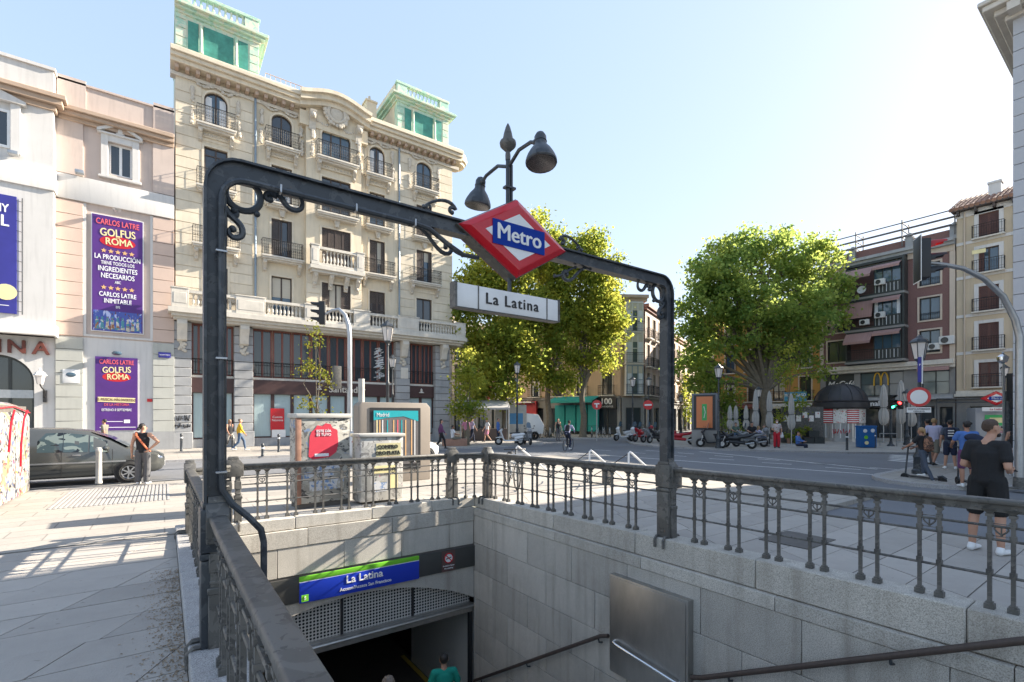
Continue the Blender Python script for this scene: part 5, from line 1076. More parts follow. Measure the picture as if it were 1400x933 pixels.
b = MB(); b.box(.1, -.05, 0, W2 - .1, .32, 3.7); b.build('ground_floor_wall', 'shopgrey', H2, smooth=False); window(H2, .5, W2 - .5, .05, 2.7, -.04, 'darkbay', 'glass', 2)
for k in range(3):
    z = 3.95 + k * 3.05; b = MB(); b.box(.3, -.75, z - .12, W2 - .3, .3, z); b.build('bay_floor', 'trimst', H2, smooth=False); iron_balcony(H2, .35, W2 - .35, z, .03, 1.0, -.68, sp=.14, fancy=False)
    window(H2, .4, W2 - .4, z + .02, z + 2.85, -.6, 'pinkw' if k else 'pipe', 'shopglass', 3, 2, fr=.09, curtain=.5, blind=.25); b = MB(); b.box(.4, -.6, z, .46, .3, z + 2.9); b.box(W2 - .46, -.6, z, W2 - .4, .3, z + 2.9); b.box(.4, -.62, z + 2.85, W2 - .4, .3, z + 2.93); b.build('bay_frame', 'pinkw', H2, smooth=False)
dv = Vector((.92, .392)).normalized(); c0 = Vector((38.4, 30.9)); c1 = c0 + dv * 11; c2 = c1 + dv * 22; c3 = c2 + dv * 26
front('street_house', 'pink sunlit house with a red cornice running into the side street', c0, c1, 12.9, 'pink', 5, 3, 3.9, eave='redwood', wu=.95)
front('street_house', 'pale house with white window bands further down the side street', c1, c2, 11.6, 'lightpl', 8, 3, 3.6, wu=1.0)
front('street_house', 'furthest cream house closing the side street', c2, c3, 12.2, 'cream', 8, 3, 3.6, wu=1.0)
B, W_, gh = front('red_house', 'narrow brick red house with pale windows behind the plane trees', (30.7, 50.2), (32.0, 46.05), 12.5, mat('brick_red_render', (.30, .07, .05), .85, .1, 1, dirt=.2), 2, 3, 3.8, sh='trimst')
front('yellow_house', 'pale yellow house beside the brick red one under the trees', (29.5, 54.0), (30.7, 50.25), 12.0, 'creamb', 2, 3, 3.6)
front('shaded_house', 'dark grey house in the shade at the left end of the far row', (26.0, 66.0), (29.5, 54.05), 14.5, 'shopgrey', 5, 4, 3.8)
front('terracotta_house', 'terracotta house closing the street behind the bank building', (12, 70), (26, 66.05), 14, 'orange', 5, 3, 3.8)
# shop fronts standing proud of the far row
rs = thing('red_shopfront', 'red shopfront with a white circle motif between the plane trees', 'shopfront', (32.35, 43.9, 0), math.atan2(-13.8, 4.3))
b = MB(); b.box(0, -.25, 0, 2.7, .05, 3.5); b.build('panel', mat('shop_red', (.42, .02, .03), .5, .08, 3), rs, bevel=.02); b = MB(); b.torus((1.35, -.28, 1.5), .45, .07, 'y', 18, 5); b.torus((1.35, -.28, 1.5), .2, .06, 'y', 14, 5); b.build('circle_motif', 'lightpl', rs); b = MB(); b.box(.2, -.9, 3.3, 2.5, -.2, 3.45); b.build('canopy', 'white', rs, smooth=False)
ts = thing('teal_shopfront', 'turquoise shop awning and shutters left of the cyclist', 'shopfront', (34.0, 39.2, 0), math.atan2(-13.8, 4.3))
tm = mat('teal_cloth', (.02, .30, .28), .7, .1, 6)
awning(ts, 0, 5.2, 3.9, .5, 1.6, -.1, tm)
for k in range(4): b = MB(); b.box(.1 + k * 1.3, -.35, .3, 1.25 + k * 1.3, -.12, 3.0); b.build('shutter_panel', tm, ts, bevel=.02)
# ---- grey stone corner block at the right edge (its cornice shows at the top)
G, W_ = face_thing('stone_corner_building', 'pale grey stone building with a deep cornice at the right edge', (18.6, 2.68), (18.6, -16))
b = MB(); b.box(.05, .05, -.1, W_, 17, 12.6); b.build('core', 'greyst', G, smooth=False)
for k in range(29):
    z = -.1 + k * .437; b = MB(); b.box(0, 0, z, W_, .06, z + .424); b.build('stone_course', mat('pale_grey_stone', (.46, .47, .49), .8, .05, 1.2, .08, 30, dirt=.1), G, bevel=.008, segs=1)
for p, z0, z1 in ((.14, 12.55, 12.7), (.32, 12.7, 12.85), (.52, 12.85, 13.0), (.6, 13.0, 13.12)):
    b = MB(); b.box(-p, -p, z0, W_, 17, z1); b.build('cornice', 'trimst', G, bevel=.02, segs=1)
for k in range(24):
    b = MB(); b.box(-.05 + k * .7, -.48, 12.62, .2 + k * .7, -.05, 12.84); b.build('modillion', 'trimst', G, smooth=False)
for k in range(3):
    b = MB(); b.box(1.5, -.04, 1.0 + k * 3.8, 2.9, .02, 3.4 + k * 3.8); b.build('window', 'glass', G, smooth=False)
# ================================================================ trees
def tree(label, loc, th, r0, lobes, n, ls, lm, fork=None, group=None, name='plane_tree', clr=.9, per=55, sub=None, droop=0.):
    t = thing(name, label, 'tree', loc, 0, group); g_ = random.Random(int(loc[0] * 31 + loc[1] * 7)); bk_ = MB(); fz = fork or th * .55
    pts = [(g_.uniform(-.02, .02), g_.uniform(-.02, .02), z) for z in (-.05, .15)] + [(.12 * math.sin(k * 1.1) * r0 * 2, .12 * math.cos(k * 1.7) * r0 * 2, .15 + (fz - .15) * k / 5) for k in range(1, 6)]
    bk_.tube(pts, [r0 * 1.5, r0 * 1.1] + [r0 * (1 - .25 * k / 5) for k in range(1, 6)], 9); top = Vector(pts[-1])
    bk_.build('trunk', 'bark', t)
    lb = MB(); clumps = []; tot = sum(a * b_ * c for _, _, _, a, b_, c in lobes)
    for (x, y, z, a, b_, c) in lobes:
        k = max(3, int(n * a * b_ * c / tot)); end = Vector((x, y, z)); mid = top.lerp(end, .5) + Vector((g_.uniform(-.3, .3), g_.uniform(-.3, .3), .1 * abs(end.z - top.z)))
        lb.tube([top - Vector((0, 0, .3)), top.lerp(mid, .5), mid, end], [r0 * .5, r0 * .36, r0 * .26, r0 * .1], 6)
        for _ in range(k):
            v = Vector((g_.gauss(0, 1), g_.gauss(0, 1), g_.gauss(0, 1))).normalized() * (g_.random() ** .38)
            q_ = Vector((x + v.x * a, y + v.y * b_, z + v.z * c)); clumps.append((q_, v))
            if g_.random() < .22: lb.tube([mid.lerp(end, g_.random()), q_.lerp(end, .4) + Vector((0, 0, -.15)), q_], [r0 * .12, r0 * .07, .012], 4)
    lb.build('limbs', 'bark', t)
    vs = []; fs = []
    for q_, v in clumps:
        for _ in range(per):
            o = Vector((g_.gauss(0, .5), g_.gauss(0, .5), g_.gauss(0, .42))) * clr; p = q_ + o; nrm = (Vector((g_.gauss(0, 1), g_.gauss(0, 1), g_.gauss(0, 1))) + o * .5 / clr + v * .3 + Vector((0, 0, .5))).normalized()
            a = nrm.orthogonal().normalized(); a.rotate(Matrix.Rotation(g_.random() * 6.28, 3, nrm)); b_ = nrm.cross(a); s = ls * g_.uniform(.6, 1.25); i = len(vs)
            vs += [tuple(p - a * s * .5), tuple(p + b_ * s * .42 - nrm * s * .1), tuple(p + a * s * .55), tuple(p - b_ * s * .42 - nrm * s * .1)]; fs.append((i, i + 1, i + 2, i + 3))
    me = bpy.data.meshes.new('crown'); me.from_pydata(vs, [], fs); me.materials.append(M[lm]); o = link('crown', me, t); o['kind'] = 'stuff'; return t
def ctr(px, d): r = (px - 700) / 660; S_, C_ = math.sin(TH), math.cos(TH); return d * (C_ * r + S_), d * (C_ - S_ * r)     # plan position from a bearing and a distance
def lobes_at(base, L):
    out = []
    for px, py, d, rw, rh in L:
        x, y = ctr(px, d); out.append((x - base[0], y - base[1], 1.87 + (569 - py) / 660 * d, rw, rw, rh))
    return out
b0 = ctr(1046, 40)
tree('huge spreading plane tree with a lit crown before the ochre house', (*b0, 0), 6.5, .42, lobes_at(b0, [(985, 375, 39, 2.6, 2.8), (1040, 360, 40, 2.8, 2.7), (1100, 365, 40.5, 2.5, 2.4), (960, 430, 39, 2.3, 2.5), (1020, 430, 38, 3.0, 2.8), (1085, 430, 39, 3.0, 2.6), (1128, 395, 42, 2.0, 1.9), (965, 490, 39, 2.1, 1.7), (1030, 472, 39, 1.8, 1.1), (1095, 478, 40, 2.0, 1.3), (985, 345, 40, 1.3, .9), (1040, 338, 40.5, 1.3, .8), (1110, 340, 40.5, 1.3, .8), (950, 395, 39.5, 1.4, 1.4), (1145, 425, 41, 1.1, 1.2), (940, 455, 40, 1.1, 1.2), (975, 345, 40, .9, .8), (1020, 322, 40.5, .8, .7), (1080, 326, 40.5, .8, .8), (1130, 350, 41, 1.1, .9), (985, 522, 39, 1.3, .8), (1120, 505, 40, 1.1, .6), (925, 425, 40, .7, .7), (930, 500, 39.5, .8, .7), (1155, 385, 41, .8, .8), (1075, 326, 40.5, .6, .5), (1000, 328, 40.5, .6, .5), (1125, 332, 40.5, .6, .5), (955, 370, 40, .9, .9), (1150, 440, 41, .8, .8), (945, 520, 39.5, .7, .6)]), 440, .30, 'leafB', 4.2, 'plane trees on the square', per=62, clr=.78)
b0 = ctr(690, 40)
tree('plane tree nearest the bank building behind the red metro diamond', (*b0, 0), 6, .33, lobes_at(b0, [(655, 400, 39, 1.9, 2.4), (690, 380, 39.5, 2.1, 2.6), (640, 470, 39, 1.5, 1.8), (690, 470, 39, 2.2, 2.2), (655, 530, 38.5, 1.5, 1.4), (715, 430, 40, 1.7, 2.3), (655, 340, 40, 1.2, 1.2), (630, 420, 39, 1.3, 1.6), (690, 535, 38.5, 1.4, .9), (665, 500, 38.5, 1.6, 1.4), (720, 490, 39.5, 1.5, 1.3)]), 400, .29, 'leafA', 4.6, 'plane trees on the square', per=55)
b0 = ctr(750, 43)
tree('tallest plane tree in the middle of the far row', (*b0, 0), 6, .3, lobes_at(b0, [(735, 350, 43, 2.0, 2.8), (738, 305, 43, 1.1, 1.2), (765, 400, 43, 2.0, 2.6), (735, 430, 42, 2.0, 2.2), (765, 470, 42, 1.7, 1.3), (725, 500, 42, 1.6, 1.6), (700, 440, 42, 1.4, 1.5), (750, 515, 42, 1.7, 1.1), (775, 440, 42, 1.5, 1.6), (760, 335, 43, 1.2, 1.4)]), 350, .28, 'leafA', 4.4, 'plane trees on the square', per=52)
b0 = ctr(797, 43)
tree('plane tree with a bright yellow green flank before the peach house', (*b0, 0), 6, .3, lobes_at(b0, [(795, 360, 43, 1.7, 2.4), (820, 400, 43, 1.8, 2.4), (800, 440, 43, 2.0, 2.0), (830, 450, 43, 1.3, 1.5), (790, 490, 43, 1.3, 1.0), (805, 330, 43.5, 1.0, 1.0), (775, 370, 43.5, 1.2, 1.5), (835, 370, 43, 1.1, 1.3), (825, 490, 43, 1.3, 1.1), (775, 520, 42.5, 1.3, .8), (842, 430, 43, 1.0, 1.5), (815, 335, 43, 1.0, 1.1)]), 360, .28, 'leafA', 4.4, 'plane trees on the square', per=52)
b0 = ctr(640, 31)
tree('young street tree at the right corner of the bank building', (*b0, 0), 4, .09, lobes_at(b0, [(640, 520, 31, .9, 1.0), (632, 555, 31, .8, .7), (650, 565, 31, .7, .6), (640, 490, 31, .5, .6)]), 42, .2, 'leafA', 2.0, name='young_tree', clr=.55, per=46)
b0 = ctr(433, 14.9)
tree('thin young tree with sparse yellow leaves behind the poster cabinets', (*b0, 0), 3, .035, lobes_at(b0, [(432, 470, 14.9, .28, .35), (425, 505, 14.9, .38, .35), (445, 520, 14.9, .32, .3), (425, 550, 14.9, .33, .3), (440, 575, 14.9, .34, .25), (432, 452, 14.9, .12, .2)]), 34, .085, 'leafY', 2.2, name='young_tree', clr=.26, per=16)
b0 = ctr(1078, 33)
tree('slim pale trunked tree between the folded parasols', (*b0, 0), 4, .07, lobes_at(b0, [(1075, 510, 33, .9, 1.0), (1085, 550, 33, .8, .8), (1065, 570, 33, .6, .6), (1078, 480, 33, .5, .5)]), 30, .17, 'leafA', 2.2, name='young_tree', clr=.6, per=36)
b0 = ctr(985, 42)
tree('leafy tree half hidden by the street lamp and advert panel', (*b0, 0), 5, .16, lobes_at(b0, [(965, 520, 42, 1.3, 1.1), (995, 550, 42, 1.1, 1.2), (1000, 580, 41, .8, .8), (955, 490, 43, 1.1, 1.0)]), 75, .24, 'leafB', 2.6, name='young_tree', clr=.7, per=46)
b0 = ctr(938, 62)
tree('small thin tree down the side street', (*b0, 0), 4, .08, lobes_at(b0, [(938, 540, 62, 1.6, 1.8), (944, 560, 62, 1.2, 1.2), (932, 520, 62, 1.0, 1.2)]), 40, .3, 'leafA', 2.6, name='young_tree', clr=.8, per=30)
# ================================================================ street lamps
def street_lamp(label, px, d, h, group='lantern street lamps', k=1.):
    x, y = ctr(px, d); t = thing('street_lamp', label, 'street lamp', (x, y, 0), 0, group); b = MB()
    b.lathe([(.2, 0), (.2, .12), (.16, .16), (.15, .5), (.17, .55), (.10, .7), (.09, .95), (.11, 1.0), (.07, 1.05), (.055, h * .55), (.075, h * .555), (.075, h * .57), (.05, h * .58), (.04, h - .95), (.07, h - .93), (.05, h - .88)], 10); b.build('post', 'iron', t)
    b = MB(); b.lathe([(.05, h - .9), (.13, h - .82), (.14, h - .78)], 6); b.build('cup', 'iron', t, smooth=False)
    b = MB(); b.lathe([(.135, h - .78), (.225, h - .27)], 6); b.build('lantern_glass', 'frost', t, smooth=False)
    b = MB(); b.lathe([(.27, h - .28), (.27, h - .24), (.20, h - .16), (.10, h - .10), (.08, h - .06), (.03, h - .03), (.01, h)], 6)
    for j in range(6): a = 2 * math.pi * j / 6; b.tube([(.137 * math.cos(a), .137 * math.sin(a), h - .78), (.23 * math.cos(a), .23 * math.sin(a), h - .26)], .012, 4)
    b.build('lantern_cap', 'iron', t, smooth=False); return t
street_lamp('tall lantern lamp before the bank facade, behind the information panel', 530, 18, 5.45)
street_lamp('small distant lantern lamp right beside the taller one at the bank', 536.5, 30, 6.9 - 1.2)
street_lamp('lantern lamp beside the orange advert panel', 982.5, 28, 4.9)
street_lamp('lantern lamp among the parasols under the huge plane tree', 1037, 36, 4.1)
TL = street_lamp('tall lantern lamp carrying the round red and white sign', 1257, 15.6, 4.5)
street_lamp('dark lantern lamp beside the folded parasols at the restaurant', 1240, 31, 3.6)
street_lamp('lantern lamp behind the red pedestrian signal', 1374, 33, 5.4)
street_lamp('lantern lamp in front of the black 100 shop sign', 865, 38, 5.0)
street_lamp('lantern lamp at the mouth of the side street', 887, 42, 5.3)
street_lamp('far lantern lamp down the side street', 931, 52, 4.2)
street_lamp('lantern lamp with a dark cap among the plane trees', 707, 33, 5.6)
# round sign on the tall lamp (faces the camera side of the street)
rsn = thing('round_road_sign', 'round white road sign with a red rim and a text plate below', 'road sign', (*ctr(1256, 15.45), 0), -R(60))
b = MB(); b.lathe([(.31, 0), (.31, .02)], 28); b.build('red_rim', 'red', rsn, (0, 0, 2.48), (R(90), 0, 0)); b = MB(); b.lathe([(.225, 0), (.225, .026)], 28); b.build('white_disc', 'white', rsn, (0, 0, 2.48), (R(90), 0, 0))
b = MB(); b.box(-.31, -.02, 1.98, .31, 0, 2.15); b.build('text_plate', 'white', rsn, smooth=False); text('EXCEPTO AUTORIZADOS', .07, rsn, 'black', (0, -.025, 2.09), sx=.7); text('CARGA 8-11h', .06, rsn, 'black', (0, -.025, 2.02), sx=.8)
b = MB(); b.box(-.03, -.05, 2.95, .06, 0, 3.75); o = b.build('blue_plate', 'bluep', rsn, smooth=False); b = MB(); b.box(.062, -.04, 2.9, .10, 0, 3.8); b.build('plate_edge', 'white', rsn, smooth=False)
text('P', .09, rsn, 'posterwhite', (.015, -.055, 3.5))
# ================================================================ traffic lights
def signal_head(t, loc, rz, lit=0, n=3, s=1.):
    """vertical signal: lamps look along local -y"""
    b = MB(); h = .29 * n * s; b.box(-.15 * s, -.02, -h / 2, .15 * s, .2 * s, h / 2); o = b.build('signal_head', 'black', t, loc, (0, 0, rz), bevel=.03)
    for k in range(n):
        z = h / 2 - .145 * s - .29 * s * k; l = MB(); l.lathe([(.1 * s, 0), (.09 * s, .012), (.04 * s, .02)], 14); l.build('lamp', ('lensred' if k == 0 else 'lensgreen') if k == lit else 'lensoff', o, (0, -.022, z), (R(90), 0, 0))
        v = MB(); m = 9; vs = []
        for j in range(m + 1):
            a = R(-25 + 230 * j / m)
            for (r_, y) in ((.118 * s, -.02), (.118 * s, -.32 * s if 20 < -25 + 230 * j / m < 160 else -.1 * s), (.108 * s, -.32 * s if 20 < -25 + 230 * j / m < 160 else -.1 * s), (.108 * s, -.02)): vs.append((r_ * math.cos(a), y, z + r_ * math.sin(a)))
        v.add(vs, [(4 * j + e, 4 * j + (e + 1) % 4, 4 * j + 4 + (e + 1) % 4, 4 * j + 4 + e) for j in range(m) for e in range(4)]); v.build('visor', 'black' if not (k == 0 and lit == 0) else mat('visor_painted_glow', (.35, .02, .02), .5, 0), o)  # top visor is coloured red to stand in for the lit lamp's glow
    return o
x0, y0 = ctr(1394, 12.4)
A = thing('traffic_light', 'traffic light with a red lamp hanging from a curved grey arm on the right', 'traffic light', (x0, y0, 0)); xs, ys = ctr(1268, 12.3); ex_ = Vector((xs - x0, ys - y0, 0)); dh = ex_.normalized()
b = MB(); P_ = [Vector((0, 0, z)) for z in (0, 1, 2, 3, 3.9)] + [dh * (.12 + 0) + Vector((0, 0, 4.35)), dh * .45 + Vector((0, 0, 4.95)), dh * .95 + Vector((0, 0, 5.38)), dh * 1.5 + Vector((0, 0, 5.64)), dh * 2.0 + Vector((0, 0, 5.73)), dh * 2.4 + Vector((0, 0, 5.77))]
b.tube(P_, [.1, .095, .09, .085, .08, .075, .07, .062, .055, .05, .045], 12); b.build('curved_pole', 'galv', A); b = MB(); b.lathe([(.2, 0), (.2, .03), (.13, .05), (.12, .3)], 12); b.build('base', 'iron2', A)
hd = signal_head(A, tuple(dh * (ex_.length) + Vector((0, 0, 5.87))), R(34), 0, 3, 1.15)
b = MB(); b.box(-.21, .2, -.56, .21, .225, .56); b.build('backboard', 'black', hd, bevel=.01); b = MB(); b.prism([(-.235, -.585), (.235, -.585), (.235, .585), (-.235, .585), (-.235, -.584), (-.205, -.555), (-.205, .555), (.205, .555), (.205, -.555), (-.205, -.555)][:4], .205, .215, 'y'); b.build('backboard_rim', 'white', hd, smooth=False)
x0, y0 = ctr(478, 20.5)
A = thing('traffic_light', 'traffic light on a shiny curved pole in front of the bank', 'traffic light', (x0, y0, 0)); xs, ys = ctr(437, 20.5); ex_ = Vector((xs - x0, ys - y0, 0)); dh = ex_.normalized()
b = MB(); P_ = [Vector((0, 0, z)) for z in (0, 2, 4, 5.2)] + [dh * .05 + Vector((0, 0, 5.7)), dh * .2 + Vector((0, 0, 6.15)), dh * .45 + Vector((0, 0, 6.4)), dh * .75 + Vector((0, 0, 6.35)), dh * 1.1 + Vector((0, 0, 6.15))]; b.tube(P_, [.12, .11, .1, .1, .1, .095, .08, .06, .05], 12); b.build('curved_pole', 'galv', A)
signal_head(A, tuple(dh * ex_.length + Vector((0, 0, 6.25))), math.atan2(-.5835, .8121) - R(75), 3, 3, 1.1); b = MB(); b.box(-.16, -.2, 3.0, .16, .1, 3.95); b.build('control_box', 'iron2', A, (-.55, 0, 0), bevel=.03); b = MB(); b.tube([(-.55, 0, 3.2), (0, 0, 3.0)], .025, 5); b.build('bracket', 'iron2', A)
def ped_signal(label, px, d, z, lit, extra):
    x, y = ctr(px, d); t = thing('pedestrian_signal', label, 'traffic light', (x, y, 0)); b = MB(); b.tube([(0, 0, 0), (0, 0, z + .3)], .07, 8); b.lathe([(.22, 0), (.2, .06), (.1, .15), (.08, .3)], 10); b.build('pole', 'iron', t); return t
t = ped_signal('slim signal post with a green lamp beside the folded parasols', 1218, 30, 2.6, 1, None); signal_head(t, (-.05, -.1, 2.75), -R(36) - R(5), 2, 3, 1.0); signal_head(t, (.42, -.35, 2.55), -R(90), 0, 2, .9)
x, y = ctr(1379, 22); t = thing('pedestrian_signal', 'pedestrian signal with a glowing red walking man behind the man in black', 'traffic light', (x, y, 0)); b = MB(); b.tube([(0, 0, 0), (0, 0, 3.0)], .17, 10); b.build('pole', 'iron', t)
b = MB(); b.box(-.32, -.15, 2.55, .3, .15, 3.8); b.build('signal_box', 'black', t, (0, -.25, 0), (0, 0, -R(36)), bevel=.03)
b = MB(); b.box(-.26, -.02, -.24, .26, 0, .24); lp = b.build('red_panel', mat('dim_red_panel', (.4, .01, .01), .4, 0, emit=(1, .02, .02), es=.5), t, (-.13, -.43, 3.48), (0, 0, -R(36)), smooth=False)
b = MB(); b.sphere((0, -.03, .15), (.05, .01, .05), 8, 5); b.tube([(0, -.03, .1), (0, -.03, -.03)], .045, 6); b.tube([(0, -.03, -.03), (-.07, -.03, -.2)], .025, 5); b.tube([(0, -.03, -.03), (.07, -.03, -.2)], .025, 5); b.tube([(-.1, -.03, .0), (0, -.03, .08), (.1, -.03, .0)], .02, 5); b.build('walking_man', mat('lit_figure', (1, .7, .6), .4, 0, emit=(1, .75, .65), es=2.5), lp)
l = MB(); l.lathe([(.11, 0), (.1, .02)], 14); l.build('green_lamp', 'lensgreen', t, (-.42, -.42, 2.42), (R(90), 0, -R(36)))
b = MB(); b.box(-.16, -.1, 2.25, .16, .15, 2.6); b.build('green_head', 'black', t, (-.35, -.28, 0), (0, 0, -R(36)), bevel=.02)
cx_, cy_ = ctr(1371, 20); t = thing('dome_camera', 'silver dome camera on a slim pole before the sand coloured house', 'camera', (cx_, cy_, 0)); b = MB(); b.tube([(.15, 0, 0), (.15, 0, 4.35), (0, 0, 4.5)], .04, 6); b.build('pole', 'galv', t); b = MB(); b.sphere((0, 0, 4.2), .17, 12, 8); b.lathe([(.19, 4.22), (.19, 4.32), (.08, 4.42)], 12); b.build('dome', 'chrome', t)
# no entry signs at the side street
def disc_sign(label, px, d, z, r_, bar=True):
    x, y = ctr(px, d); t = thing('road_sign', label, 'road sign', (x, y, 0), -R(40)); b = MB(); b.tube([(0, .05, 0), (0, .05, z + r_)], .04, 6); b.build('pole', 'galv', t)
    b = MB(); b.lathe([(r_, 0), (r_, .03)], 24); b.build('red_disc', 'red', t, (0, 0, z), (R(90), 0, 0))
    if bar: b = MB(); b.box(-r_ * .72, -.045, z - r_ * .16, r_ * .72, -.03, z + r_ * .16); b.build('white_bar', 'white', t, smooth=False)
    else: b = MB(); b.box(-r_ * .2, -.045, z - r_ * .55, r_ * .1, -.03, z + r_ * .2); b.box(-r_ * .55, -.045, z + r_ * .1, r_ * .5, -.03, z + r_ * .35); b.build('white_arrow', 'white', t, smooth=False)
disc_sign('round red no entry sign at the corner of the side street', 886, 34, 2.65, .34); disc_sign('round red sign with a white arrow under the plane trees', 816, 36, 2.7, .36, False)
# ================================================================ advert panel, kiosk, parasols, bins, bollards
x, y = ctr(964, 29.5); t = thing('advert_panel', 'tall grey advert panel with an orange poster and a green bottle shape', 'advertising panel', (x, y, 0), math.atan2(-.5835, .8121) - R(32))
b = MB(); b.box(-.75, -.2, 0, .75, .35, 1.0); b.build('plinth', 'shopgrey', t, bevel=.02); b = MB(); b.box(-.75, -.2, 1.0, .75, .35, 3.25); b.build('casing', mat('panel_grey', (.11, .12, .14), .4, .05, 3), t, bevel=.02)
b = MB(); b.box(-.62, -.215, 1.05, .62, -.2, 3.15); b.build('glass_border', 'black', t, smooth=False); b = MB(); b.box(-.46, -.225, 1.15, .46, -.215, 3.05); b.build('orange_poster', mat('orange_print', (.55, .16, .05), .35, .06, 2), t, smooth=False)
b = MB(); b.box(-.14, -.235, 1.6, .14, -.225, 2.6); b.build('green_bottle', mat('green_print', (.02, .33, .08), .35, .05, 2), t, smooth=False); b = MB(); b.tube([(-.02, -.24, 1.75), (.05, -.24, 2.1), (-.03, -.24, 2.45)], .02, 4); b.build('white_stroke', 'white', t)
x, y = ctr(1149, 36.5); t = thing('newspaper_kiosk', 'round street kiosk with a dark dome and red and white panels', 'kiosk', (x, y, 0), R(20))
b = MB(); b.lathe([(1.6, 0), (1.6, .25), (1.5, .27), (1.5, 2.4)], 28); b.build('drum', 'galv', t, smooth=False)
for k in range(40): a = 2 * math.pi * k / 40; b = MB(); b.box(-.03, -.02, .25, .03, .02, 1.32); b.build('slat', 'galv' if k % 2 else 'white', t, (1.52 * math.cos(a), 1.52 * math.sin(a), 0), (0, 0, a + R(90)), smooth=False)
b = MB(); b.lathe([(1.72, 2.4), (1.82, 2.5), (1.82, 2.85), (1.74, 2.9), (1.78, 3.0), (1.70, 3.05), (1.62, 3.35), (1.42, 3.7), (1.1, 4.0), (.7, 4.2), (.3, 4.3), (.02, 4.33)], 28); b.build('dome', mat('dome_lead', (.035, .033, .036), .5, .15, 2), t)
b = MB()
for k in range(14): a = 2 * math.pi * k / 14; b.tube([(q_ * math.cos(a), q_ * math.sin(a), z) for q_, z in ((1.72, 3.05), (1.64, 3.36), (1.43, 3.72), (1.1, 4.02), (.7, 4.22))], .02, 4)
b.build('dome_ribs', 'iron', t)
fw = math.pi + TH * 0 + R(35) - R(20)
for k, (m_, n_) in enumerate((('red', 6), ('white', 0), ('red', 7), ('white', 0))):
    for _ in (0,):
        a0, a1 = fw - R(62) + R(31 * k) , fw - R(62) + R(31 * k + 30); b = MB(); pts = [(1.58 * math.cos(a0 + (a1 - a0) * j / 5), 1.58 * math.sin(a0 + (a1 - a0) * j / 5)) for j in range(6)]; inn = [(p[0] * .97, p[1] * .97) for p in pts][::-1]
        b.prism(pts + inn, 1.35, 2.4, 'z'); b.build('poster_panel', 'red' if m_ == 'red' else patchmat('kiosk_photos', (.75, .72, .68), [((.5, .12, .1), 1, .6), ((.2, .15, .1), 1.3, .62), ((.25, .4, .2), 1.1, .64)], 5.5), t, smooth=False)
        for j in range(n_): s = MB(); s.prism([(p[0] * 1.012, p[1] * 1.012) for p in pts] + [(p[0] * .99, p[1] * .99) for p in pts][::-1], 1.42 + j * .15, 1.49 + j * .15, 'z'); s.build('white_stripe', 'white', t, smooth=False)
gk = MB(); rr_ = random.Random(9)
for k in range(7): gk.tube([(-1.57 + .02, -.5 + .16 * k + rr_.uniform(-.08, .08), .75 + rr_.uniform(-.2, .2)) for _ in range(4)], .02, 4)
gk.build('red_graffiti', 'red', t)
def parasol(label, px, d, h, k=1., m='cloth'):
    x, y = ctr(px, d); t = thing('folded_parasol', label, 'parasol', (x, y, 0), rnd.random() * 3, 'folded cream parasols of the terrace'); b = MB(); b.tube([(0, 0, 0), (0, 0, h)], .03, 6); b.box(-.3, -.3, 0, .3, .3, .08); b.build('pole', 'galv', t)
    n = 16; vs = []; prof = [(.08, h * .30), (.19, h * .34), (.24, h * .42), (.22, h * .52), (.13, h * .60), (.19, h * .66), (.17, h * .80), (.10, h * .95), (.02, h)]
    for r_, z in prof:
        for j in range(n): a = 2 * math.pi * j / n; q_ = r_ * k * (1 if j % 2 else .72) * rnd.uniform(.93, 1.07); vs.append((q_ * math.cos(a), q_ * math.sin(a), z))
    c = MB(); c.add(vs, [(i * n + j, i * n + (j + 1) % n, (i + 1) * n + (j + 1) % n, (i + 1) * n + j) for i in range(len(prof) - 1) for j in range(n)] + [tuple(range(n))[::-1], tuple(range(n * (len(prof) - 1), n * len(prof)))]); c.build('folded_cloth', m, t); b = MB(); b.torus((0, 0, h * .6), .18 * k, .02, 'z', 12, 4); b.build('strap', 'iron2', t)
for lab, px, d, h in (('folded parasol nearest the advert panel, leftmost of the far pair', 998, 38, 2.7), ('folded parasol second from the left behind the black motorbike', 1006, 38, 2.7), ('folded parasol between the motorbike and the seated man in black', 1020, 37, 2.7), ('grey folded parasol under the small lantern lamp', 1033, 33, 3.7), ('tall pale folded parasol behind the woman in red trousers', 1052, 33, 3.6), ('folded parasol left of the kiosk above the plants', 1082, 31, 3.3), ('large cream folded parasol left of the green signal lamp', 1208, 34, 4.1), ('large cream folded parasol right of the green signal lamp', 1232, 34, 4.4), ('low cream folded parasol beside the dark lantern lamp', 1246, 36, 3.6)): parasol(lab, px, d, h, 1.35 if px > 1200 else 1.)
x, y = ctr(1184, 28.5); t = thing('recycling_bin', 'bright blue recycling bin covered in stickers beside the kiosk', 'bin', (x, y, 0), -R(45)); bb = mat('bin_blue', (.01, .10, .30), .45, .08, 3)
b = MB(); b.box(-.42, -.3, .02, .42, .3, 1.28); b.build('body', bb, t, bevel=.04); b = MB(); b.box(-.44, -.32, 1.2, .44, .32, 1.3); b.build('lid', bb, t, bevel=.03)
for px_, z, m_ in ((-.2, 1.0, 'white'), (.2, 1.02, 'white'), (-.15, .62, 'lime'), (-.12, .3, 'postercream')): b = MB(); b.lathe([(.11, 0), (.11, .006)], 10); b.build('sticker', m_, t, (px_, -.305, z), (R(90), 0, 0))
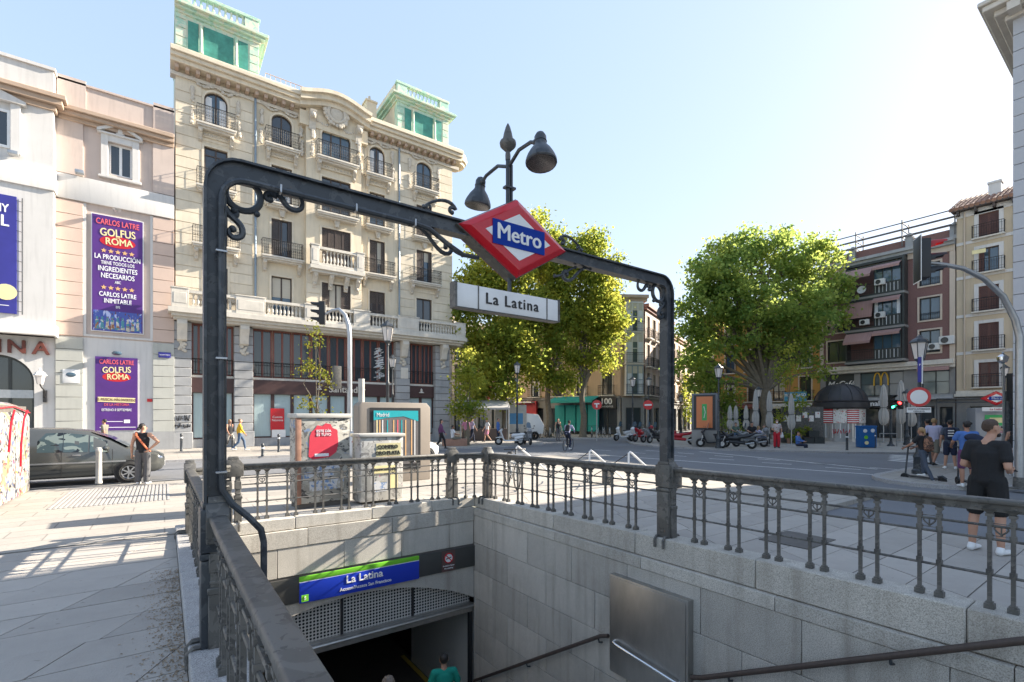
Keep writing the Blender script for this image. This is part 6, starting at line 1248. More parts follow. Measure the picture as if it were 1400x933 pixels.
# flower stand by the kiosk
x, y = ctr(1098, 33); t = thing('flower_stand', 'flower stand with plants and dark crates left of the kiosk', 'stall', (x, y, 0), -R(40))
for k, (u, z0) in enumerate(((.2, 0), (.9, 0), (.55, .45))): b = MB(); b.box(u - .33, -.35, z0, u + .33, .25, z0 + .06); b.box(u - .33, -.35, z0 + .06, u + .33, -.31, z0 + .42); b.box(u - .33, .21, z0 + .06, u + .33, .25, z0 + .42); b.box(u - .33, -.31, z0 + .06, u - .29, .21, z0 + .42); b.box(u + .29, -.31, z0 + .06, u + .33, .21, z0 + .42); b.build('crate', 'darkbay', t, smooth=False)
b = MB(); b.box(-1.2, .5, 0, 1.6, .6, 2.5); b.build('back_board', 'iron2', t, smooth=False)
for k in range(6): b = MB(); b.cbox((-.9 + k * .42, .47, 1.7 + .25 * (k % 2)), (.32, .02, .42)); b.build('magazine', MATS['kiosk_photos'], t, smooth=False)
for k in range(7):
    f = MB(); fx, fy, fz = rnd.uniform(-1.3, 1.0), rnd.uniform(-.4, .1), rnd.uniform(.25, .95); g_ = rnd
    for _ in range(90): p = Vector((fx + g_.gauss(0, .14), fy + g_.gauss(0, .12), fz + g_.gauss(0, .13))); a = Vector((g_.gauss(0, 1), g_.gauss(0, 1), g_.gauss(0, 1))).normalized() * .07; c = a.orthogonal().normalized() * .05; f.add([tuple(p - a), tuple(p + c), tuple(p + a), tuple(p - c)], [(0, 1, 2, 3)])
    f.build('plant', 'leafA', t, fix=False); f = MB(); f.lathe([(.09, 0), (.12, max(.1, fz - .12))], 8, (fx, fy, 0)); f.build('plant_pot', 'tile', t)
def bollard(label, px, d, h=.95, r_=.06, m='iron', ring=True, z=0., group='street bollards'):
    x, y = ctr(px, d); t = thing('bollard', label, 'bollard', (x, y, z), 0, group); b = MB(); b.lathe([(r_ * 1.15, 0), (r_ * 1.15, .06), (r_, .08), (r_, h - .14), (r_ * 1.08, h - .13), (r_ * 1.08, h - .06), (r_, h - .05), (r_ * .8, h - .01), (.01, h)], 12); b.build('post', m, t)
    if ring: b = MB(); b.lathe([(r_ * 1.1, h - .26), (r_ * 1.1, h - .19)], 12); b.build('reflective_band', 'white', t)
bollard('pale steel bollard before the dark grey car', 135, 13.4, 1.0, .07, 'wcab', False)
for lab, px, d in (('dark bollard on the pavement left of the arch post by the graffiti pier', 248, 25.6), ('short dark bollard behind the railing left of the cabinets', 359, 22.5), ('dark bollard before the red window poster of the bank', 381, 25), ('dark bollard left of the pedestrians at the bank', 318, 27.0), ('dark bollard before the kiosk grille', 1158, 26.5), ('taller dark bollard beside the blue bin', 1196, 28.2), ('bollard at the pavement tip left of the backpack rider', 1062, 29)): bollard(lab, px, d, .95 if px != 359 else .6)
for lab, px, d in (('stubby square post behind the railing near the bike racks', 830, 13.2), ('stubby square post just right of the arch post', 925, 12.6)):
    x, y = ctr(px, d); t = thing('stone_post', lab, 'bollard', (x, y, 0)); b = MB(); b.box(-.1, -.1, 0, .1, .1, .5); b.cbox((0, 0, .52), (.22, .22, .05)); b.build('post', 'iron2', t, bevel=.015)
for lab, px, d in (('white bike rack frame left of the leaning bicycle', 706, 15.5), ('white bike rack frame in the middle of the three', 806, 13.6), ('white bike rack frame nearest the right arch post', 859.5, 13.0)):
    x, y = ctr(px, d); t = thing('bike_rack', lab, 'bike rack', (x, y, 0), R(-20), 'white bike rack frames'); b = MB(); b.tube([(0, 0, 0), (0, 0, .86), (.04, 0, .9), (.10, 0, .86), (1.15, .1, .02)], .028, 8); b.build('tube_frame', 'white', t); b = MB(); b.tube([(0, 0, .86), (-.5, .3, .45), (-1.0, .6, .1)], .012, 5); b.build('rope', 'black', t)
# ================================================================ lift kiosk of the far metro entrance
x, y = ctr(1358, 34); t = thing('metro_lift_kiosk', 'grey metro lift kiosk with a small red diamond and a green poster', 'kiosk', (x, y, 0), -R(62))
b = MB(); b.box(-.95, 0, 0, 1.0, 1.6, 2.45); b.build('cabin', mat('kiosk_grey', (.33, .34, .36), .5, .04, 3), t, bevel=.02); b = MB(); b.box(-.45, -.03, 1.2, .75, -.0, 1.95); b.build('green_poster', mat('green_poster', (.03, .42, .12), .4, .05, 2), t, smooth=False); b = MB(); b.box(-.2, -.04, 1.4, .5, -.03, 1.75); b.build('poster_picture', 'postercream', t, smooth=False)
b = MB(); b.tube([(-3.2, -.4, 0), (-3.2, -.4, 3.1), (3.2, -.4, 3.1), (3.2, -.4, 0)], .06, 6); b.tube([(-3.2, -.4, 2.85), (3.2, -.4, 2.85)], .035, 5); b.build('arch', 'iron', t)
b = MB(); b.prism([(-.85, 3.1), (0, 2.6), (.85, 3.1), (0, 3.6)], -.52, -.28, 'y'); b.build('red_diamond', 'red', t, bevel=.02); b = MB(); b.prism([(-.5, 3.1), (0, 2.8), (.5, 3.1), (0, 3.4)], -.53, -.521, 'y'); b.build('white_rhombus', 'white', t, smooth=False); b = MB(); b.box(-.4, -.545, 2.98, .4, -.531, 3.22); b.build('blue_band', 'blue', t, smooth=False); text('Metro', .22, t, 'white', (0, -.55, 3.1))
b = MB(); b.box(-.75, -.5, 2.2, .75, -.42, 2.48); b.build('name_plate', 'white', t, smooth=False); text('La Latina', .2, t, 'red', (0, -.51, 2.34))
# ================================================================ cabinets and information panel by the stairwell
t = thing('utility_cabinet', 'tall utility cabinet pasted with torn posters and a red bill', 'cabinet', (2.66, 10.62, 0), R(4))
wornp = patchmat('torn_posters', (.27, .26, .23), [((.42, .41, .37), .9, .5), ((.10, .10, .10), 1.6, .57), ((.36, .35, .31), 2.2, .54), ((.16, .22, .34), 1.2, .64), ((.05, .05, .05), 2.6, .60)], 2.4, stretch=(1, 1, 1.5))
b = MB(); b.box(-.53, -.28, .1, .53, .28, 1.83); b.build('body', wornp, t, bevel=.02); b = MB(); b.box(-.57, -.32, 1.83, .57, .32, 1.92); b.build('roof', 'wcab', t, bevel=.025); b = MB(); b.box(-.5, -.25, 0, .5, .25, .1); b.build('plinth', 'joint', t, smooth=False)
b = MB(); b.box(-.555, -.295, .1, -.46, -.2, 1.83); b.build('rusty_corner', mat('rust', (.30, .16, .11), .8, .3, 6), t, bevel=.01)
rp = [(-.32, 1.05), (-.30, 1.45), (-.26, 1.55), (-.20, 1.60), (-.15, 1.68), (-.05, 1.66), (.02, 1.72), (.12, 1.70), (.16, 1.62), (.26, 1.58), (.28, 1.3), (.24, 1.12), (.1, 1.02), (-.1, 1.0), (-.25, .99)]
b = MB(); b.prism(rp, -.288, -.282, 'y'); b.build('red_bill', mat('red_bill', (.55, .03, .06), .6, .06, 4), t, smooth=False); text('ESTE DÍA\nES TUYO', .075, t, 'posterwhite', (-.02, -.291, 1.52), bold=.002); b = MB(); b.box(-.2, -.292, 1.04, .08, -.288, 1.10); b.build('white_label', 'posterwhite', t, smooth=False)
for u, z, w_, h_, m_ in ((.1, .82, .55, .1, 'bluep'), (-.1, .68, .6, .12, 'posterwhite'), (.05, .45, .7, .2, 'posterwhite')): b = MB(); b.cbox((u, -.283, z), (w_, .006, h_), ry=R(rnd.uniform(-4, 4))); b.build('torn_bill', patchmat('faded_bill', (.55, .56, .58), [((.15, .25, .45), 2, .55), ((.35, .34, .3), 1, .55)], 5), t, smooth=False)
t = thing('utility_cabinet', 'lower white utility cabinet with gold buying bills in black letters', 'cabinet', (3.80, 10.32, 0), R(2))
b = MB(); b.box(-.48, -.25, .05, .48, .25, 1.42); b.build('body', patchmat('white_worn', (.40, .39, .36), [((.52, .51, .48), 1, .5), ((.22, .21, .2), 2.4, .58), ((.6, .12, .25), 2, .70), ((.1, .1, .1), 3, .68)], 3), t, bevel=.02); b = MB(); b.box(-.52, -.29, 1.42, .52, .29, 1.49); b.build('roof', 'wcab', t, bevel=.02)
b = MB(); b.box(-.14, -.256, .93, .42, -.251, 1.28); b.build('yellow_bill', mat('faded_yellow', (.55, .50, .28), .6, .1, 4), t, smooth=False)
text('COMPRO', .115, t, 'black', (.12, -.262, 1.20), bold=.006, sx=.95); text('ORO·PLATA', .115, t, 'black', (.12, -.262, 1.07), bold=.006, sx=.9); text('655 125 222', .07, t, 'posterpink', (.12, -.262, .96), bold=.004)
for u, z, w_, h_, m_ in ((.05, .72, .5, .16, 'postercream'), (-.05, .36, .3, .22, 'faded_bill'), (.25, .45, .2, .3, 'postercream')): b = MB(); b.cbox((u, -.253, z), (w_, .006, h_), ry=R(rnd.uniform(-9, 9))); b.build('torn_bill', MATS.get(m_) or M[m_], t, smooth=False)
text('MÁXIMA TASACIÓN', .06, t, 'black', (.05, -.258, .72), bold=.003)
t = thing('information_panel', 'wide taupe information panel with a lit city map behind glass', 'information panel', (5.33, 13.2, 0), 0)
b = MB(); b.prism([(-1.1, 0), (1.05, 0), (1.05, 2.12), (.93, 2.25), (-1.0, 2.25), (-1.1, 2.15)], -.22, .22, 'y'); b.build('casing', 'totem', t, bevel=.04); b = MB(); b.box(-.78, -.235, .35, .72, -.221, 2.1); b.build('glass_border', 'black', t, smooth=False)
b = MB(); b.box(-.68, -.245, .5, .64, -.236, 2.02); b.build('poster', mat('poster_grey', (.14, .13, .13), .35, .25, 3), t, smooth=False)
b = MB(); b.prism([(-.68, 1.75), (-.3, 1.82), (.2, 1.86), (.64, 1.72), (.64, 2.02), (-.68, 2.02)], -.252, -.246, 'y'); b.build('teal_header', mat('teal_print', (.02, .36, .40), .35, .05, 3), t, smooth=False); text('Madrid', .16, t, 'white', (-.42, -.255, 1.9), sx=.8)
for k, u in enumerate((-.6, -.52, -.44, -.3, -.12, .0, .12, .24, .42, .52)): b = MB(); b.box(u, -.25, .55 + .1 * (k % 3), u + .03, -.246, 1.76); b.build('map_line', ('postercream', 'starm', 'white', 'teal_print', 'starm', 'posterpink', 'teal_print', 'starm', 'poster_gold', 'white')[k] if ('postercream', 'starm', 'white', 'teal_print', 'starm', 'posterpink', 'teal_print', 'starm', 'poster_gold', 'white')[k] in M else MATS[('postercream', 'starm', 'white', 'teal_print', 'starm', 'posterpink', 'teal_print', 'starm', 'poster_gold', 'white')[k]], t, smooth=False)
b = MB(); b.tube([(-.9, .1, 0), (-.9, .1, 2.9)], .09, 8); b.build('rear_pipe', 'wcab', t)
# graffiti covered booth at the far left
t = thing('graffiti_booth', 'rounded white booth covered in graffiti at the left edge', 'booth', (-2.72, 16.75, 0))
gm = patchmat('graffiti', (.27, .265, .25), [((.30, .21, .13), 1.1, .55), ((.33, .32, .31), 1.2, .55), ((.10, .13, .24), 1.9, .59), ((.26, .03, .03), 2.3, .62), ((.03, .03, .04), 2.9, .585), ((.30, .27, .07), 1.5, .62)], 1.9)
for k, (y0, y1) in enumerate(((-1.35, 0), (-2.8, -1.42), (-4.3, -2.87))): b = MB(); b.prism([(0, .02), (0, 1.85), (-.12, 2.08), (-.4, 2.2), (-1.5, 2.25), (-1.5, .02)], y0, y1, 'y'); b.build('panel', gm, t, bevel=.03)
b = MB(); b.box(-1.4, -4.2, 0, -.05, -.1, 2.1); b.build('core', 'joint', t, smooth=False)
b = MB(); b.tube([(.015, -.35, 2.0), (.015, -.7, 1.8), (.02, -1.0, 1.2), (.02, -1.05, .7)], .02, 5); b.tube([(.015, -1.6, 2.0), (.015, -1.9, 1.7), (.02, -2.1, 1.1)], .02, 5); b.tube([(0, -.05, 1.95), (-.03, -1.4, 2.08), (-.02, -2.9, 2.02), (0, -4.2, 1.95)], .02, 5); b.build('red_stroke', 'red', t)
# market stall and delivery van under the trees on the left
x, y = ctr(662, 37); t = thing('street_stall', 'market stall with a pale sloping canopy under the plane trees', 'stall', (x, y, 0), -R(30)); b = MB(); b.add([(-1.9, -1, 2.5), (1.9, -1, 2.5), (1.9, 1, 3.1), (-1.9, 1, 3.1), (-1.9, -1, 2.35), (1.9, -1, 2.35), (1.9, 1, 2.95), (-1.9, 1, 2.95)], [(0, 1, 2, 3), (4, 5, 6, 7), (0, 1, 5, 4), (1, 2, 6, 5), (2, 3, 7, 6), (3, 0, 4, 7)]); b.build('canopy', 'cloth', t, smooth=False)
for u in (-1.8, 1.8):
    for v in (-.9, .9): b = MB(); b.tube([(u, v, 0), (u, v, 2.7)], .04, 6); b.build('post', 'galv', t)
b = MB(); b.box(-1.7, -.6, .0, 1.7, .6, .9); b.build('counter', 'wood', t, bevel=.02)
x, y = ctr(702, 41); t = thing('delivery_van', 'white box van with a blue window parked under the plane trees', 'van', (x, y, -.1), -R(30)); b = MB(); b.box(-1.6, -.9, .5, 1.0, .9, 2.9); b.build('cargo_box', 'wcab', t, bevel=.06); b = MB(); b.prism([(1.0, .45), (2.4, .45), (2.5, 1.2), (2.0, 2.1), (1.0, 2.2)], -.85, .85, 'y'); b.build('cab', 'carw', t, bevel=.05); b = MB(); b.box(-1.0, -.915, 1.3, .7, -.901, 2.2); b.build('blue_window', mat('van_blue', (.04, .2, .4), .3, .1, 3), t, smooth=False)
for u in (-1.0, 1.7):
    for s in (-1, 1): b = MB(); b.torus((u, s * .85, .34), .25, .1, 'y', 16, 8); b.lathe([(.2, -.04), (.2, .04)], 12) if False else None; b.build('wheel', 'tyre', t)
# ================================================================ soft bodies: capsules fused by a voxel remesh
QUEUE = []
def cap(bm_list, p, q_, rp, rq=None):
    rq = rp if rq is None else rq; bm = bmesh.new()
    for c, r_ in ((p, rp), (q_, rq)):
        r_ = r_ if isinstance(r_, (tuple, list)) else (r_, r_, r_)
        for i in range(1, 6):
            t = math.pi * i / 6 - math.pi / 2
            for j in range(10): a = 2 * math.pi * j / 10; bm.verts.new((c[0] + r_[0] * math.cos(t) * math.cos(a), c[1] + r_[1] * math.cos(t) * math.sin(a), c[2] + r_[2] * math.sin(t)))
        bm.verts.new((c[0], c[1], c[2] - r_[2])); bm.verts.new((c[0], c[1], c[2] + r_[2]))
    o = bmesh.ops.convex_hull(bm, input=bm.verts); bmesh.ops.delete(bm, geom=[v for v in bm.verts if not v.link_faces], context='VERTS')
    bm.verts.index_update(); bm_list.append(([tuple(v.co) for v in bm.verts], [[v.index for v in f.verts] for f in bm.faces])); bm.free()
def fuse(name, blobs, m, parent, vox, extra=None, smooth_it=3):
    b = MB()
    for vs, fs in blobs: b.add(vs, fs)
    o = b.build(name, m, parent, smooth=False); md = o.modifiers.new('r', 'REMESH'); md.mode = 'VOXEL'; md.voxel_size = vox; sm = o.modifiers.new('s', 'SMOOTH'); sm.factor = .5; sm.iterations = smooth_it
    QUEUE.append((o, extra)); return o
def flush():
    dg = bpy.context.evaluated_depsgraph_get()
    for o, extra in QUEUE:
        me = bpy.data.meshes.new_from_object(o.evaluated_get(dg)); old = o.data; o.modifiers.clear(); me.materials.clear()
        for x in old.materials: me.materials.append(x)
        if extra:
            bm = bmesh.new(); bm.from_mesh(me); n0 = [bm.verts.new(p) for p in extra.v]
            for f in extra.f:
                try: bm.faces.new([n0[i] for i in f])
                except ValueError: pass
            bm.to_mesh(me); bm.free()
        me.polygons.foreach_set('use_smooth', [True] * len(me.polygons)); me.name = o.name; o.data = me
    QUEUE.clear()
def facing(a, px=700): return R(144.3 - a) - math.atan((px - 700) / 660)                       # 0 walks away from the camera, 90 to the right of the picture, 180 towards it
J0 = dict(hL=(.09, 0, .93), kL=(.105, -.02, .50), aL=(.105, .03, .085), hR=(-.09, 0, .93), kR=(-.105, -.02, .50), aR=(-.105, .03, .085), sL=(.18, .01, 1.43), eL=(.245, .035, 1.15), wL=(.255, -.05, .90), sR=(-.18, .01, 1.43), eR=(-.245, .035, 1.15), wR=(-.255, -.05, .90), pel=(0, 0, .95), chest=(0, -.005, 1.30), neck=(0, .015, 1.46), head=(0, -.02, 1.635))
def person(label, px, d, ang, h, skin='skin', hair=('hairb', 'short'), top=('black', 'short'), legs=('black', 'long'), shoes='white', pose={}, z=0., vox=.020, fat=1., look=0., xy=None, group=None, beard=None, eyes=False):
    x, y = xy or ctr(px, d); k = h / 1.75; t = thing('person', label, 'person', (x, y, z), facing(ang, px or 700), group); J = dict(J0); J.update(pose); J = {a: Vector(b) * k for a, b in J.items()}
    V = Vector; B = []; f = fat; up = (J['neck'] - J['pel']).normalized()
    cap(B, J['pel'] + V((-.05, 0, 0)) * k, J['pel'] + V((.05, 0, 0)) * k, (.105 * f * k, .10 * f * k, .10 * k)); mid = J['pel'].lerp(J['chest'], .35)
    cap(B, J['pel'], mid, (.15 * f * k, .10 * f * k, .08 * k), (.135 * f * k, .092 * f * k, .08 * k)); cap(B, mid, J['chest'], (.135 * f * k, .092 * f * k, .08 * k), (.16 * f * k, .108 * f * k, .10 * k)); cap(B, J['sL'], J['sR'], .062 * k); cap(B, J['chest'], J['neck'] - up * .03 * k, (.15 * f * k, .10 * f * k, .08 * k), (.07 * k, .06 * k, .05 * k))
    cap(B, J['neck'] - up * .03 * k, J['head'] - V((0, 0, .08)) * k, .058 * k, .052 * k)
    hd = J['head']; ly = Matrix.Rotation(look, 3, 'Z'); fw = ly @ V((0, -1, 0)); sd = ly @ V((1, 0, 0))
    cap(B, hd + V((0, 0, .035)) * k - fw * .012 * k, hd + fw * .022 * k - V((0, 0, .045)) * k, (.076 * k, .090 * k, .085 * k), (.058 * k, .066 * k, .068 * k)); cap(B, hd + fw * .055 * k - V((0, 0, .085)) * k, hd + fw * .045 * k - V((0, 0, .08)) * k, .026 * k)
    cap(B, hd + fw * .088 * k + V((0, 0, .012)) * k, hd + fw * .107 * k - V((0, 0, .02)) * k, .010 * k, .015 * k)
    for s in (-1, 1): cap(B, hd + sd * s * .078 * k - fw * .01 * k + V((0, 0, .02)) * k, hd + sd * s * .078 * k - fw * .004 * k - V((0, 0, .022)) * k, (.012 * k, .02 * k, .018 * k), (.01 * k, .014 * k, .014 * k))
    hands = MB()
    for s in 'LR':
        cap(B, J['s' + s], J['e' + s], .054 * k * (f * .5 + .5), .042 * k); cap(B, J['e' + s], J['e' + s].lerp(J['w' + s], .35), .043 * k, .042 * k); cap(B, J['e' + s].lerp(J['w' + s], .35), J['w' + s], .042 * k, .028 * k)
        cap(B, J['h' + s], J['k' + s], .088 * f * k, .058 * k); kn, an = J['k' + s], J['a' + s]; cf = kn.lerp(an, .3) + V((0, .015, 0)) * k; cap(B, kn, cf, .056 * k, .056 * k); cap(B, cf, an, .056 * k, .037 * k)
        toe = an + V(((.02 if s == 'L' else -.02), -.17, -.055)) * k if not pose.get('t' + s) else J['t' + s]; heel = an + V((0, .03, -.045)) * k; J['t' + s] = toe; cap(B, heel, toe, (.036 * k, .036 * k, .03 * k), (.042 * k, .05 * k, .024 * k))
        # palm and five fingers
        w_ = J['w' + s]; dr = (w_ - J['e' + s]).normalized(); sg = 1 if s == 'L' else -1; nr = dr.cross(V((0, 1, 0)));  nr = V((sg, 0, 0)) if nr.length < .2 else nr.normalized(); ac = nr.cross(dr).normalized(); inn = nr * (-1 if nr.x * sg > 0 else 1)
        pc = w_ + dr * .095 * k; cap(B, w_ + dr * .01 * k, pc, (.026 * k, .026 * k, .026 * k), (.03 * k, .03 * k, .03 * k))
        for q_, (ln, off) in enumerate(((.068, -.030), (.078, -.010), (.074, .010), (.058, .028))):
            b0_ = pc + ac * off * k + dr * .012 * k; b1 = b0_ + (dr * .8 + inn * .35) * ln * .55 * k; b2 = b1 + (dr * .35 + inn * .85) * ln * .5 * k; hands.tube([b0_, b1, b2], [.0095 * k, .0088 * k, .006 * k], 6)
        th_ = w_ + dr * .035 * k - ac * .024 * k; hands.tube([th_, th_ + (dr * .6 - ac * .7 + inn * .2) * .035 * k, th_ + (dr * 1.0 - ac * .65 + inn * .6) * .06 * k], [.012 * k, .010 * k, .007 * k], 6)
    fuse('body', B, skin, t, vox, hands)
    # hair
    Hh = []; hm, hs_ = hair
    cap(Hh, hd + V((0, 0, .055)) * k - fw * .022 * k, hd + V((0, 0, .01)) * k - fw * .035 * k, (.083 * k, .092 * k, .076 * k), (.078 * k, .07 * k, .06 * k))
    if hs_ == 'long': cap(Hh, hd - fw * .05 * k, hd - fw * .08 * k - V((0, 0, .26)) * k, (.075 * k, .05 * k, .08 * k), (.06 * k, .03 * k, .05 * k))
    if hs_ == 'pony': cap(Hh, hd - fw * .10 * k + V((0, 0, .05)) * k, hd - fw * .13 * k - V((0, 0, .12)) * k, .04 * k, .02 * k)
    if hs_ == 'bun': cap(Hh, hd - fw * .11 * k - V((0, 0, .03)) * k, hd - fw * .12 * k - V((0, 0, .05)) * k, .045 * k)
    if hs_ == 'curly':
        for _ in range(40): v = V((rnd.gauss(0, 1), rnd.gauss(0, 1), abs(rnd.gauss(0, 1)) * .9)).normalized(); c = hd + V((0, 0, .03)) * k - fw * .02 * k + v * .095 * k; cap(Hh, c, c, .026 * k)
    if hs_ == 'cap':
        cap(Hh, hd + V((0, 0, .06)) * k + fw * .05 * k, hd + V((0, 0, .05)) * k + fw * .15 * k, (.07 * k, .04 * k, .012 * k))
    fuse('cap' if hs_ == 'cap' else 'hair', Hh, hm, t, min(vox, .012), smooth_it=1 if hs_ == 'curly' else 2)
    if beard:
        Bd = []; cap(Bd, hd + fw * .035 * k - V((0, 0, .075)) * k, hd + fw * .058 * k - V((0, 0, .095)) * k, (.056 * k, .056 * k, .035 * k), (.034 * k, .034 * k, .022 * k)); fuse('beard', Bd, beard, t, .010)
    if eyes:
        e = MB()
        for s in (-1, 1): c = hd + fw * .083 * k + sd * s * .032 * k + V((0, 0, .018)) * k; e.sphere(tuple(c), .011 * k, 8, 6)
        e.build('eyes', 'black', t); m_ = MB(); c = hd + fw * .088 * k - V((0, 0, .045)) * k; m_.sphere(tuple(c), (.026 * k, .012 * k, .006 * k), 10, 5); m_.build('mouth', 'posterpink', t)
    # clothes
    tm_, ts_ = top; Tt = []; e_ = .020 * k
    lo = J['pel'] + V((0, 0, -.02)) * k
    cap(Tt, lo, mid, (.165 * f * k, .118 * f * k, .05 * k), (.155 * f * k, .112 * f * k, .08 * k)); cap(Tt, mid, J['chest'], (.155 * f * k, .112 * f * k, .08 * k), (.178 * f * k, .126 * f * k, .10 * k)); cap(Tt, J['chest'], J['neck'] - up * .075 * k, (.168 * f * k, .118 * f * k, .08 * k), (.085 * k, .075 * k, .04 * k))
    sm_ = J['sL'].lerp(J['sR'], .5)
    if ts_ != 'sleeveless': cap(Tt, J['chest'] - up * .03 * k, sm_ - up * .045 * k, (.178 * f * k, .126 * f * k, .09 * k), (.175 * k, .10 * k, .07 * k)); cap(Tt, J['sL'].lerp(J['sR'], .12), J['neck'] - up * .06 * k, .07 * k, (.075 * k, .07 * k, .035 * k)); cap(Tt, J['sR'].lerp(J['sL'], .12), J['neck'] - up * .06 * k, .07 * k, (.075 * k, .07 * k, .035 * k))
    if ts_ != 'none': cap(Tt, J['sL'].lerp(J['sR'], .06 if ts_ != 'sleeveless' else .22), J['sR'].lerp(J['sL'], .06 if ts_ != 'sleeveless' else .22), .070 * k)
    for s in 'LR':
        if ts_ == 'short': cap(Tt, J['s' + s], J['s' + s].lerp(J['e' + s], .62), .070 * k * (f * .5 + .5), .066 * k * (f * .5 + .5))
        if ts_ == 'long': cap(Tt, J['s' + s], J['e' + s], .068 * k, .056 * k); cap(Tt, J['e' + s], J['w' + s].lerp(J['e' + s], .06), .056 * k, .042 * k)
    fuse('shirt', Tt, tm_, t, vox * .9)
    lm_, ls_ = legs; Lg = []
    if ls_ == 'skirt': cap(Lg, J['pel'] + V((0, 0, .04)) * k, J['kL'].lerp(J['kR'], .5) + V((0, 0, .08)) * k, (.15 * k, .11 * k, .05 * k), (.22 * k, .17 * k, .03 * k))
    else:
        cap(Lg, J['pel'] + V((-.05, 0, 0)) * k, J['pel'] + V((.05, 0, 0)) * k, (.118 * f * k, .115 * f * k, .105 * k))
        for s in 'LR':
            hp, kn, an = J['h' + s], J['k' + s], J['a' + s]
            if ls_ == 'shorts': cap(Lg, hp, hp.lerp(kn, .86), .104 * f * k, .092 * f * k)
            elif ls_ == 'wide': cap(Lg, hp, kn, .104 * f * k, .090 * k); cap(Lg, kn, an + V((0, 0, .03)) * k, .090 * k, .082 * k)
            else: cap(Lg, hp, kn, .098 * f * k, .066 * k); cap(Lg, kn, kn.lerp(an, .35) + V((0, .012, 0)) * k, .066 * k, .064 * k); cap(Lg, kn.lerp(an, .35) + V((0, .012, 0)) * k, an + V((0, 0, .02)) * k, .064 * k, .048 * k)
    fuse('skirt' if ls_ == 'skirt' else ('shorts' if ls_ == 'shorts' else 'trousers'), Lg, lm_, t, vox * .9)
    for s in 'LR':
        an = J['a' + s]; S_ = []; heel = an + V((0, .035, -.045)) * k; cap(S_, heel, J['t' + s] , (.044 * k, .042 * k, .036 * k), (.05 * k, .056 * k, .03 * k)); cap(S_, an + V((0, .01, -.01)) * k, heel, .046 * k, .044 * k); fuse('shoe', S_, shoes, t, .012)
    t['_k'] = k; return t, J
M['hairfade'] = mat('cropped_brown_hair', (.07, .045, .032), .7, .3, 40)
cm = lambda n, c, **k: mat(n, c, .85, .12, 6, .9, 7, **k)
cm('cloth_black', (.014, .014, .016)); cm('cloth_shorts', (.012, .012, .013)); cm('cloth_navy', (.015, .022, .05)); cm('cloth_jeans', (.06, .10, .17)); cm('cloth_yellow', (.55, .33, .02)); cm('cloth_white', (.62, .62, .64)); cm('cloth_red', (.45, .015, .03)); cm('cloth_blue', (.07, .16, .42)); cm('cloth_grey', (.10, .10, .105)); cm('cloth_lilac', (.38, .38, .52)); cm('cloth_pink', (.50, .20, .30)); cm('cloth_teal', (.005, .26, .19)); cm('cloth_slate', (.06, .075, .105)); cm('cloth_khaki', (.16, .15, .12)); cm('cloth_green', (.08, .12, .09)); cm('cloth_purple', (.12, .04, .11))
patchmat('cloth_camo', (.09, .045, .03), [((.30, .15, .09), 1, .52), ((.02, .02, .02), 1.4, .56)], 14, rough=.85); patchmat('cloth_stripe', (.35, .33, .30), [((.05, .05, .05), 1, .5)], 18, rough=.85, stretch=(1, 1, .02)); patchmat('cloth_floral', (.5, .46, .44), [((.35, .12, .12), 1, .56), ((.2, .25, .2), 1.3, .6)], 14, rough=.85)
MM = MATS
walk = dict(kL=(.10, -.20, .54), aL=(.10, -.26, .12), kR=(-.10, .06, .50), aR=(-.10, .34, .16), eR=(-.24, -.08, 1.16), wR=(-.23, -.22, .96), eL=(.24, .12, 1.16), wL=(.24, .10, .90))
sit = dict(pel=(0, 0, .52), hL=(.1, -.02, .50), hR=(-.1, -.02, .50), kL=(.13, -.44, .50), kR=(-.13, -.44, .50), aL=(.13, -.46, .085), aR=(-.13, -.46, .085), chest=(0, .02, .88), sL=(.18, .02, 1.0), sR=(-.18, .02, 1.0), neck=(0, .02, 1.04), head=(0, -.01, 1.21), eL=(.25, -.08, .78), wL=(.14, -.32, .72), eR=(-.25, -.08, .78), wR=(-.14, -.32, .72))
def bag(t, name, m, blobs, k): Bq = []; [cap(Bq, Vector(a) * k, Vector(b) * k, r1, r2) for a, b, r1, r2 in blobs]; return fuse(name, Bq, m, t, .014)
# man in black by the railing, looking down at his phone
tb, Jb = person('bearded man in black t-shirt and black shorts at the kerb with a phone', 1350, 6.63, 22, 1.84, 'skin', ('hairfade', 'short'), (MM['cloth_black'], 'short'), (MM['cloth_shorts'], 'shorts'), 'white', dict(sL=(.165, .01, 1.395), sR=(-.165, .01, 1.395), eR=(-.225, .06, 1.13), wR=(-.15, -.18, 1.07), eL=(.225, .05, 1.14), wL=(.14, -.20, 1.09), kL=(.13, 0, .50), aL=(.14, .04, .085), kR=(-.13, 0, .50), aR=(-.15, .04, .085), head=(-.02, -.07, 1.615)), vox=.011, fat=1.07, look=R(-38), beard='hairb', eyes=True)
def held(name, label, cat, t, p, dims, m, rx=0, rz=0):
    w = Matrix.Translation(t.location) @ Matrix.Rotation(t.rotation_euler.z, 4, 'Z') @ Vector(p); b = MB(); b.box(*[-q_ / 2 for q_ in dims], *[q_ / 2 for q_ in dims]); o = b.build(name, m, None, w, (rx, 0, t.rotation_euler.z + rz), bevel=min(dims) * .3); return tag(o, label, cat)
k = 1.84 / 1.75
held('phone', 'dark phone held in the right hand of the man in black', 'phone', tb, (-.125 * k, -.30 * k, 1.08 * k), (.075, .15, .009), 'black', R(25))
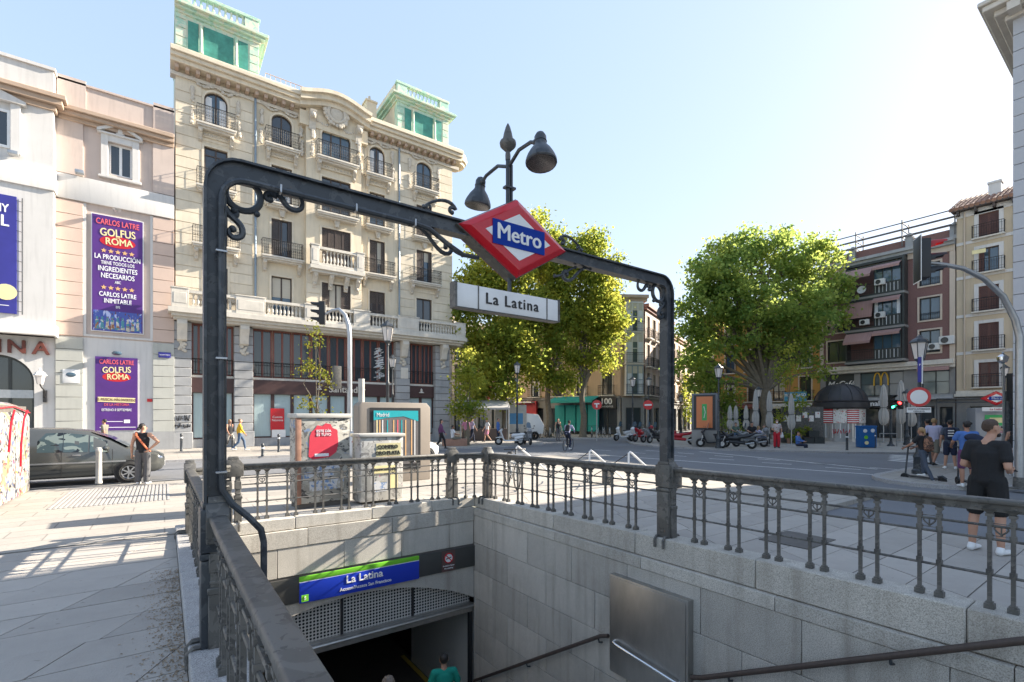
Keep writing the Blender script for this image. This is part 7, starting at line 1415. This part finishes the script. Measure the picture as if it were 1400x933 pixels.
# woman in black waiting at the kerb on the left
tw, Jw = person('woman in black top and wide grey trousers waiting by the grey car', 195, 13.25, 18, 1.66, 'skin', ('hairb', 'bun'), (MM['cloth_black'], 'sleeveless'), (MM['cloth_grey'], 'wide'), MM['cloth_white'], dict(eR=(-.40, .06, 1.22), wR=(-.20, .08, 1.02), eL=(.25, .02, 1.14), wL=(.27, -.03, .88)), vox=.014, look=R(-50), eyes=True)
b = MB(); k = 1.66 / 1.75; b.tube([Vector(p) * k for p in ((.155, -.02, 1.50), (.12, .115, 1.42), (0, .142, 1.25), (-.13, .125, 1.05), (-.19, .02, .95))], [.028] * 5, 6); b.build('orange_strap', mat('strap_orange', (.55, .14, .06), .7, .05, 5), tw)
person('man in a yellow jacket and jeans walking past the bank pier', 328, 25.6, 90, 1.72, 'skin', ('hairg', 'short'), (MM['cloth_yellow'], 'long'), (MM['cloth_jeans'], 'long'), 'white', walk)
person('woman in striped wide trousers walking beside the man in yellow', 314, 26.0, 140, 1.68, 'skin2', ('hairl', 'long'), (MM['cloth_black'], 'sleeveless'), (MM['cloth_stripe'], 'wide'), 'black', walk)
person('person in a grey shirt walking behind the grey car under the lower poster', 143, 22.5, 300, 1.72, 'skin2', ('hairb', 'short'), (MM['cloth_khaki'], 'short'), (MM['cloth_navy'], 'long'), 'black', walk)
tr_, Jr = person('woman in wide red trousers and a pale top wearing a white face mask', 1062, 28.3, 170, 1.66, 'skin', ('hairg', 'short'), (MM['cloth_floral'], 'short'), (MM['cloth_red'], 'wide'), 'black', dict(eR=(-.26, 0, 1.14), wR=(-.10, -.18, 1.05), eL=(.26, 0, 1.14), wL=(.24, -.06, .95)), eyes=True)
k = 1.66 / 1.75; b = MB(); b.sphere((0, -.095 * k, 1.585 * k), (.055, .035, .04), 10, 6); b.build('face_mask', 'white', tr_); bag(tr_, 'white_bag', MM['cloth_white'], [((.27, -.02, .92), (.27, -.02, .72), .06, .11)], k)
t_, _ = person('woman with brown patterned backpack and slate leggings on a kick scooter', 1263, 14.3, 305, 1.62, 'skin2', ('hairl', 'pony'), (MM['cloth_black'], 'short'), (MM['cloth_slate'], 'long'), 'white', dict(hL=(.08, 0, 1.0), hR=(-.08, 0, 1.0), pel=(0, .02, 1.0), kR=(-.10, -.1, .62), aR=(-.07, -.06, .27), kL=(.09, .12, .52), aL=(.08, .32, .10), chest=(0, -.04, 1.33), eR=(-.27, -.16, 1.24), wR=(-.22, -.42, 1.10), eL=(.27, -.16, 1.24), wL=(.22, -.42, 1.10), head=(0, -.09, 1.645), neck=(0, -.04, 1.48), sL=(.18, -.04, 1.44), sR=(-.18, -.04, 1.44)), vox=.015, fat=1.06)
k = 1.62 / 1.75; bag(t_, 'backpack', MM['cloth_camo'], [((0, .13, 1.40), (0, .15, 1.10), (.13, .08, .08), (.16, .11, .10))], k)
t2_, _ = person('man with a big blue bag standing over a kick scooter', 1322, 12.7, 340, 1.72, 'skin2', ('hairb', 'curly'), (MM['cloth_blue'], 'short'), (MM['cloth_purple'], 'shorts'), 'white', dict(eR=(-.26, -.1, 1.2), wR=(-.20, -.36, 1.08), eL=(.26, -.1, 1.2), wL=(.2, -.36, 1.08)), vox=.015)
bag(t2_, 'blue_bag', MM['cloth_navy'], [((-.05, .17, 1.32), (-.25, .2, 1.2), (.18, .1, .1), (.16, .1, .1))], 1)
person('man in white t-shirt and grey shorts crossing by the round sign', 1277, 17.8, 20, 1.78, 'skin2', ('cloth_x' if False else 'hairl', 'cap'), (MM['cloth_lilac'], 'short'), (MM['cloth_khaki'], 'shorts'), 'black', walk, vox=.017)
t_, _ = person('man in navy shorts with a navy and white backpack on the island', 1299, 17.0, 355, 1.72, 'skin', ('hairb', 'short'), (MM['cloth_slate'], 'short'), (MM['cloth_navy'], 'shorts'), 'white', dict(aL=(.14, .03, .085), aR=(-.14, .03, .085)), vox=.017)
bag(t_, 'backpack', MM['cloth_navy'], [((0, .15, 1.42), (0, .17, 1.10), (.13, .08, .06), (.14, .1, .08))], 1)
for z in (1.18, 1.27, 1.36): b = MB(); b.cbox((0, .262, z), (.16, .02, .035)); b.build('white_stripe', 'white', t_, smooth=False)
person('man in a dark t-shirt half hidden behind the backpack rider', 1268, 18.6, 330, 1.74, 'skin2', ('hairb', 'short'), (MM['cloth_black'], 'short'), (MM['cloth_grey'], 'long'), 'black')
person('woman with long dark hair in a dark top and floral skirt at the right edge', 1389, 15.2, 20, 1.62, 'skin', ('hairb', 'long'), (MM['cloth_black'], 'sleeveless'), (MM['cloth_floral'], 'skirt'), 'white')
person('man in a bright blue shirt standing by the white moped', 681, 32.2, 100, 1.74, 'skin', ('hairg', 'short'), (MM['cloth_blue'], 'long'), (MM['cloth_navy'], 'long'), 'black')
person('woman in a pink skirt walking left under the plane trees', 666, 34.5, 250, 1.66, 'skin', ('hairb', 'long'), (MM['cloth_white'], 'short'), (MM['cloth_pink'], 'skirt'), 'black', walk)
person('man in a lilac shirt and beige trousers strolling before the stall', 637, 33, 20, 1.72, 'skin', ('hairg', 'short'), (MM['cloth_pink'], 'short'), (MM['cloth_khaki'], 'long'), 'black', walk)
person('man in pale shirt and dark trousers strolling next to the lilac shirt', 645, 33.4, 60, 1.74, 'skin', ('hairb', 'short'), (MM['cloth_lilac'], 'short'), (MM['cloth_navy'], 'long'), 'black', walk)
person('person in a white shirt sitting on the low planter by the bank corner', 619, 30, 70, 1.72, 'skin2', ('hairb', 'short'), (MM['cloth_white'], 'short'), (MM['cloth_khaki'], 'long'), 'white', sit)
person('person in a purple top behind the white car', 603, 27, 90, 1.68, 'skin', ('hairb', 'long'), (MM['cloth_purple'], 'long'), (MM['cloth_black'], 'long'), 'black', walk)
person('woman with long dark hair standing before the turquoise shopfront', 763, 36.5, 150, 1.68, 'skin', ('hairb', 'long'), (MM['cloth_black'], 'sleeveless'), (MM['cloth_grey'], 'long'), 'black')
person('man in a black printed t-shirt sitting on the terrace behind the black motorbike', 1028, 30.5, 170, 1.8, 'skin', ('hairb', 'short'), (MM['cloth_black'], 'short'), (MM['cloth_jeans'], 'long'), 'white', sit, eyes=True, xy=None, z=.12)
person('person in a blue jacket sitting on the ground left of the flower stand', 1091, 28.6, 110, 1.68, 'skin', ('hairb', 'short'), (MM['cloth_blue'], 'long'), (MM['cloth_navy'], 'long'), 'black', sit, z=-.32)
person('person in a green shirt sitting under the folded parasols', 1006, 34, 170, 1.72, 'skin', ('hairb', 'short'), (MM['cloth_green'], 'short'), (MM['cloth_jeans'], 'long'), 'black', sit, z=.1)
person('person in a white shirt sitting at the terrace right of the man in black print', 1045, 31.5, 250, 1.7, 'skin', ('hairg', 'short'), (MM['cloth_white'], 'short'), (MM['cloth_slate'], 'long'), 'black', sit)
person('woman in white sitting back to the kerb behind the motorbikes', 1037, 29.8, 60, 1.66, 'skin', ('hairl', 'long'), (MM['cloth_lilac'], 'short'), (MM['cloth_grey'], 'long'), 'black', sit)
def stair_z(y): return .12 - (int((y + 1.05) / .30) + 1) * .1606 if y < 3.75 else (-2.45 if y < 5.1 else -2.45 - (int((y - 5.104) / .275) + 1) * .1687)
gx, gy = ctr(607, 8.95)
person('man in an emerald green t-shirt going down the metro stairs', 0, 0, 345, 1.76, 'skin', ('hairb', 'short'), (MM['cloth_teal'], 'short'), (MM['cloth_navy'], 'long'), 'black', dict(kL=(.10, -.12, .56), aL=(.10, -.10, .16), eR=(-.29, 0, 1.14), wR=(-.30, -.12, .92), eL=(.28, 0, 1.14), wL=(.28, -.08, .9)), z=stair_z(gy), xy=(gx, gy), vox=.014)
gx, gy = ctr(531, 7.55)
person('curly haired person lower on the metro stairs, only the head in view', 0, 0, 350, 1.58, 'skin', ('hairg', 'curly'), (MM['cloth_lilac'], 'short'), (MM['cloth_grey'], 'long'), 'black', z=stair_z(gy), xy=(gx, gy), vox=.014)
# ================================================================ two wheelers
def moped(label, px, d, ang, m, style=0, rear=True, group='motorbikes parked along the kerb', z=0.):
    x, y = ctr(px, d); t = thing('motor_scooter', label, 'motorbike', (x, y, z), facing(ang, px), group); Bq = []; V = Vector      # front points to local -y
    if style == 0:
        cap(Bq, (0, .2, .62), (0, .9, .70), (.17, .12, .15), (.12, .1, .09)); cap(Bq, (0, .4, .45), (0, .78, .52), (.15, .12, .12)); cap(Bq, (0, -.3, .28), (0, .4, .30), (.17, .1, .05)); cap(Bq, (0, -.38, .32), (0, -.58, .86), (.21, .04, .07), (.19, .05, .1)); cap(Bq, (0, -.6, .90), (0, -.50, 1.02), (.17, .1, .08), (.13, .07, .05)); cap(Bq, (0, -.60, .5), (0, -.86, .47), (.075, .12, .06), (.06, .06, .03))
    else:
        cap(Bq, (0, .05, .66), (0, .6, .74), (.18, .14, .11), (.16, .12, .10)); cap(Bq, (0, .6, .74), (0, 1.02, .93), (.15, .12, .09), (.06, .05, .035)); cap(Bq, (0, -.45, .62), (0, .1, .6), (.2, .14, .14), (.17, .12, .12)); cap(Bq, (0, -.5, .7), (0, -.74, .96), (.21, .1, .12), (.14, .07, .07)); cap(Bq, (0, -.35, .4), (0, .35, .34), (.14, .1, .1)); cap(Bq, (0, -.74, .52), (0, -.95, .5), (.07, .14, .05), (.06, .08, .03)); cap(Bq, (0, -.5, .72), (0, -.25, .84), (.16, .1, .08))
    fuse('body', Bq, m, t, .022); wy = (-.72, .68) if style == 0 else (-.80, .75)
    for yy in wy: b = MB(); b.torus((0, yy, .26), .19, .07, 'x', 18, 8); o = b.build('wheel', 'tyre', t); c = MB(); c.prism([(yy + .13 * math.cos(R(a)), .26 + .13 * math.sin(R(a))) for a in range(0, 360, 30)], -.045, .045, 'x'); c.build('rim', 'galv', o)
    Sq = []; cap(Sq, (0, .1, .76), (0, .55, .80), (.12, .12, .045), (.12, .14, .05))
    fuse('seat', Sq, 'seatm', t, .02); b = MB()
    for s in (-1, 1): b.tube([(s * .06, wy[0], .26), (s * .06, wy[0] + .12, .6), (s * .03, -.5, .98)], .022, 6)
    b.build('fork', 'galv', t); b = MB(); b.tube([(-.34, -.38, 1.06), (-.12, -.48, 1.03), (.12, -.48, 1.03), (.34, -.38, 1.06)], .018, 6); b.build('handlebar', 'black', t)
    for s in (-1, 1): b = MB(); b.tube([(s * .25, -.44, 1.05), (s * .32, -.48, 1.2)], .008, 4); b.sphere((s * .33, -.48, 1.23), (.055, .015, .035), 8, 5); b.build('mirror', 'black', t)
    b = MB(); b.sphere((0, wy[0] + .12, .86), (.09, .04, .07), 10, 6); b.build('headlight', 'chrome', t); b = MB(); b.prism([(-.16, 1.0), (.16, 1.0), (.13, 1.3), (.06, 1.38), (-.06, 1.38), (-.13, 1.3)], -.56, -.55, 'y'); b.build('windscreen', 'blueglass', t, rot=(R(-12), 0, 0), smooth=False)
    b = MB(); b.tube([(.15, .4, .28), (.17, .85, .36)], .045, 8); b.build('exhaust', 'galv', t); b = MB(); b.box(-.1, .98, .5, .1, 1.0, .62); b.build('number_plate', 'white', t, smooth=False)
    if style == 2: c = []; cap(c, (0, .85, .98), (0, .86, 1.1), (.2, .18, .1), (.18, .16, .08)); fuse('top_box', m, t, .022) if False else fuse('top_box', c, m, t, .022)
    return t
pw = mat('moped_white', (.62, .63, .64), .3, .05, 3); pr = mat('moped_red', (.36, .012, .02), .28, .05, 3); pb = mat('moped_black', (.02, .021, .025), .28, .1, 3); pg_ = mat('moped_grey', (.2, .21, .22), .35, .08, 3)
moped('white moped parked alone by the man in the blue shirt', 697, 31, 272, pw, 0)
moped('blue grey moped parked behind the white one', 721, 31.5, 165, pg_, 0)
moped('white and black moped at the left end of the parked row', 852, 36.5, 225, pw, 0); moped('white moped second in the parked row by the lamp', 871, 36, 215, pw, 0); moped('red moped in the middle of the parked row', 879, 35.2, 222, pr, 2); moped('silver grey motorbike in the parked row left of the arch post', 891, 34.2, 225, pg_, 1); moped('black motorbike in the parked row close to the arch post', 900, 33.4, 225, pb, 1)
moped('bright red motorbike parked right of the arch post', 929, 31.6, 268, pr, 1); moped('black maxi scooter parked in front of the terrace', 1008, 27.6, 266, pb, 1); moped('dark grey motorbike behind the black maxi scooter', 1026, 29.2, 255, pg_, 2); moped('black motorbike half hidden by the advert panel', 975, 28.9, 262, pb, 0)
def bicycle(label, x, y, rz, m, group=None, z=0.):
    t = thing('bicycle', label, 'bicycle', (x, y, z), rz, group)
    for yy in (-.52, .52): b = MB(); b.torus((0, yy, .34), .32, .018, 'x', 26, 6); o = b.build('wheel', 'tyre', t); c = MB(); [c.tube([(0, yy, .34), (0, yy + .31 * math.cos(a * .524), .34 + .31 * math.sin(a * .524))], .003, 3) for a in range(12)]; c.build('spokes', 'galv', o)
    b = MB(); b.tube([(0, .52, .34), (0, .05, .32), (0, -.36, .82), (0, -.40, .95)], .018, 6); b.tube([(0, -.35, .8), (0, .12, .58), (0, .05, .32)], .018, 6); b.tube([(0, .05, .32), (0, .18, .85)], .016, 6); b.tube([(0, .52, .34), (0, .13, .62)], .01, 5); b.tube([(0, -.36, .82), (0, -.52, .34)], .016, 6); b.build('frame', m, t)
    b = MB(); b.tube([(-.28, -.30, 1.02), (-.1, -.42, 1.03), (.1, -.42, 1.03), (.28, -.30, 1.02)], .014, 6); b.tube([(0, -.40, .9), (0, -.42, 1.03)], .014, 6); b.build('handlebar', 'black', t)
    b = MB(); b.sphere((0, .20, .90), (.075, .13, .035), 10, 6); b.build('saddle', 'seatm', t); b = MB(); b.torus((0, .05, .32), .09, .01, 'x', 14, 5); b.tube([(.07, .05, .32), (.07, -.06, .2)], .01, 4); b.box(.05, -.1, .18, .13, -.03, .2); b.build('crank', 'iron', t); return t
bx, by = ctr(700, 12.6); bc = bicycle('pale hire bicycle standing in the sun behind the far railing', bx, by, R(-22), 'acw'); b = MB(); b.box(-.17, -.75, .68, .17, -.48, .72); b.tube([(-.17, -.75, .9), (.17, -.75, .9), (.17, -.48, .9), (-.17, -.48, .9)], .01, 4, closed=True); [b.tube([(u, -.75, .7), (u, -.75, .9)], .008, 4) for u in (-.16, -.08, 0, .08, .16)]; b.build('front_basket', 'galv', bc)
b0 = bicycle('hire bicycle docked in the row before the turquoise shop', *ctr(728, 41), facing(200), 'acw', 'hire bicycles docked in a row')
for k in range(10): px = 736 + k * 8.2 + (24 if k > 5 else 0); copy_thing(b0, 'hire bicycle docked in the row before the turquoise shop' if k < 6 else 'hire bicycle docked in the short row right of the turquoise shop', (*ctr(px, 41 + .12 * k), 0), facing(200 + rnd.uniform(-8, 8)))
cx0, cy0 = ctr(777, 27.2); cyc = bicycle('bicycle ridden across the road by a cyclist in a pale shirt', cx0, cy0, facing(20, 777), 'black', z=-.1)
t_, _ = person('cyclist in a pale blue shirt and dark backpack riding away', 777, 27.2, 20, 1.75, 'skin', ('hairb', 'short'), (MM['cloth_lilac'], 'long'), (MM['cloth_navy'], 'long'), 'white', dict(pel=(0, .2, 1.0), hL=(.09, .18, .98), hR=(-.09, .18, .98), kL=(.11, -.14, .72), aL=(.10, .06, .34), kR=(-.11, -.06, .56), aR=(-.10, .06, .18), chest=(0, -.02, 1.30), sL=(.18, -.06, 1.40), sR=(-.18, -.06, 1.40), neck=(0, -.08, 1.45), head=(0, -.16, 1.60), eL=(.26, -.2, 1.2), wL=(.24, -.34, 1.06), eR=(-.26, -.2, 1.2), wR=(-.24, -.34, 1.06)), z=-.1)
bag(t_, 'backpack', MM['cloth_black'], [((0, .08, 1.40), (0, .18, 1.16), (.13, .08, .08), (.14, .1, .08))], 1)
def kick_scooter(label, t0, off, group=None):
    t = thing('kick_scooter', label, 'kick scooter', t0.location, t0.rotation_euler.z, group); b = MB(); b.box(-.08, -.42, .13, .08, .42, .17); b.build('deck', 'black', t, bevel=.01)
    for yy in (-.55, .5): b = MB(); b.torus((0, yy, .11), .085, .03, 'x', 16, 8); b.prism([(yy + .06 * math.cos(R(a)), .11 + .06 * math.sin(R(a))) for a in range(0, 360, 40)], -.02, .02, 'x'); b.build('wheel', 'tyre', t)
    b = MB(); b.tube([(0, -.40, .16), (0, -.52, .22), (0, -.44, 1.02)], .022, 8); b.build('stem', 'iron', t); b = MB(); b.tube([(-.25, -.42, 1.03), (.25, -.42, 1.03)], .016, 6); b.build('handlebar', 'black', t); b = MB(); b.tube([(0, .38, .2), (0, .5, .24), (0, .6, .18)], .03, 5); b.build('mudguard', 'iron', t); t.location.z = -.098 if off else 0; return t
k1 = [o for o in COL.objects if o.get('label', '').startswith('woman with brown patterned')][0]; k1.location.z = -.1; kick_scooter('black kick scooter ridden by the woman with the backpack', k1, True)
kick_scooter('black kick scooter of the man with the blue bag', t2_, False)
# ================================================================ cars
def car(label, loc, rz, m, L=4.3, hgt=1.6, driver=False):
    t = thing('car', label, 'car', loc, rz); s_ = L / 4.3; hz = hgt / 1.58
    xs = [-2.15, -2.08, -1.85, -1.35, -.75, -.1, .45, .9, 1.28, 1.6, 1.92, 2.08, 2.15]
    zb = [.48, .36, .28, .24, .22, .22, .22, .22, .24, .26, .28, .34, .46]; zl = [.84, .90, .92, .92, .91, .90, .89, .88, .87, .84, .78, .71, .62]; zr = [.92, 1.14, 1.42, 1.54, 1.58, 1.57, 1.49, 1.27, 1.01, .93, .84, .75, .64]; ww = [.60, .72, .80, .85, .87, .87, .87, .865, .85, .82, .75, .65, .52]
    rings = []
    for x, a, l, r_, w in zip(xs, zb, zl, zr, ww):
        g = max(0, min(1, (r_ - l) / .45)); rings.append([(x * s_, y, z * hz) for y, z in ((w * .86, a), (w * .98, a + .10), (w, (a + l) / 2), (w * .975, l), (w * (.93 - .16 * g), max(l + .005, r_ - .06)), (w * (.8 - .2 * g), r_), (w * .3, r_ + .015))])
    b = MB(); n = 14; vs = []
    for rg in rings: vs += rg + [(p[0], -p[1], p[2]) for p in rg[::-1]]
    b.add(vs, [(i * n + j, i * n + (j + 1) % n, (i + 1) * n + (j + 1) % n, (i + 1) * n + j) for i in range(len(xs) - 1) for j in range(n)] + [tuple(range(n)), tuple(range((len(xs) - 1) * n, len(xs) * n))])
    o = b.build('body', m, t); o.data.set_sharp_from_angle(angle=R(60))
    gl = MATS.get('car_glass_painted_glints') or patchmat('car_glass_painted_glints', (.05, .075, .085), [((.17, .21, .20), 1, .54), ((.012, .016, .02), 1.5, .56)], 1.6, rough=.05, stretch=(1, 1, 2))  # pale reflection streaks and dark cabin hints painted into the glass colour
    for s in (1, -1):
        for k_, (i0, i1, f0, f1) in enumerate(((2, 3, .35, .95), (3, 5, .06, .94) if False else (3, 4, .08, 1.0), (5, 6, .03, .95), (6, 7, .02, .85))):
            if k_ == 1: i0, i1 = 3, 5
            def at(i0, i1, f, v): A_ = Vector(rings[i0][3]).lerp(Vector(rings[i1][3]), f); B_ = Vector(rings[i0][4]).lerp(Vector(rings[i1][4]), f); p = A_.lerp(B_, v); return (p.x, s * (p.y + .008), p.z)
            q_ = MB(); q_.add([at(i0, i1, f0, .06), at(i0, i1, f1, .06), at(i0, i1, f1, .92), at(i0, i1, f0, .92)], [(0, 1, 2, 3)]); q_.build('side_window', gl, t, smooth=False)
        q_ = MB(); q_.box(-1.3 * s_, s * .86, .62 * hz, 1.25 * s_, s * .885, .66 * hz); q_.build('side_trim', 'galv', t, smooth=False)
        for x in (-.12, .95): q_ = MB(); q_.box(x * s_ - .006, s * .868 - .004, .3, x * s_ + .006, s * .868 + .006, .98 * hz); q_.build('door_gap', 'black', t, smooth=False)
        for x in (-1.0, .1): q_ = MB(); q_.box(x * s_, s * .87 - .01, .83 * hz, x * s_ + .18, s * .87 + .02, .86 * hz); q_.build('door_handle', 'galv', t, bevel=.006)
        q_ = MB(); q_.sphere((.82 * s_, s * .98, 1.02 * hz), (.08, .12, .07), 10, 6); q_.build('wing_mirror', m, t); q_ = MB(); q_.sphere((2.0 * s_, s * .55, .68 * hz), (.14, .14, .08), 10, 6); q_.build('headlight', 'chrome', t); q_ = MB(); q_.box(-2.13 * s_, s * .5 - .12, .75, -2.05 * s_, s * .5 + .12, 1.0); q_.build('tail_light', 'red', t, bevel=.02)
        for x in (-1.3, 1.33):
            q_ = MB(); q_.lathe([(.36, -.01), (.36, .02)], 22); q_.build('wheel_arch', 'black', t, (x * s_, s * .862, .32), (R(-90 * s), 0, 0)); w = MB(); w.torus((0, 0, .02), .24, .085, 'z', 24, 8); wo = w.build('wheel', 'tyre', t, (x * s_, s * .83, .32), (R(-90 * s), 0, 0)); r_ = MB(); r_.lathe([(.2, .05), (.2, .07), (.16, .06), (.02, .06)], 18); r_.build('wheel_disc', 'black', wo); r_ = MB(); r_.torus((0, 0, .07), .185, .018, 'z', 18, 5); r_.lathe([(.05, .06), (.05, .095), (.02, .1)], 10)
            for a in range(7): r_.cbox((.11 * math.cos(a * .8976), .11 * math.sin(a * .8976), .09), (.16, .035, .02), rz=a * .8976)
            r_.build('rim', 'galv', wo)
    q_ = MB(); q_.add([(rings[6][4][0] + .03, -.60, rings[6][5][2] - .02), (rings[6][4][0] + .03, .60, rings[6][5][2] - .02), (rings[8][5][0] + .02, .70, rings[8][5][2] + .03), (rings[8][5][0] + .02, -.70, rings[8][5][2] + .03), (rings[7][5][0] + .01, -.66, rings[7][5][2] + .025), (rings[7][5][0] + .01, .66, rings[7][5][2] + .025)], [(0, 1, 5, 4), (4, 5, 2, 3)]); q_.build('windscreen', gl, t)
    q_ = MB(); q_.box(2.1 * s_, -.26, .42, 2.165 * s_, .26, .54); q_.build('number_plate', 'white', t, smooth=False); return t
car('dark grey family car driving past the theatre', (-2.2, 19.0, -.1), 0, 'carp', 4.4, 1.62)
car('white car behind the information panel, its bonnet showing', (7.75, 19.3, -.1), 0, 'carw', 3.7, 1.5)
# terrace furniture
def terrace_set(label, px, d):
    x, y = ctr(px, d); t = thing('cafe_table', label, 'table', (x, y, 0), 0, 'small steel cafe tables'); b = MB(); b.lathe([(.35, .72), (.35, .75)], 16); b.build('table_top', 'galv', t); b = MB(); b.lathe([(.22, 0), (.05, .04), (.03, .7)], 10); b.build('pedestal', 'iron', t)
for lab, px, d in (('steel cafe table between the seated man in black print and the parasols', 1021, 31.2), ('steel cafe table beside the man in the green shirt', 1012, 34.4), ('steel cafe table right of the person in white', 1052, 32)): terrace_set(lab, px, d)
def chair(label, px, d, ang):
    x, y = ctr(px, d); t = thing('cafe_chair', label, 'chair', (x, y, 0), facing(ang, px), 'cafe chairs on the terrace'); b = MB(); b.box(-.21, -.22, .42, .21, .2, .45); b.build('seat', 'galv', t, bevel=.01); b = MB(); b.box(-.21, .18, .6, .21, .21, .88); b.build('backrest', 'galv', t, bevel=.01)
    for u in (-.19, .19):
        for v in (-.2, .19): b = MB(); b.tube([(u, v, 0), (u, v, .88 if v > 0 else .43)], .014, 5); b.build('leg', 'galv', t)
for lab, px, d, a in (('cafe chair under the man in black print', 1028, 30.5, 170), ('cafe chair under the person in the green shirt', 1006, 34, 170), ('cafe chair under the person in white at the terrace', 1045, 31.5, 250), ('cafe chair under the woman sitting back to the kerb', 1037, 29.8, 60)): chair(lab, px, d, a)
x, y = ctr(619, 30); t = thing('planter', 'low brick planter where the person in white sits', 'planter', (x, y, 0), R(-20)); b = MB(); b.box(-.6, -.1, 0, .9, .5, .44); b.build('brick_side', 'tile', t, bevel=.02)
b = MB(); b.tube([(0, 0, 0), (0, 0, .78), (.9, 0, .78), (.9, 0, 0)], .03, 6); x, y = ctr(1203, 30); o = b.build('barrier_rail', 'galv', None, (x, y, 0), (0, 0, R(-50))); tag(o, 'low steel barrier hoop between the blue bin and the signal post', 'barrier')
flush()
for o in COL.objects:
    if '_k' in o.keys(): del o['_k']
